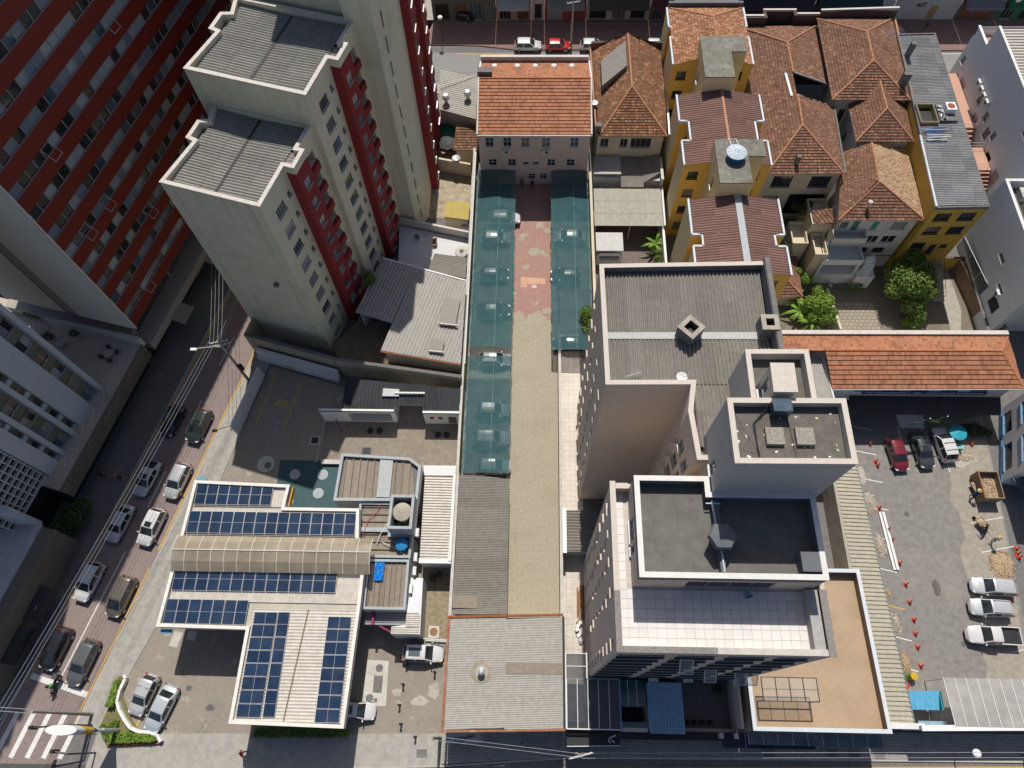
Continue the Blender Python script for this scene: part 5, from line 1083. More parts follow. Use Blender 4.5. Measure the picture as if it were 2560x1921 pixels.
# ------------------------------------------------------------------ alley: carports, walls, low roofs
NETP = plain('net_pipe', (.20, .30, .31), .6)
NET = alphamat('teal_shade_net', (.052, .122, .133), .72, .85, .05)
def carport(label, x0, x1, ys, gap=None, lean=0):
    t = thing('carport', label, 'carport', (x0, ys[0], 0)); FR = GREYMETAL
    nb = len(ys)-1
    for i in range(nb):
        if gap == i: continue
        ya, yb = ys[i], ys[i+1]; mb = MB(); nx = 6
        rj = random.Random(i+int(x0*3)); V = []
        for j in range(5):
            row = []
            for k in range(nx+1):
                u = k/nx; v = j/4; z = 2.62+.25*math.sin(math.pi*u)-.10*math.sin(math.pi*v)*math.sin(math.pi*(u*2 % 1))+lean*u+rj.uniform(-.015, .015)
                row.append((x0+(x1-x0)*u+ (rj.uniform(-.12, .12) if k in (0, nx) else 0), ya+(yb-ya)*v, z))
            V.append(row)
        for j in range(4):
            for k in range(nx): mb.quad(V[j+1][k], V[j+1][k+1], V[j][k+1], V[j][k])
        mb.build('shade_net', NET, t, smooth=True)
    for y in ys: 
        MB().path([(x0, y, 2.6), (x0+(x1-x0)*.25, y, 2.76), ((x0+x1)/2, y, 2.84), (x0+(x1-x0)*.75, y, 2.76), (x1, y, 2.6)], .022).build('arch', NETP, t)
        for xx in (x0+.1, x1-.15): MB().tube((xx, y, .02), (xx, y, 2.6), .045).build('post', FR, t)
    MB().tube(((x0+x1)/2+.5, ys[0], 2.83), ((x0+x1)/2+.5, ys[-1], 2.83), .02).build('ridge_pipe', NETP, t)
    for k in range(2): MB().tube((x1 if k else x0, ys[0], 2.6), (x1 if k else x0, ys[-1], 2.6), .02).build('edge_pipe', NETP, t)
    return t
ysL = [69.2, 66, 62.9, 59.9, 56.8, 53.9, 50.9, 47.9, 44.8, 41.5, 40.3, 37.3, 34.4, 31.4, 28.5, 25.7]
carport('long teal net carport on the left side of the alley', -7.3, -2.1, ysL, gap=9)
carport('shorter teal net carport on the right side of the alley', 2.75, 7.7, [69.2, 66, 62.8, 59.6, 56.4, 53.2, 50.0, 46.9, 44, 41.3])
MB().path([(-7.1, 25.6, 2.4), (-2.2, 25.6, 2.4)], .06).build('beam', DARKMETAL, bpy.data.objects['carport'])
al = thing('alley_left_wall', 'long stained wall with white coping left of the alley carport', 'wall', (-7.8, 45, 0))
MB().prism([(-8.0, 74), (-7.75, 74), (-7.65, 25.6), (-7.9, 25.6)], 0, 2.9).build('wall_body', MOULD, al); MB().prism([(-8.03, 74), (-7.72, 74), (-7.62, 25.6), (-7.93, 25.6)], 2.9, 2.97).build('coping', CONC_L, al); MB().tube((-7.65, 72, 3.15), (-7.6, 39, 3.15), .07).build('pipe', WHITE, al)
for k in range(10): MB().tube((-7.7, 72-k*3.6, 2.9), (-7.7, 72-k*3.6, 3.15), .03).build('pipe_bracket', GREYMETAL, al)
al2 = thing('alley_left_wall', 'lower continuation of the alley wall beside the white ribbed roof', 'wall', (-7.8, 18, 0)); MB().prism([(-7.85, 25.6), (-7.6, 25.6), (-7.6, 10.2), (-7.85, 10.2)], 0, 2.9).build('wall_body', CONC, al2); MB().prism([(-7.88, 25.6), (-7.57, 25.6), (-7.57, 10.2), (-7.88, 10.2)], 2.9, 2.96).build('coping', CONC_L, al2)
ar_ = thing('alley_right_wall', 'narrow weathered wall between alley and tiled side passage', 'wall', (3.7, 25, 0))
MB().prism([(3.55, 45), (3.75, 45), (3.72, 10.4), (3.5, 10.4)], 0, 2.2).build('wall_body', MOULD, ar_); MB().prism([(3.5, 45), (3.8, 45), (3.77, 10.4), (3.45, 10.4)], 2.2, 2.27).build('coping', CONC_L, ar_)
ar2 = thing('alley_right_wall', 'brick topped wall between right carport and the yards', 'wall', (8, 58, 0)); MB().prism([(7.95, 69), (8.2, 69), (8.2, 42), (7.95, 42)], 0, 2.6).build('wall_body', MOULD, ar2); MB().prism([(7.9, 69), (8.25, 69), (8.25, 42), (7.9, 42)], 2.6, 2.68).build('coping', OLDCREAM, ar2)
lr = thing('long_low_roof', 'long dark grey ribbed roof continuing the left carport', 'shed', (-5, 18, 0))
corr(lr, [(-7.55, 25.3, 3.0), (-4.9, 25.2, 3.12), (-4.85, 10.6, 3.12), (-7.45, 10.6, 3.0)], (1, 0, 0), .177, .026, FIBRO, 'wave', (1.1, 2.7), split=True)
corr(lr, [(-4.95, 25.2, 3.16), (-2.0, 24.9, 3.0), (-1.95, 10.7, 3.0), (-4.9, 10.6, 3.16)], (1, 0, 0), .177, .026, FIBRO, 'wave', (1.1, 3.1), split=True)
MB().prism([(-7.5, 11.2), (-5.0, 11.2), (-5.0, 12.5), (-7.5, 12.5)], 3.12, 3.18).build('brown_panel', FIBRO_BR, lr)
for x, y in ((-2.1, 24.5), (-2.1, 20), (-2.1, 15.5), (-2.1, 11)): MB().tube((x, y, 0), (x, y, 2.95), .05).build('post', GREYMETAL, lr)
MB().prism([(-7.5, 10.5), (-7.3, 10.5), (-7.3, 25.2), (-7.5, 25.2)], 0, 2.9).build('side_wall', OLDWHITE, lr)
fr = thing('front_low_roof', 'wide pale ribbed roof with rusty edge and a round vent facing the street', 'building', (-2, 5, 0))
skirt(fr, [(-7.5, .25), (3.5, .55), (3.4, 10.3), (-7.4, 9.9)], 0, 4.6, OLDWHITE)
for x0, x1 in ((-7.45, -1.95), (-1.95, 3.5)):
    corr(fr, [(x0, 9.95, 4.95), (x1, 10.25, 4.95), (x1, .35, 4.95), (x0, .1, 4.95)], (1, 0, 0), .155, .022, FIBRO_L, 'wave', (1.1, 6), split=True)
MB().prism([(-1.9, 5.0), (3.45, 5.05), (3.45, 6.05), (-1.9, 6.0)], 4.98, 5.0).build('brown_panel', FIBRO_BR, fr)
MB().beam((-7.7, 10.05, 4.95), (3.6, 10.45, 4.95), .22, .25).build('rusty_flashing', RUST, fr); MB().beam((-7.6, 9.9, 4.95), (-7.65, -.1, 4.95), .22, .25).build('rusty_flashing', mat('flaky_rust', (.30, .12, .06), .85, .3, 3, .6, (.5, .47, .42), .9), fr); MB().beam((-7.7, -.05, 4.93), (3.65, .3, 4.93), .2, .22).build('rusty_flashing', MATS['flaky_rust'], fr)
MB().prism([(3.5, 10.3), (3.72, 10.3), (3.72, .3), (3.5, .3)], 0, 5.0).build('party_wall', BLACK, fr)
MB().lathe(-4.2, 5.1, [(1.0, 4.985), (.95, 4.99)], 20).build('soot_ring', mat('soot_ring', (.30, .26, .2), .9, .3, 2), fr); MB().lathe(-4.2, 5.1, [(.6, 4.992), (.55, 4.997)], 20).build('pale_ring', FIBRO_L, fr)
MB().lathe(-4.2, 5.1, [(.22, 4.95), (.22, 5.5), (.34, 5.52), (.34, 5.75), (.15, 5.85)], 14).build('vent_cowl', GREYMETAL, fr)
aw = thing('shop_awning', 'small grey white awning with black script lettering over the pavement', 'awning', (-6, -.6, 0))
MB().prism([(-7.4, .1), (-4.0, .2), (-3.95, -.95), (-7.4, -1.05)], 2.85, 2.92).build('fabric', plain('awning_grey', (.42, .42, .43), .8), aw)
MB().path([(-6.4, -.95, 2.94), (-6.05, -.92, 2.94), (-5.6, -.62, 2.94), (-5.0, -.38, 2.94)], .035, 5).build('swoosh', BLACK, aw); letters(aw, 'Nebulosa', .5, BLACK, (-5.7, -.5, 2.935), (0, 0, R_(12)), .25)
for x in (-7.3, -4.1): MB().tube((x, .1, 3.2), (x, -.95, 2.9), .02, 5).build('arm', DARKMETAL, aw)
# ------------------------------------------------------------------ beige apartment complex
bg = thing('beige_rear_block', 'beige apartment block with grey ribbed roof and a diamond shaped chimney', 'building', (12, 26, 0))
RP_ = [(5.8, 23.7), (12.2, 23.8), (11.8, 21.6), (12.1, 17.8), (19.3, 17.8), (19.3, 35.0), (5.7, 34.6)]
WNS = random.Random(21)
def scat(L, n, z0=2, z1=26, wmin=.5, wmax=.9):
    o = []
    for k in range(9):
        for u in n: o.append((u, u+WNS.choice([.45, .6, .85]), 2.0+k*2.85+WNS.uniform(-.1, .1), 2.75+k*2.85, 's2', WNS.choice([GL_D, GL_G, GL_CC])))
    return o
wall(bg, RP_[0], RP_[1], 0, 28.5, BEIGE); wall(bg, RP_[1], RP_[2], 0, 28.5, BEIGE)
wall(bg, RP_[2], RP_[3], 0, 28.5, BEIGE, [(.8, 1.9, 2+k*2.85, 3.4+k*2.85, 'grid') for k in range(9)]+[(2.4, 3.3, 2+k*2.85, 3.4+k*2.85, 'grid') for k in range(9)])
wall(bg, RP_[3], RP_[4], 0, 28.5, BEIGE); wall(bg, RP_[4], RP_[5], 0, 28.5, BEIGE); wall(bg, RP_[5], RP_[6], 0, 28.5, BEIGE); wall(bg, RP_[6], RP_[0], 0, 28.5, BEIGE, scat(11, (.8, 3.2, 6.4, 9.2)), fm=BEIGE)
MB().prism(inset(RP_, .05), 28.0, 28.4).build('roof_slab', CONC_D, bg)
parapet(bg, RP_, 28.4, 29.4, .3, BEIGE, PARAP_B)
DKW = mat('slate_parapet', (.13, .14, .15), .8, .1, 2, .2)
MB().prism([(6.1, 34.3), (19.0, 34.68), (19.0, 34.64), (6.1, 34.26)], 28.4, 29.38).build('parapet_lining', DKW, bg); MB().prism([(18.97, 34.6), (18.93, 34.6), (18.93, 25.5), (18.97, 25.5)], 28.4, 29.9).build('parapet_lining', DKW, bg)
MB().prism([(19.0, 35.1), (19.4, 35.1), (19.4, 24.6), (19.0, 24.6)], 29.4, 29.95).build('high_parapet', CONC_D, bg)
for k in range(9): MB().beam((11.85, 21.0, 2+k*2.85), (11.1, 21.0, 2+k*2.85), .5, .06).build('sun_shelf', BEIGE2, bg)
corr(bg, [(6.15, 34.2, 28.75), (18.85, 34.5, 28.75), (18.8, 28.75, 28.62), (6.15, 28.6, 28.62)], (0, 1, 0), .31, .075, FIBRO, 'wave', (1.1, 3.0), split=True)
corr(bg, [(6.15, 28.1, 28.62), (18.8, 28.2, 28.62), (18.8, 24.15, 28.74), (6.2, 24.05, 28.74)], (0, 1, 0), .31, .075, FIBRO, 'wave', (1.1, 3.0), split=True)
corr(bg, [(12.55, 24.1, 28.74), (15.2, 24.1, 28.74), (15.1, 19.0, 28.8), (12.45, 19.0, 28.8)], (0, 1, 0), .31, .075, FIBRO, 'wave', (1.1, 3.0), split=True)
MB().prism([(6.15, 28.65), (18.6, 28.8), (18.6, 28.15), (6.15, 28.05)], 28.6, 28.68).build('valley_gutter', plain('weathered_gutter', (.42, .42, .41), .7), bg)
def chimney(parent, x, y, z0, z1, r, rot):
    o = MB(); i = MB(); p = [(x+r*math.cos(rot+k*math.pi/2), y+r*math.sin(rot+k*math.pi/2)) for k in range(4)]
    c = MB().prism(p, z0, z1-.05, top=False).build('chimney', DKW, parent); parapet(c, p, z1-.5, z1, .28, CONC_D, CONC, 'chimney_rim'); MB().prism(inset(p, .28), z1-.6, z1-.5).build('flue', BLACK, c)
chimney(bg, 12.5, 28.4, 28.5, 30.0, 1.05, 0); chimney(bg, 18.6, 28.9, 28.5, 30.0, .9, math.pi/4)
dsh = thing('satellite_dish', 'white dish on the edge of the grey ribbed roof', 'dish', (11.6, 24.5, 28.7)); MB().lathe(11.6, 24.5, [(.08, 29.0), (.3, 29.06), (.42, 29.2), (.38, 29.2), (.1, 29.06)], 14).build('reflector', WHITE, dsh); MB().tube((11.6, 24.5, 28.6), (11.6, 24.5, 29.02), .03).build('mast', GREYMETAL, dsh); MB().tube((11.6, 24.5, 29.05), (12.1, 24.6, 29.35), .015, 5).build('feed_arm', GREYMETAL, dsh)
ant = thing('tv_antenna', 'pinkish television antenna lying over the grey ribbed roof', 'antenna', (7.9, 24.7, 28.8)); a_ = MB(); a_.tube((7.3, 24.5, 29.1), (8.6, 24.9, 29.1), .02, 5)
for k in range(7): a_.tube((7.4+k*.19, 24.3+k*.06, 29.1), (7.35+k*.19, 24.7+k*.06, 29.1), .012, 4)
a_.build('elements', GREYMETAL, ant); MB().tube((7.9, 24.7, 28.7), (7.9, 24.7, 29.1), .02, 5).build('mast', GREYMETAL, ant)
ac_unit(None, (11.4, 19.6, 14.0), R_(-90), label='white air conditioner hanging in the shaft between the beige blocks')
# front block
bf = thing('beige_front_block', 'beige front block with tiled roof terrace and a penthouse box', 'building', (13, 10, 0))
fp = [(6.1, 5.0), (20.6, 5.0), (20.6, 16.7), (6.1, 16.7)]
fw = []
for k in range(9):
    v = 2.2+k*2.72
    fw += [(.3, 3.6, v, v+1.15, 's4', GL_D), (4.4, 7.1, v, v+1.15, 's3'), (7.9, 10.6, v, v+1.15, 's3'), (11.3, 13.6, v, v+1.15, 's3')]
wall(bf, fp[0], fp[1], 0, 26, BEIGE2, [w_[:5]+((GL_B if i % 4 else GL_D),) for i, w_ in enumerate(fw)], depth=.35, fm=FRAMED)
wall(bf, fp[1], fp[2], 0, 26, BEIGE); wall(bf, fp[2], fp[3], 0, 26, BEIGE)
sw = scat(11, (.9, 3.0, 5.0, 7.2)); sw = [w_ for w_ in sw]+[(10.6, 11.3, 2.2+k*2.72, 3.35+k*2.72, 'one', GL_D) for k in range(9)]
wall(bf, fp[3], fp[0], 0, 26, BEIGE, sw, fm=BEIGE)
for i, (x, k) in enumerate(((11.2, 7), (14.8, 4), (19.0, 3), (18.0, 3))):
    z = 2.2+k*2.72+1.1; f = MB(); dp = .95; z2 = z-.75; a, b, c, d = (x, 4.98, z), (x+.95, 4.98, z), (x+.95, 5-dp, z2), (x, 5-dp, z2)
    for p, q in ((a, b), (b, c), (c, d), (d, a)): f.beam(p, q, .06, .06)
    so = f.build('open_sash', FRAMEW, bf); MB().quad(d, c, b, a).build('pane', alphamat('sash_glass', (.30, .29, .25), .5, .2), so)
MB().prism(inset(fp, .05), 25.5, 25.88).build('roof_slab', CONC_L, bf)
GRAN = mat('speckled_granite', (.22, .20, .185), .7, .6, 14, .2, (.1, .1, .1), 3)
parapet(bf, fp, 25.88, 26.95, .32, BEIGE2, None)
def cap(a, b, m, wd=.42): MB().beam((a[0], a[1], 27.0), (b[0], b[1], 27.0), wd, .1).build('coping', m, bf)
cap((6.26, 16.9), (6.26, 9.0), PARAP_B); cap((6.26, 9.0), (6.26, 4.95), GRAN); cap((6.47, 5.16), (12.8, 5.16), GRAN); cap((12.8, 5.16), (20.1, 5.16), CONC_L); cap((20.4, 4.9), (20.4, 9.3), GRAN, .5); cap((6.5, 16.54), (7.4, 16.54), PARAP_B)
MB().prism([(19.35, 5.35), (20.1, 5.35), (20.1, 9.3), (19.35, 9.3)], 25.88, 26.8).build('planter_ledge', mat('grey_render', (.36, .355, .34), .85), bf)
# loose-laid terrace tiles, one by one
TW_ = [mat('white_tile_a', (.66, .645, .625), .5, .03, 3, .12), mat('white_tile_b', (.62, .605, .585), .5, .03, 3, .12)]
me2 = []
for m_ in TW_:
    me_ = MB().box(0, 0, 0, .035, .63, .63).mesh('floor_tile'); me_.materials.append(m_); me2.append(me_)
nt = 0
for i in range(20):
    for j in range(17):
        x, y = 6.77+i*.65, 5.70+j*.65
        if x > 19.2 or y > 16.1 or (x > 7.2 and y > 9.3): continue
        inst('floor_tile', me2[WNS.random() < .3], bf, (x, y, 25.885))
# penthouse box
bx_ = [(7.5, 9.45), (19.9, 9.45), (19.9, 15.3), (12.7, 15.3), (12.7, 16.45), (7.5, 16.45)]
wall(bf, bx_[5], bx_[0], 25.9, 29.4, BEIGE2, [(2.4, 4.0, .3, 2.2, 's2', GL_B), (4.3, 4.9, .3, 2.2, 'one', GL_D)])
wall(bf, bx_[0], bx_[1], 25.9, 29.4, BEIGE2, [(3.5, 9.5, .1, 2.3, 's4', GL_D)]); wall(bf, bx_[1], bx_[2], 25.9, 29.4, BEIGE2); wall(bf, bx_[4], bx_[5], 25.9, 29.4, BEIGE2)
BITU = mat('bitumen_roof', (.13, .125, .112), .85, .18, 1.2, .55, (.20, .19, .17), .5)
MB().prism(inset(bx_, .05), 28.3, 28.6).build('bitumen_deck', BITU, bf); parapet(bf, bx_, 28.6, 29.55, .3, DKW, mat('white_coping', (.66, .65, .62), .7, .06, 3, .3, (.4, .36, .3), 1))
for k in range(6): MB().beam((8.6+k*.85 if k < 4 else 14+k*.9, 9.9, 28.606), (8.6+k*.85 if k < 4 else 14+k*.9, 15.0, 28.606), .05, .012).build('felt_seam', CONC_D, bf)
MB().prism([(13.0, 9.75), (13.35, 9.75), (13.35, 15.2), (13.0, 15.2)], 28.6, 29.2).build('dividing_upstand', DKW, bf)
MB().lathe(13.1, 12.1, [(1.0, 29.9), (1.02, 30.0), (.9, 30.3), (.05, 30.5)], 6).build('chimney_hood', DKW, bf); MB().lathe(13.1, 12.1, [(.6, 28.6), (.6, 29.9)], 6).build('chimney_stack', DKW, bf)
pv = MB(); pv.path([(12.95, 12.9, 29.3), (12.85, 14.8, 29.3)], .07); pv.path([(12.4, 14.6, 29.3), (13.4, 14.6, 29.3)], .06); pv.path([(13.2, 9.9, 29.3), (13.15, 11.3, 29.3)], .07); pv.build('white_pipe', plain('pipe_blue_white', (.5, .56, .6)), bf)
MB().box(18.9, 10.6, 28.6, 29.7, 1.25, 1.3).build('roof_box', DKW, bf); MB().box(16.5, 9.95, 28.61, 28.7, 6.2, .9).build('lit_strip', BITU, bf)
# lift towers
m2 = thing('lift_tower', 'square concrete lift tower with littered flat roof and white rim', 'tower', (16.5, 17.5, 28))
M2 = [(12.85, 15.3), (20.35, 15.35), (20.4, 19.75), (12.85, 19.7)]; MT = mat('lift_tower_render', (.50, .475, .435), .85, .06, 1.5, .25, (.27, .25, .23), .3, drip=.25)
wall(m2, M2[0], M2[1], 26, 35, MT); wall(m2, M2[1], M2[2], 26, 35, MT); wall(m2, M2[2], M2[3], 26, 35, MT); wall(m2, M2[3], M2[0], 26, 35, MT, [(2.4, 3.2, 3.6, 5.2, 's2', GL_B)])
DIRTY = mat('littered_roof', (.125, .115, .10), .9, .25, 1.8, .5, (.08, .07, .06), .7)
MB().prism(inset(M2, .05), 34.7, 35.05).build('roof_deck', DIRTY, m2); parapet(m2, M2, 35.05, 35.7, .28, MT, PARAP_B)
for x in (15.7, 17.6): MB().box(x, 17.3, 35.06, 35.35, 1.15, 1.15).build('hatch_cover', mat('hatch_concrete', (.28, .26, .22), .9, .35, 6), m2)
MB().box(16.2, 19.1, 35.06, 36.1, 1.2, .85).build('glass_box', GL_B, m2)
MB().path([(14.6, 15.7, 35.12), (14.5, 18.2, 35.12), (15.6, 19.4, 35.4)], .05).build('cable_pipe', BLACK, m2); MB().beam((16.95, 15.6, 35.07), (16.7, 19.3, 35.07), .05, .03).build('roof_joint', BLACK, m2)
an_ = MB(); an_.tube((14.6, 18.2, 35.05), (14.6, 18.2, 38.5), .03, 5)
for p in ((13.2, 19.4), (13.6, 16.4), (16.0, 18.6)): an_.tube((14.6, 18.2, 38.2), (*p, 35.1), .012, 4)
an_.build('guyed_mast', DARKMETAL, m2); rl = random.Random(6)
for k in range(26):
    x, y = rl.uniform(13.3, 20), rl.uniform(15.8, 19.3); MB().box(x, y, 35.06, 35.08, rl.uniform(.05, .25), rl.uniform(.05, .16), rl.uniform(0, 3)).build('litter', rl.choice([WHITE, PARAP, plain('litter_yellow', (.5, .4, .05)), WHITE]), m2)
for x in (13.8, 16.2, 17.8): MB().beam((x, 15.3, 34.6), (x, 15.05, 34.45), .07, .07).build('drain_spout', WHITE, m2)
m1 = thing('lift_tower', 'smaller concrete lift tower with a pale cabin on its sunken roof', 'tower', (17.4, 22.3, 28))
M1 = [(15.15, 19.75), (19.5, 19.75), (19.55, 24.55), (15.2, 24.5)]; skirt(m1, M1, 26, 33, MT); MB().prism(inset(M1, .05), 32.3, 32.6).build('roof_deck', DIRTY, m1); parapet(m1, M1, 32.6, 33.5, .28, MT, PARAP_B)
cbp = [(15.75, 20.0), (17.15, 20.0), (17.2, 21.95), (15.8, 21.95)]; skirt(m1, cbp, 32.6, 36.2, MT, 'cabin_wall', {3: [(.4, 1.2, .6, 2.9, 'one', GL_B)]}); MB().prism(inset(cbp, -.08), 36.2, 36.32).build('cabin_roof', PARAP_B, m1)
garden_chair('pale blue plastic chair on the shaded roof terrace', (15.4, 9.0, 25.93), R_(20), plain('chair_blue', (.25, .42, .50)))
# side passage clutter
ps = thing('passage_shed', 'small shed with ribbed roof bridging the tiled side passage', 'shed', (5, 19.5, 0)); corr(ps, [(3.9, 21.6, 2.7), (9, 21.6, 2.7), (9, 17.2, 2.6), (3.9, 17.2, 2.6)], (1, 0, 0), .32, .045, FIBRO, 'trap', (1.2, 9)); MB().prism([(4.0, 21.4), (9, 21.4), (9, 17.4), (4.0, 17.4)], 0, 2.5).build('wall', GREYWHITE, ps); MB().prism([(3.75, 21.8), (4.15, 21.8), (4.15, 17.0), (3.75, 17.0)], 2.4, 2.85).build('gutter', GREYMETAL, ps)
wp_ = thing('plank_pile', 'brown planks and scrap stacked in the side passage', 'planks', (5.6, 12, .03)); rw = random.Random(9)
for k in range(9): MB().box(5.35+.09*k, 12.5+rw.uniform(-.4, .4), .03+.1*(k % 3), .12+.1*(k % 3), .14, 3.0, rw.uniform(-.08, .08)).build('plank', WOOD, wp_)
for k in range(8): MB().box(5.4+rw.uniform(-.2, .3), 9.6+rw.uniform(-1.2, 1), .03, .2+rw.random()*.3, .4, .35, rw.random()).build('scrap', rw.choice([WHITE, WOOD, GREYMETAL]), wp_)
# patio strip between front block and street
gr = thing('glass_porch', 'dark tinted glass porch roof with white bars at the beige block', 'porch', (6, 3, 0)); TINT = alphamat('tinted_glass', (.055, .065, .075), .8, .12, .6)
for i in range(5):
    xa, xb = 3.9+i*1.0, 4.9+i*1.0; MB().quad((xa, .45, 3.9), (xb, .45, 3.9), (xb, 4.7, 4.0), (xa, 4.7, 4.0)).build('roof_pane', TINT, gr); MB().beam((xa, .45, 3.95), (xa, 4.7, 4.05), .06, .07).build('bar', WHITE, gr)
for j in range(2): MB().quad((3.9, 4.72+j*1.15, 4.0), (5.8, 4.72+j*1.15, 4.0), (5.8, 5.85+j*1.15, 4.0), (3.9, 5.85+j*1.15, 4.0)).build('roof_pane', TINT, gr); MB().beam((3.9, 5.85+j*1.15, 4.03), (5.8, 5.85+j*1.15, 4.03), .06, .07).build('bar', WHITE, gr)
FB = plain('pale_blue_frame', (.16, .32, .44)); MB().beam((8.92, .35, 3.95), (8.92, 4.75, 4.05), .14, .14).build('frame_beam', FB, gr); MB().beam((5.85, 4.75, 4.05), (8.9, 4.75, 4.05), .12, .12).build('frame_beam', FB, gr); MB().beam((5.85, 4.75, 4.05), (5.85, 7.1, 4.05), .12, .12).build('frame_beam', GREYWHITE, gr); MB().beam((3.8, .4, 3.95), (8.9, .4, 3.95), .1, .12).build('frame_beam', WHITE, gr); MB().beam((3.8, .4, 4), (3.8, 7.1, 4.05), .14, .12).build('frame_beam', WHITE, gr)
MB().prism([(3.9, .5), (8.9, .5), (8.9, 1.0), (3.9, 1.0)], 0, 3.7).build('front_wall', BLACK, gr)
tg = thing('teal_skylight', 'dark teal glass skylight with two white bars over an open well', 'skylight', (10, 3, 0)); TEALG = glassmat('teal_glass', (.01, .05, .055)); MB().prism([(9.0, 2.4), (11.45, 2.4), (11.45, 4.75), (9.0, 4.75)], 3.3, 3.4).build('glass_sheet', TEALG, tg)
for x in (9.75, 10.6): MB().beam((x, 2.4, 3.44), (x, 4.75, 3.44), .05, .05).build('bar', WHITE, tg)
MB().prism([(9.0, .6), (11.45, .6), (11.45, 1.1), (9.0, 1.1)], 3.2, 3.4).build('glass_sheet', TEALG, tg); MB().prism([(8.95, .25), (11.5, .25), (11.5, .6), (8.95, .6)], 0, 3.4).build('front_wall', BEIGE, tg); MB().prism([(9, 1.1), (11.45, 1.1), (11.45, 2.4), (9, 2.4)], 0, .3).build('well_floor', BLACK, tg)
bc = thing('blue_sheet_roof', 'steel blue ribbed roof sheet sloping to the street', 'roof', (13, 2, 0)); corr(bc, [(11.5, 4.55, 4.1), (14.85, 4.55, 4.1), (14.9, .15, 3.7), (11.55, .15, 3.7)], (0, 1, 0), .27, .04, STEELBLUE, 'trap', (1.1, 9), split=True); MB().prism([(11.6, .6), (14.8, .6), (14.8, 4.5), (11.6, 4.5)], 0, 3.5).build('wall', BEIGE, bc)
pt = thing('street_patio', 'dark tiled patio with a row of square planters behind a low wall', 'patio', (17, 3, 0)); MB().prism([(15.0, .7), (20.1, .7), (20.1, 4.95), (15.0, 4.95)], .5, .9).build('floor', brickmat('patio_tiles', (.15, .135, .13), (.18, .165, .155), (.08, .075, .07), .33, .33, .08, 0, .7), pt); MB().prism([(14.9, .4), (20.2, .4), (20.2, .7), (14.9, .7)], 0, 1.7).build('front_wall', BEIGE, pt); MB().prism([(19.9, .7), (20.15, .7), (20.15, 5), (19.9, 5)], .9, 4.6).build('side_wall', BEIGE, pt)
for i in range(4):
    t = thing('square_planter', ['first', 'second', 'third', 'fourth'][i]+' dark planter from the blue roof on the patio', 'planter', (15.6+i*.75, 1.25, .9), 0, 'patio planters'); MB().box(15.6+i*.75, 1.25, .9, 1.3, .36, .36).build('tub', BLACK, t); leaves([(15.6+i*.75, 1.25, 1.4, .22, .8)], 60, .14, random.Random(i)).build('plant', LEAF_D, t)
tree('dark shrub in the patio corner', (18.8, 4.2, .9), 1, [(0, 0, .6, .5, .9)], 220, .18, LEAF_D, .04, 61, 'shrub', cat='shrub')
ac_unit(None, (12.1, 4.75, 4.1), 0, label='dark air conditioner above the blue ribbed roof'); ac_unit(None, (15.4, 4.75, 3.9), 0, label='air conditioner over the patio at the beige wall')
# brown deck terrace building
bt = thing('brown_deck_building', 'low building with a tan parquet tiled terrace behind pale parapets', 'building', (27, 7, 0)); BT = [(20.7, .6), (33.1, .6), (32.9, 15.2), (20.7, 15.2)]
def parquet():
    m, n, l, b = nmat('parquet_tiles'); P = wpos(n); ck = n.new('ShaderNodeTexChecker'); ck.inputs['Scale'].default_value = 1.9; l.new(P, ck.inputs['Vector'])
    w1 = n.new('ShaderNodeTexWave'); w1.bands_direction = 'X'; w1.inputs['Scale'].default_value = 2.6; l.new(P, w1.inputs['Vector']); w2 = n.new('ShaderNodeTexWave'); w2.bands_direction = 'Y'; w2.inputs['Scale'].default_value = 2.6; l.new(P, w2.inputs['Vector'])
    a = mixc(n, l, ramp(n, l, w1.outputs['Fac'], 0, .25), (.24, .165, .105), (.40, .29, .19)); c = mixc(n, l, ramp(n, l, w2.outputs['Fac'], 0, .25), (.24, .165, .105), (.38, .275, .18)); cc = mixc(n, l, ck.outputs['Fac'], a, c)
    cc = mixc(n, l, .4, cc, (.38, .275, .18)); s = ramp(n, l, noise(n, l, P, .35, 6), .4, .8, (1.08, 1.08, 1.08), (.82, .8, .78)); cc = mixc(n, l, 1.0, cc, s, 'MULTIPLY'); l.new(cc, b.inputs['Base Color']); b.inputs['Roughness'].default_value = .7; MATS['parquet_tiles'] = m; return m
skirt(bt, BT, 0, 4.6, BEIGE); MB().prism(inset(BT, .05), 4.2, 4.6).build('parquet_deck', parquet(), bt); parapet(bt, BT, 4.6, 5.5, .28, mat('brown_parapet', (.26, .19, .14), .85), mat('bluewhite_coping', (.56, .60, .64), .6, .05, 3, .15), ct=.08)
f = MB()
pg = thing('glass_pergola', 'dark framed glass pergola roof on the tan terrace', 'pergola', (24, 4, 4.6))
for i in range(5): f.beam((21.5+i*1.25, 3.0, 7.0), (21.5+i*1.25, 5.0, 7.0), .07, .1)
for y in (3.0, 4.0, 5.0): f.beam((21.5, y, 7.0), (26.5, y, 7.0), .07, .1)
for x in (21.6, 26.4): f.tube((x, 3.05, 4.6), (x, 3.05, 7.0), .05)
f.build('frame', DARKMETAL, pg); CLR = alphamat('clear_panel', (.45, .43, .38), .35, .1, .6)
for i in range(4): MB().quad((21.55+i*1.25, 3.05, 7.06), (22.7+i*1.25, 3.05, 7.06), (22.7+i*1.25, 4.95, 7.06), (21.55+i*1.25, 4.95, 7.06)).build('roof_pane', CLR, pg)
gc_ = thing('street_glass_canopy', 'strip of blue grey glass canopy over the pavement below the tan terrace', 'canopy', (27, 0, 0))
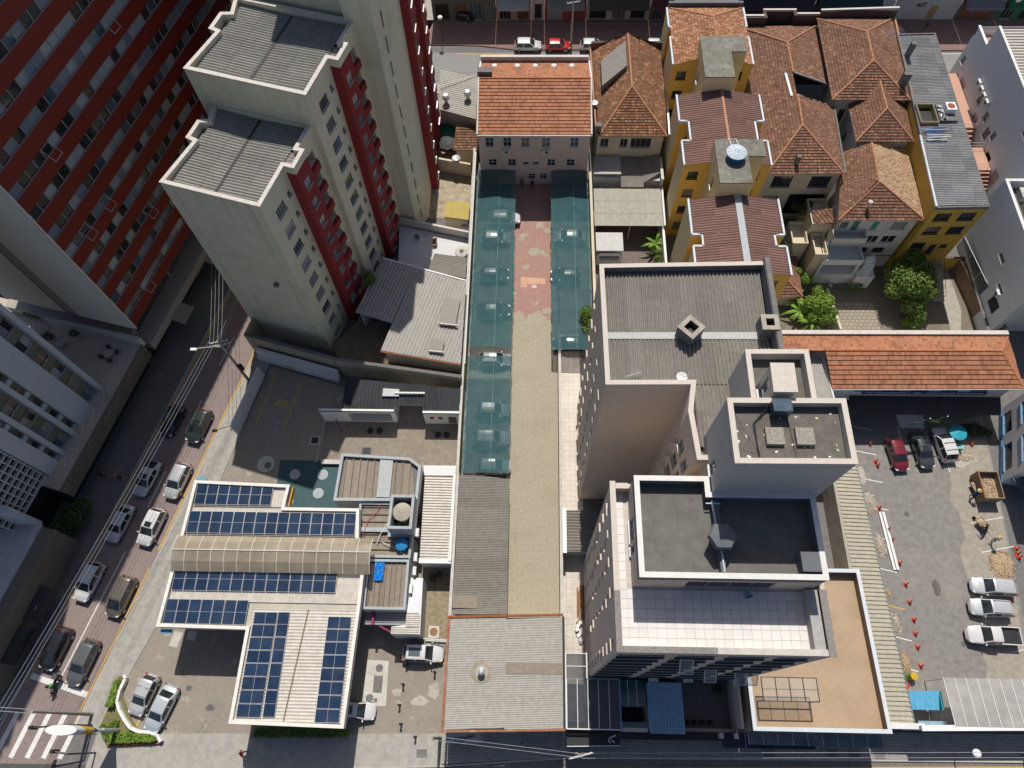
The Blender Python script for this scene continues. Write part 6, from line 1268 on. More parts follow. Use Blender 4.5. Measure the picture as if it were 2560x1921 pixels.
for i in range(9): MB().prism([(20.8+i*1.37, .45), (22.1+i*1.37, .45), (22.1+i*1.37, -.6), (20.8+i*1.37, -.6)], 3.3, 3.34).build('glass_pane', GL_B, gc_); MB().beam((20.75+i*1.37, .5, 3.36), (20.75+i*1.37, -.6, 3.32), .05, .08).build('rib', GREYMETAL, gc_)
na = thing('navy_awning', 'long navy awning along the dark pavement', 'awning', (22, -.6, 0)); MB().prism([(18.5, .4), (20.7, .4), (27, -.55), (27, -.9), (18.5, -.9)], 2.75, 2.85).build('fabric', plain('navy_fabric', (.012, .016, .04)), na)
for x in (19, 23, 26.5): MB().tube((x, .3, 3.0), (x, -.85, 2.85), .02, 5).build('arm', DARKMETAL, na)
ba = thing('black_shopfront', 'black box awning with a white bracket logo by the glass porch', 'awning', (6.3, -.3, 0)); MB().prism([(3.9, .3), (8.9, .35), (8.9, -.9), (3.9, -1.05)], 2.9, 3.0).build('fabric', BLACK, ba); MB().beam((3.9, -1.08, 2.98), (8.9, -.92, 2.98), .06, .1).build('edge_trim', WHITE, ba)
MB().path([(8.5, -.05, 3.03), (7.9, -.3, 3.03), (7.8, -.55, 3.03), (8.0, -.7, 3.03)], .05).build('logo_stroke', WHITE, ba); MB().path([(8.1, -.45, 3.03), (8.35, -.7, 3.03)], .05).build('logo_stroke', WHITE, ba)
sf = thing('dark_shopfront', 'dark shopfront row under the patio and blue roof', 'shopfront', (14, 0, 0)); MB().prism([(9, .38), (20.6, .4), (20.6, -.3), (9, -.4)], 2.6, 2.7).build('canopy', BLACK, sf); MB().prism([(9, .24), (20.6, .24), (20.6, .2), (9, .2)], .1, 2.6).build('glazing', GL_D, sf)
for x in (18.3, 19.7): MB().box(x, .1, 2.7, 3.4, .35, .5).build('column_cap', BEIGE, sf)
# ------------------------------------------------------------------ orange-roofed building at the head of the alley
og = thing('orange_roof_building', 'long beige building with bright orange tiled roof closing the alley', 'building', (0, 75, 0))
gw = [(1.44, 0), (3.74, 0), (6.1, 0), (8.8, 0), (12.5, 0)]
W6 = [(u-.55, u+.55, 7.05, 8.6, 'grid', random.choice([GL_D, GL_B, GL_D])) for u, _ in gw]+[(u-.55, u+.55, 3.5, 4.75, 'grid', GL_D) for u in (1.7, 4.3, 9.6, 12.2)]+[(u-.4, u+.4, 3.7, 4.25, 's2', GL_D) for u in (6.2, 7.5)]+[(u-.5, u+.5, .9, 2.0, 'grid', GL_D) for u in (7.0, 8.6)]
skirt(og, [(-6.9, 69.2), (7.6, 69.2), (7.5, 81.9), (-6.8, 81.9)], 0, 9.3, BEIGE2, 'wall', {0: W6}, fm=FRAMEW)
E_, RG = 9.45, 11.5
tile_plane(og, [(-7.1, 68.9, E_), (7.8, 68.9, E_), (7.75, 76.7, RG), (-7.05, 76.7, RG)], ORANGE_T, .5, .26)
tile_plane(og, [(7.75, 76.7, RG), (-7.05, 76.7, RG), (-7.0, 81.8, 9.7), (7.6, 81.8, 9.7)], ORANGE_T, .5, .26)
for x in (-7.0, 7.7):
    MB().add([(x, 69.2, 9.2), (x, 81.9, 9.2), (x, 81.9, 9.6), (x, 76.7, RG-.05), (x, 69.2, E_-.05)], [[0, 1, 2, 3, 4]]).build('gable_wall', BEIGE2, og); MB().path([(x, 68.9, E_+.1), (x, 76.7, RG+.1), (x, 81.9, 9.8)], .13).build('verge', GREYWHITE, og)
ridge(og, (-7, 76.7, RG+.03), (7.7, 76.7, RG+.03), .14, mat('orange_ridge', (.45, .17, .075), .85, .2, 4)); gutter(og, (-7.1, 68.82, 9.4), (7.8, 68.82, 9.4), WHITE)
MB().prism([(-7.0, 81.9), (7.6, 81.9), (7.6, 82.3), (-7.0, 82.3)], 0, 10.5).build('street_parapet', PARAP, og)
for x in (-5.1, -2.0, .4, 2.9, 5.3): MB().sphere((x, 80.5, 10.15), .42, 12, sz=.7).build('skylight_dome', WHITE, og)
MB().box(-6.2, 77.5, 11.0, 12.2, 1.9, .9).build('vent_box', CONC_D, og)
for i, (x, z) in enumerate(((-3.4, 6.1), (1.9, 6.1))): ac_unit(None, (x, 68.95, z), 0, 'air conditioners on the alley end wall', label=['air conditioner under the second upper window of the alley end wall', 'air conditioner under the fourth upper window of the alley end wall'][i])
# ------------------------------------------------------------------ brown house beside it
def roofset(t, planes, m, ridges, course=.38):
    for p in planes: tile_plane(t, p[0] if isinstance(p, tuple) else p, p[1] if isinstance(p, tuple) else m, course, .23)
    for a, b in ridges: ridge(t, (a[0], a[1], a[2]+.05), (b[0], b[1], b[2]+.05))
bh = thing('brown_roof_house', 'old house with mossy brown hipped roof right of the orange roof', 'house', (13, 78, 0))
skirt(bh, [(8.7, 70.4), (17.3, 70.4), (18.0, 86.6), (8.4, 86.6)], 0, 7.95, OLDCREAM, 'wall', {0: [(.4, 1.5, 5.9, 7.3, 's2', GL_D), (3.0, 4.0, 5.9, 7.3, 's2', GL_D), (4.4, 7.1, 5.8, 7.4, 's4', GL_D), (3.2, 3.7, 3.2, 3.7, 'one', GL_D)]})
roofset(bh, [[(8.8, 70.1, 8), (17.6, 70.1, 8), (13.1, 76.5, 10.4)], [(8.8, 70.1, 8), (13.1, 76.5, 10.4), (13.1, 86.5, 10.4), (8.3, 86.5, 8)], [(17.6, 70.1, 8), (18.2, 86.5, 8), (13.1, 86.5, 10.4), (13.1, 76.5, 10.4)]], BROWN_T, [((13.1, 86.5, 10.4), (13.1, 76.5, 10.4)), ((13.1, 76.5, 10.4), (8.8, 70.1, 8)), ((13.1, 76.5, 10.4), (17.6, 70.1, 8))])
MB().prism([(8.2, 86.5), (18.3, 86.5), (18.3, 86.9), (8.2, 86.9)], 0, 9.0).build('street_parapet', mat('dark_parapet', (.10, .07, .06), .9), bh); MB().add([(9.3, 77.5, 9.6), (12.6, 80.0, 10.75), (12.6, 84.6, 10.9), (9.3, 82.0, 9.8), (9.3, 77.5, 8.6), (12.6, 80.0, 9.5), (12.6, 84.6, 9.5), (9.3, 82, 8.6)], [[0, 1, 2, 3], [1, 0, 4, 5], [0, 3, 7, 4]]).build('dormer_roof', FIBRO, bh)
MB().beam((17.9, 70.2, 8.15), (18.35, 86.5, 8.15), .2, .35).build('side_gutter', GREYMETAL, bh); MB().beam((8.45, 70.2, 8.15), (8.1, 86.5, 8.15), .2, .3).build('side_gutter', RIDGE, bh); MB().box(8.7, 71.0, 3, 9.2, .7, .7).build('chimney', CONC_D, bh)
ds = thing('satellite_dish', 'white dish on the left edge of the brown roof', 'dish', (8.3, 75.4, 8.1)); MB().lathe(8.3, 75.4, [(.1, 8.5), (.4, 8.6), (.5, 8.75), (.1, 8.6)], 12).build('reflector', WHITE, ds); MB().tube((8.3, 75.4, 8.0), (8.3, 75.4, 8.52), .04).build('mast', GREYMETAL, ds)
lo = thing('patched_lean_to', 'cluster of patched grey sheet roofs behind the brown house', 'shed', (13, 66, 0))
corr(lo, [(8.4, 69.9, 4.6), (12.0, 69.9, 4.6), (12.0, 67.3, 4.2), (8.4, 67.3, 4.2)], (0, 1, 0), .2, .025, FIBRO_L); corr(lo, [(12.0, 70.0, 4.2), (15, 70.0, 4.2), (15, 65.6, 3.5), (12.0, 65.6, 3.5)], (0, 1, 0), .25, .03, FIBRO, 'wave', (1.1, 2)); corr(lo, [(15, 70.0, 4.3), (17.5, 70.0, 4.6), (17.5, 67.6, 4.3), (15, 66.2, 3.6)], (0, 1, 0), .25, .03, FIBRO)
MB().prism([(8.4, 69.8), (17.3, 69.8), (17.3, 66.6), (8.4, 67.2)], 0, 3.6).build('wall', OLDWHITE, lo); MB().prism([(17.2, 70), (17.55, 70), (17.55, 66), (17.2, 66)], 0, 4.6).build('side_wall', OLDWHITE, lo); MB().beam((8.4, 67.25, 4.2), (12, 67.25, 4.2), .12, .25).build('fascia', WHITE, lo)
cn2 = thing('beige_canopy', 'flat beige sheet canopy over the neighbouring yard', 'canopy', (13, 62, 0)); BC = sheetmat('beige_flat_sheet', (.36, .345, .29), (.39, .375, .32), .75, .3, .25)
for j in range(3): corr(cn2, [(8.35, 65.5-j*1.95, 3.3-j*.12), (17.3, 65.5-j*1.95, 3.3-j*.12), (17.3, 63.5-j*1.95, 3.2-j*.12), (8.35, 63.5-j*1.95, 3.2-j*.12)], (0, 1, 0), .16, .012, BC)
MB().beam((17.45, 65.6, 3.3), (17.45, 59.6, 3.0), .22, .3).build('gutter', WHITE, cn2)
for x in (8.5, 13, 17.2): MB().tube((x, 59.8, 0), (x, 59.8, 2.95), .05).build('post', WHITE, cn2)
bq = thing('barbecue_hut', 'white tiled barbecue hut with a dark opening in the yard', 'hut', (10, 57, 0)); MB().prism([(8.6, 55.5), (11.9, 55.5), (12.0, 58.8), (8.5, 58.8)], 0, .9).build('base', WHITE, bq); wall(bq, (8.6, 55.5), (11.9, 55.5), .9, 2.3, WHITE, [(.35, 2.9, .1, 1.0, 'void')], depth=.5); MB().prism([(8.5, 56.6), (12.0, 56.6), (12.0, 58.8), (8.5, 58.8)], .9, 2.3).build('back_wall', WHITE, bq); MB().prism([(8.5, 56.0), (12.0, 56.0), (12.0, 58.9), (8.5, 58.9)], 2.3, 2.45).build('roof', brickmat('hut_tiles', (.5, .5, .48), (.56, .56, .54), (.3, .3, .3), .3, .3, .06, 0), bq)
for i, x in enumerate((12.2, 14.3, 15.9)):
    t = thing('brick_planter', ['left', 'middle', 'right'][i]+' orange brick planter in the small yard', 'planter', (x, 54.9, 0), 0, 'brick planters'); parapet(t, [(x-.6, 54.5), (x+.6, 54.5), (x+.6, 55.1), (x-.6, 55.1)], 0, .5, .12, RUST, None, 'box'); MB().prism([(x-.48, 54.62), (x+.48, 54.62), (x+.48, 54.98), (x-.48, 54.98)], 0, .4).build('soil', WOOD, t)
wy = thing('yard_party_wall', 'white party wall between the yard and the yellow building', 'wall', (17.3, 56, 0)); MB().prism([(17.2, 66), (17.5, 66), (17.4, 46), (17.1, 46)], 0, 2.6).build('wall_body', WHITE, wy)
# ------------------------------------------------------------------ yellow building: three blocks and two stair towers
yb = thing('yellow_building', 'four storey ochre building in three blocks with stair towers between', 'building', (23, 67, 0))
def fl(us, wd=1.25, ht=1.25, n=4, z=1.6): return [(u, u+wd, z+k*3.1, z+ht+k*3.1, 's4', random.choice([GL_D, GL_D, GL_CC])) for u in us for k in range(n)]
def yblock(y0, y1, yn0, yn1, tile=False):
    P = [(18.0, y0), (28.2, y0), (28.2, yn0), (27.1, yn0), (27.1, yn1), (28.2, yn1), (28.2, y1), (18.0, y1), (18.0, yn1), (19.1, yn1), (19.1, yn0), (18.0, yn0)]
    for i in range(12):
        a, b = P[i], P[(i+1) % 12]; m = OCHRE if i in (0, 2, 3, 4, 8, 9, 10) else PALEOCHRE
        wall(yb, a, b, 0, 13.0, m, fl((.7, 7.9)) if i == 0 else (fl((.4,), .7, .9) if i in (3, 9) else ()), fm=FRAMED)
    MB().prism(inset(P, .05), 12.5, 12.9).build('roof_slab', CONC_D, yb)
    for x, s in ((18.0, -1), (28.2, 1)):
        for a, b in (((x, y0), (x, yn0)), ((x, yn0), (x-s*1.1, yn0)), ((x-s*1.1, yn0), (x-s*1.1, yn1)), ((x-s*1.1, yn1), (x, yn1)), ((x, yn1), (x, y1))): MB().beam((*a, 13.15), (*b, 13.15), .22, .34).build('edge_gutter', mat('blue_white_gutter', (.55, .6, .64), .6), yb)
    return P
for (y0, y1, a, b) in ((60.4, 71.8, 64.2, 67.4), (44.9, 55.3, 48.7, 50.3)):
    yblock(y0, y1, a, b); xm = 23.35
    for s, x0 in ((-1, 18.15), (1, 28.05)):
        for ya, yb_, xi in ((y0, a, 0), (a, b, -s*1.1), (b, y1, 0)):
            xe = x0+xi; z = 13.2+(abs(xi))*.16; corr(yb, [(xe, ya, z), (xe, yb_, z), (xm, yb_, 14.1), (xm, ya, 14.1)], (1, 0, 0), .35, .05, FIBRO_B, 'wave', (1.1, 2.6), split=True)
    MB().beam((xm, y0, 14.16), (xm, y1, 14.16), .3 if y0 > 58 else .75, .06).build('ridge_cap', RIDGE if y0 > 58 else plain('dull_flashing', (.36, .39, .41), .6), yb)
    for yy in (y0+.02, y1-.02): MB().add([(18.0, yy, 12.9), (28.2, yy, 12.9), (28.2, yy, 13.15), (xm, yy, 14.05), (18.0, yy, 13.15)], [[0, 1, 2, 3, 4]]).build('gable_wall', OCHRE, yb)
yblock(77.2, 88.0, 82.3, 84.2)
roofset(yb, [[(18.2, 77.1, 13.2), (23.4, 77.1, 14.9), (23.4, 84.0, 14.9), (18.2, 88.0, 13.2)], [(28.1, 77.1, 13.2), (28.1, 88.0, 13.2), (23.4, 84.0, 14.9), (23.4, 77.1, 14.9)], [(18.2, 88, 13.2), (28.1, 88, 13.2), (23.4, 84, 14.9)]], PATCH_T, [((23.4, 77.2, 14.9), (23.4, 84, 14.9)), ((23.4, 84, 14.9), (18.2, 88, 13.2)), ((23.4, 84, 14.9), (28.1, 88, 13.2))])
MB().add([(18.0, 77.19, 12.9), (28.2, 77.19, 12.9), (28.2, 77.19, 13.15), (23.4, 77.19, 14.85), (18, 77.19, 13.15)], [[0, 1, 2, 3, 4]]).build('gable_wall', OCHRE, yb)
MB().prism([(18.2, 88.1), (28.1, 88.1), (28.1, 88.5), (27.5, 88.5), (27.5, 89.4), (19.0, 89.4), (19.0, 88.5), (18.2, 88.5)], 0, 13.9).build('street_parapet', DKW, yb); MB().beam((18.9, 89.3, 14.0), (27.6, 89.3, 14.0), .3, .14).build('coping', WHITE, yb)
MOSSC = mat('mossy_roof', (.13, .125, .10), .75, .4, 1.6, .6, (.34, .33, .29), .55, spec=.6)
for y0, y1, yw in ((71.75, 78.8, 76.2), (55.25, 61.6, 59.2)):
    P = [(21.0, y0), (24.5, y0), (24.5, yw), (26.5, yw), (26.5, y1), (21.0, y1)]
    skirt(yb, P, 0, 15.9, PALEOCHRE, 'stair_wall', {5: [(3.4, 4.1, 3+k*3.1, 4.6+k*3.1, 'one', GL_G) for k in range(4)]}); MB().prism(inset(P, -.06), 15.9, 16.05).build('stair_roof', MOSSC, yb)
watertank('round blue tank with pale ribbed lid on the yellow stair tower', 23.0, 58.9, 16.05, 1.1, .8, BLUET, mat('pale_blue_lid', (.45, .52, .57), .6)); ld = thing('roof_ladder', 'white metal ladder leaning on the round blue tank', 'ladder', (22.9, 60.4, 16))
for x in (22.6, 23.4): MB().tube((x, 61.7, 16.1), (x, 60.0, 16.7), .04, 5).build('rail', WHITE, ld)
for k in range(3): MB().tube((22.6, 61.5-k*.6, 16.2+k*.2), (23.4, 61.5-k*.6, 16.2+k*.2), .03, 5).build('rung', WHITE, ld)
# ------------------------------------------------------------------ clay-roofed old houses
hA = thing('old_tiled_house', 'large old house with long red brown roof and a sunken light court', 'house', (34, 76, 0))
lw = [(1.0, 3.4, 6.3, 8.2, 's4', GL_D), (5.7, 8.2, 6.3, 8.2, 's4', GL_D), (.6, 2.6, 3.1, 4.6, 's4', GL_CW), (4.0, 8.8, .5, 4.9, 'void')]
wall(hA, (29.5, 63.3), (38.5, 63.3), 0, 9, OLDCREAM, lw, depth=.5, fm=FRAMED); wall(hA, (38.5, 63.3), (39.1, 74.4), 0, 9, OLDCREAM, [(1.5, 2.7, 5.5, 7, 's2')]); wall(hA, (39.1, 74.4), (34.1, 74.4), 0, 9, DKW); wall(hA, (34.6, 74.4), (34.6, 78.3), 0, 9, DKW); wall(hA, (34.1, 78.4), (39.3, 78.4), 0, 9, DKW, [(1.2, 2.6, 5, 6.6, 's2', GL_D), (3.4, 4.5, 5, 6.6, 's2', GL_D)]); wall(hA, (29.2, 90), (29.5, 63.3), 0, 9, OLDCREAM); wall(hA, (39.4, 78.4), (39.6, 90), 0, 9, OLDCREAM)
A = {'a': (29.2, 62.9, 9), 'b': (38.7, 63.0, 9), 'c': (33.9, 69.1, 11), 'd': (39.3, 74.4, 9), 'e': (34.1, 74.3, 11), 'f': (34.15, 78.4, 11), 'g': (39.4, 78.5, 9), 'h': (39.7, 89.9, 9), 'i': (34.2, 84, 11), 'j': (29.1, 89.6, 9)}
A2 = lambda s: [A[c] for c in s]
roofset(hA, [A2('abc'), A2('acij'), A2('bdec'), A2('ghif'), A2('jih')], RBROWN_T, [(A['c'], A['e']), (A['f'], A['i']), (A['c'], A['a']), (A['c'], A['b']), (A['i'], A['h']), (A['i'], A['j'])])
MB().beam((38.9, 63.1, 9.0), (39.5, 74.4, 9.0), .22, .25).build('party_gutter', CONC_D, hA); MB().beam((39.6, 78.5, 9.1), (39.9, 89.8, 9.1), .3, .3).build('party_gutter', CONC_D, hA); MB().box(32.9, 64.3, 9, 10.7, .5, .5).build('chimney', CONC_D, hA); MB().beam(A['e'], A['d'], .12, .2).build('court_edge', GREYMETAL, hA); MB().beam(A['f'], A['g'], .12, .2).build('court_edge', GREYMETAL, hA); MB().beam((33.2, 78.4, 10.8), (33.4, 74.3, 10.8), .3, .2).build('court_edge', WHITE, hA)
MB().prism([(29, 89.9), (32.6, 89.9), (32.6, 91.2), (36.4, 91.2), (36.4, 90.4), (39.9, 90.4), (39.9, 90.8), (36.8, 90.8), (36.8, 91.6), (32.2, 91.6), (32.2, 90.4), (29, 90.4)], 0, 10.3).build('street_parapet', MATS['dark_parapet'], hA)
for a, b in (((29, 90.3), (32.2, 90.3)), ((32.2, 91.5), (36.8, 91.5)), ((36.8, 90.7), (39.9, 90.7))): MB().beam((*a, 10.36), (*b, 10.36), .3, .14).build('coping', OLDWHITE, hA)
hB = thing('old_tiled_house', 'tallest old house with red brown roof bearing an antenna and block chimney', 'house', (44, 82, 0))
skirt(hB, [(39.7, 74.8), (48.6, 74.8), (49.5, 90.3), (40.0, 90.3)], 0, 9.95, OLDCREAM, 'wall', {0: [(1.0, 1.8, 6, 8.2, 's2', GL_D)]})
B = [(38.9, 74.5, 10), (48.9, 74.4, 10), (44.3, 79.4, 12), (39.5, 90, 10), (44.5, 84.8, 12), (49.8, 90, 10)]
roofset(hB, [[B[0], B[1], B[2]], [B[0], B[2], B[4], B[3]], [B[1], B[5], B[4], B[2]], [B[3], B[4], B[5]]], RBROWN_T, [(B[2], B[4]), (B[2], B[0]), (B[2], B[1]), (B[4], B[3]), (B[4], B[5])])
for x, y, w_ in ((48.0, 76.6, 1.0), (50.0, 82.2, .6)): MB().box(x, y, 9.5, 12.4, w_, .55).build('chimney', CONC_D, hB)
MB().prism([(39.9, 90.2), (50.2, 90.2), (50.2, 90.6), (39.9, 90.6)], 0, 11).build('street_parapet', MATS['dark_parapet'], hB); MB().beam((39.8, 90.5, 11.05), (50.3, 90.5, 11.4), .3, .14).build('coping', OLDWHITE, hB)
MB().beam((49.2, 74.5, 10.1), (50.1, 90, 10.1), .25, .3).build('verge_tiles', RIDGE, hB)
tv = thing('roof_antenna', 'large fish bone antenna on the tallest tiled roof', 'antenna', (47.0, 84, 11)); f = MB(); f.tube((46.2, 83.2, 12.6), (48.6, 84.6, 12.6), .025, 4)
for k in range(9): f.tube((46.3+k*.27, 84.1+k*.16, 12.6), (46.9+k*.27, 82.6+k*.16, 12.6), .015, 4)
f.build('elements', GREYMETAL, tv); MB().tube((47.4, 83.9, 10.8), (47.4, 83.9, 12.6), .03, 5).build('mast', GREYMETAL, tv)
hB2 = thing('old_tiled_wing', 'rear wing with small red brown hipped roof stepping down to the garden', 'house', (45, 72, 0))
skirt(hB2, [(41.6, 68.6), (47.9, 68.6), (48.3, 75), (41.8, 75)], 0, 8.9, OLDWHITE, 'wall', {3: [(2, 3, 5, 6.6, 's2', GL_D)]}); D = [(41.2, 68.3, 9), (48.4, 68.3, 9), (45.0, 72, 10.9), (41.4, 75.6, 9), (48.8, 75.6, 9), (45.1, 78, 10.9)]
roofset(hB2, [[D[0], D[1], D[2]], [D[0], D[2], D[5], D[3]], [D[1], D[4], D[5], D[2]]], RBROWN_T, [(D[2], D[5]), (D[2], D[0]), (D[2], D[1])])
hC = thing('old_tiled_house', 'white rear house with red brown roof overlooking the garden tree', 'house', (43, 62, 0))
cw_ = [(.2, 1.2, 5.3, 6.7, 's3', GL_G), (1.7, 2.5, 4.6, 6.9, 'door', plain('green_door', (.05, .22, .16))), (4.1, 4.9, 5.2, 6.8, 'one', plain('green_shutter', (.03, .26, .17))), (6.6, 8.4, 5.3, 6.7, 's4', GL_CC), (.2, 1.0, 2.7, 3.9, 's2', GL_G), (1.4, 2.2, 2.7, 3.9, 's2', GL_G), (2.7, 3.5, 1.8, 4.0, 'void'), (4.6, 6.0, 2.6, 4.0, 's2', GL_D), (6.5, 8.2, 2.6, 4.0, 's2', GL_D), (4.4, 5.6, .4, 1.6, 'void'), (6.3, 7.8, .4, 1.6, 'void')]
skirt(hC, [(38.2, 57.4), (47.5, 57.4), (47.7, 67.4), (39.8, 67.4)], 0, 7.4, OLDWHITE, 'wall', {0: cw_}, fm=FRAMEW); Cc = [(37.6, 57.0, 7.5), (48.0, 57.0, 7.5), (42.5, 61.3, 9.5), (39.9, 67.6, 7.5), (48.2, 67.6, 7.5), (42.8, 67.6, 9.5)]
roofset(hC, [[Cc[0], Cc[1], Cc[2]], [Cc[0], Cc[2], Cc[5], Cc[3]], ([Cc[1], Cc[4], Cc[5], Cc[2]], tilemat('pale_patched_tiles', [(.28, .15, .08), (.40, .27, .16), (.46, .34, .22), (.34, .2, .11)], .35))], RBROWN_T, [(Cc[2], Cc[5]), (Cc[2], Cc[0]), (Cc[2], Cc[1])])
MB().lathe(41.0, 58.4, [(.12, 7.5), (.12, 9.0), (.3, 9.02), (.28, 9.3)], 12).build('flue_pipe', CONC_L, hC); MB().prism([(37.8, 57.4), (41.9, 57.4), (41.9, 56.0), (37.8, 56.0)], 4.2, 4.4).build('balcony_slab', OLDWHITE, hC); parapet(hC, [(37.8, 56.0), (41.9, 56.0), (41.9, 57.38), (37.8, 57.38)], 4.4, 5.2, .1, OLDWHITE, None, 'balcony_wall')
MB().prism([(37.2, 57.3), (42.3, 57.3), (42.3, 54.6), (37.2, 54.6)], 1.6, 1.8).build('porch_slab', GREYWHITE, hC); parapet(hC, [(37.2, 54.6), (42.3, 54.6), (42.3, 57.3), (37.2, 57.3)], 1.8, 2.6, .12, GREYWHITE, None, 'porch_wall')
for k in range(7): a = R_(10-k*14); MB().box(42.8+1.0*math.cos(a), 55.6+1.3*math.sin(a), 0, 1.7-k*.24, 1.2, .34, a).build('porch_step', GREYWHITE, hC)
nb = thing('garden_shed', 'small tiled garden shed half under creepers by the yellow building', 'shed', (31, 52, 0)); skirt(nb, [(29.8, 49.4), (33.6, 49.4), (33.6, 55.2), (30.6, 55.2)], 0, 2.4, OLDCREAM); q = [(29.5, 49.0, 2.4), (33.9, 49.2, 2.4), (31.9, 51.2, 3.3), (30.2, 55.6, 2.4), (34.0, 55.6, 2.4), (32.2, 54.0, 3.3)]
roofset(nb, [[q[0], q[1], q[2]], [q[0], q[2], q[5], q[3]], [q[1], q[4], q[5], q[2]]], RBROWN_T, [(q[2], q[5]), (q[2], q[0]), (q[2], q[1])])
st2 = thing('stepped_porch', 'crumbling cream porch blocks between the two tiled houses', 'building', (36, 60, 0))
for (x0, x1, y0, y1, z) in ((35.6, 38.0, 58.5, 62.6, 4.2), (33.6, 35.6, 57.0, 60.5, 2.2), (36.0, 37.6, 55.0, 58.4, 2.6)): MB().prism([(x0, y0), (x1, y0), (x1, y1), (x0, y1)], 0, z).build('block', OLDCREAM, st2); parapet(st2, [(x0, y0), (x1, y0), (x1, y1), (x0, y1)], z, z+.7, .15, OLDCREAM, None)
tile_plane(st2, [(35.8, 60.4, 5.1), (38.1, 60.4, 5.6), (38.1, 58.3, 5.4), (35.8, 58.3, 4.9)], RBROWN_T)
# narrow yellow building
ny = thing('narrow_yellow_building', 'narrow peeling yellow building with long zinc sheet roof', 'building', (51, 70, 0)); NP = [(47.9, 56.6), (54.1, 56.8), (54.8, 86.7), (49.6, 86.5)]
nw = [(.6+i*2.9, 2.5+i*2.9, 8.0-k*2.6, 9.3-k*2.6, 's4', GL_D) for i in range(2) for k in range(2)]+[(.5, 2.2, 2.3, 3.6, 's4', GL_D), (2.9, 3.8, 1.0, 3.2, 'void'), (4.2, 5.1, 2.6, 3.2, 's2', GL_D)]
skirt(ny, NP, 0, 10.2, {0: OLDYEL, 3: OLDYEL, '*': OLDWHITE}, 'wall', {0: nw}, fm=FRAMED); MB().prism(inset(NP, .05), 9.7, 9.95).build('roof_slab', CONC_D, ny); parapet(ny, NP, 9.95, 10.4, .18, CONC_D, None)
for a, b in ((57.0, 69.8), (73.2, 86.2)):
    xl = lambda y: 48.1+(y-56.6)*.0555; corr(ny, [(xl(a), a, 10.25), (54.0+(a-57)*.023, a, 10.42), (54.0+(b-57)*.023, b, 10.42), (xl(b), b, 10.25)], (1, 0, 0), .27, .05, ZINC_OLD, 'wave', (1.05, 2.3), split=True, lap=.04)
corr(ny, [(51.2, 69.8, 10.3), (54.2, 69.8, 10.42), (54.4, 73.2, 10.42), (51.3, 73.2, 10.3)], (1, 0, 0), .27, .05, ZINC_OLD, 'wave', (1.05, 2.3), split=True)
MB().prism([(48.9, 70.0), (51.1, 70.0), (51.1, 73.0), (48.9, 73.0)], 10.0, 10.06).build('light_well', BLACK, ny); parapet(ny, [(48.9, 69.9), (51.15, 69.9), (51.15, 73.1), (48.9, 73.1)], 10.0, 10.7, .12, OLDYEL, CONC_D, 'well_kerb')
MB().beam((47.85, 56.8, 10.35), (48.5, 68, 10.35), .22, .25).build('gutter', mat('blue_white_gutter', (.5, .5, .5)), ny); rj = random.Random(12); pl = thing('pipe_pile', 'bundle of plastic pipes and timber on the zinc roof', 'pipes', (50, 68, 10.4))
for k in range(11): y = 68.9-k*.19; MB().tube((48.6+rj.uniform(0, .8), y, 10.5+.06*(k % 3)), (51.6+rj.uniform(-.6, .6), y+rj.uniform(-.2, .5), 10.52+.06*(k % 3)), .06, 6).build('pipe', rj.choice([WHITE, BLUET, RUST, GREYMETAL]), pl)
jk = thing('junk_platform', 'platform of scrap with a white tank on the zinc roof', 'platform', (52.3, 71.6, 10.4)); MB().prism([(51.4, 70.2), (53.6, 70.2), (53.6, 73.0), (51.4, 73.0)], 10.5, 10.7).build('slab', CONC_D, jk); MB().box(52.8, 72.0, 10.7, 11.4, 1.2, 1.3).build('white_tank', WHITE, jk); MB().lathe(52.8, 72.0, [(.5, 11.4), (.3, 11.42)], 7).build('rust_patch', RUST, jk)
for k in range(10): MB().box(52.0+rj.uniform(-.5, .3), 71.2+rj.uniform(-.9, 1.4), 10.7, 10.9, .5, .15, rj.random()*3).build('scrap', rj.choice([GREYMETAL, WHITE, DARKMETAL]), jk)
# ------------------------------------------------------------------ right edge: white buildings, stairs, garden
wr1 = thing('white_office_building', 'tall pale grey white building with four wall air conditioners at upper right', 'building', (70, 80, 0))
GW = mat('pale_grey_render', (.66, .675, .69), .8, .04, 1.0, .18, (.45, .46, .47), .15, drip=.2)
ww = [(.8, 1.7, 3.9, 5.1, 'grid', GL_G), (9.0, 10.0, 4.2, 5.4, 'one', GL_D), (12.2, 13.2, 4.2, 5.4, 'one', GL_G), (14.2, 15.4, 3.0, 4.6, 's2', GL_G), (15.8, 16.7, 4.2, 5.4, 'one', GL_G), (3.2, 5.2, 1.5, 3.4, 'door', plain('pink_door', (.42, .33, .31))), (10.3, 11.8, 1.3, 3.4, 'door', MATS['pink_door']), (17.2, 18.8, .8, 3.2, 'void'), (20.2, 22.0, 7.0, 10.2, 'grid', GL_D), (20.6, 22.2, 1.2, 3.4, 'door', MATS['pink_door'])]
wall(wr1, (62.2, 89.8), (62.2, 62.0), 0, 9.0, GW, [w_ for w_ in ww if w_[3] < 9]); wall(wr1, (62.2, 86.0), (62.2, 62.0), 9.0, 11.7, GW, [(16.4, 18.2, .2, 1.9, 'grid', GL_D)])
wall(wr1, (62.2, 62.0), (85, 62.0), 0, 11.7, GW); wall(wr1, (85, 89.8), (62.2, 89.8), 0, 9, GW); wall(wr1, (85, 86), (62.2, 86), 9, 11.7, GW); MB().prism([(62.25, 86.1), (85, 86.1), (85, 89.7), (62.25, 89.7)], 7.5, 7.8).build('balcony_floor', plain('salmon_floor', (.42, .24, .18)), wr1)
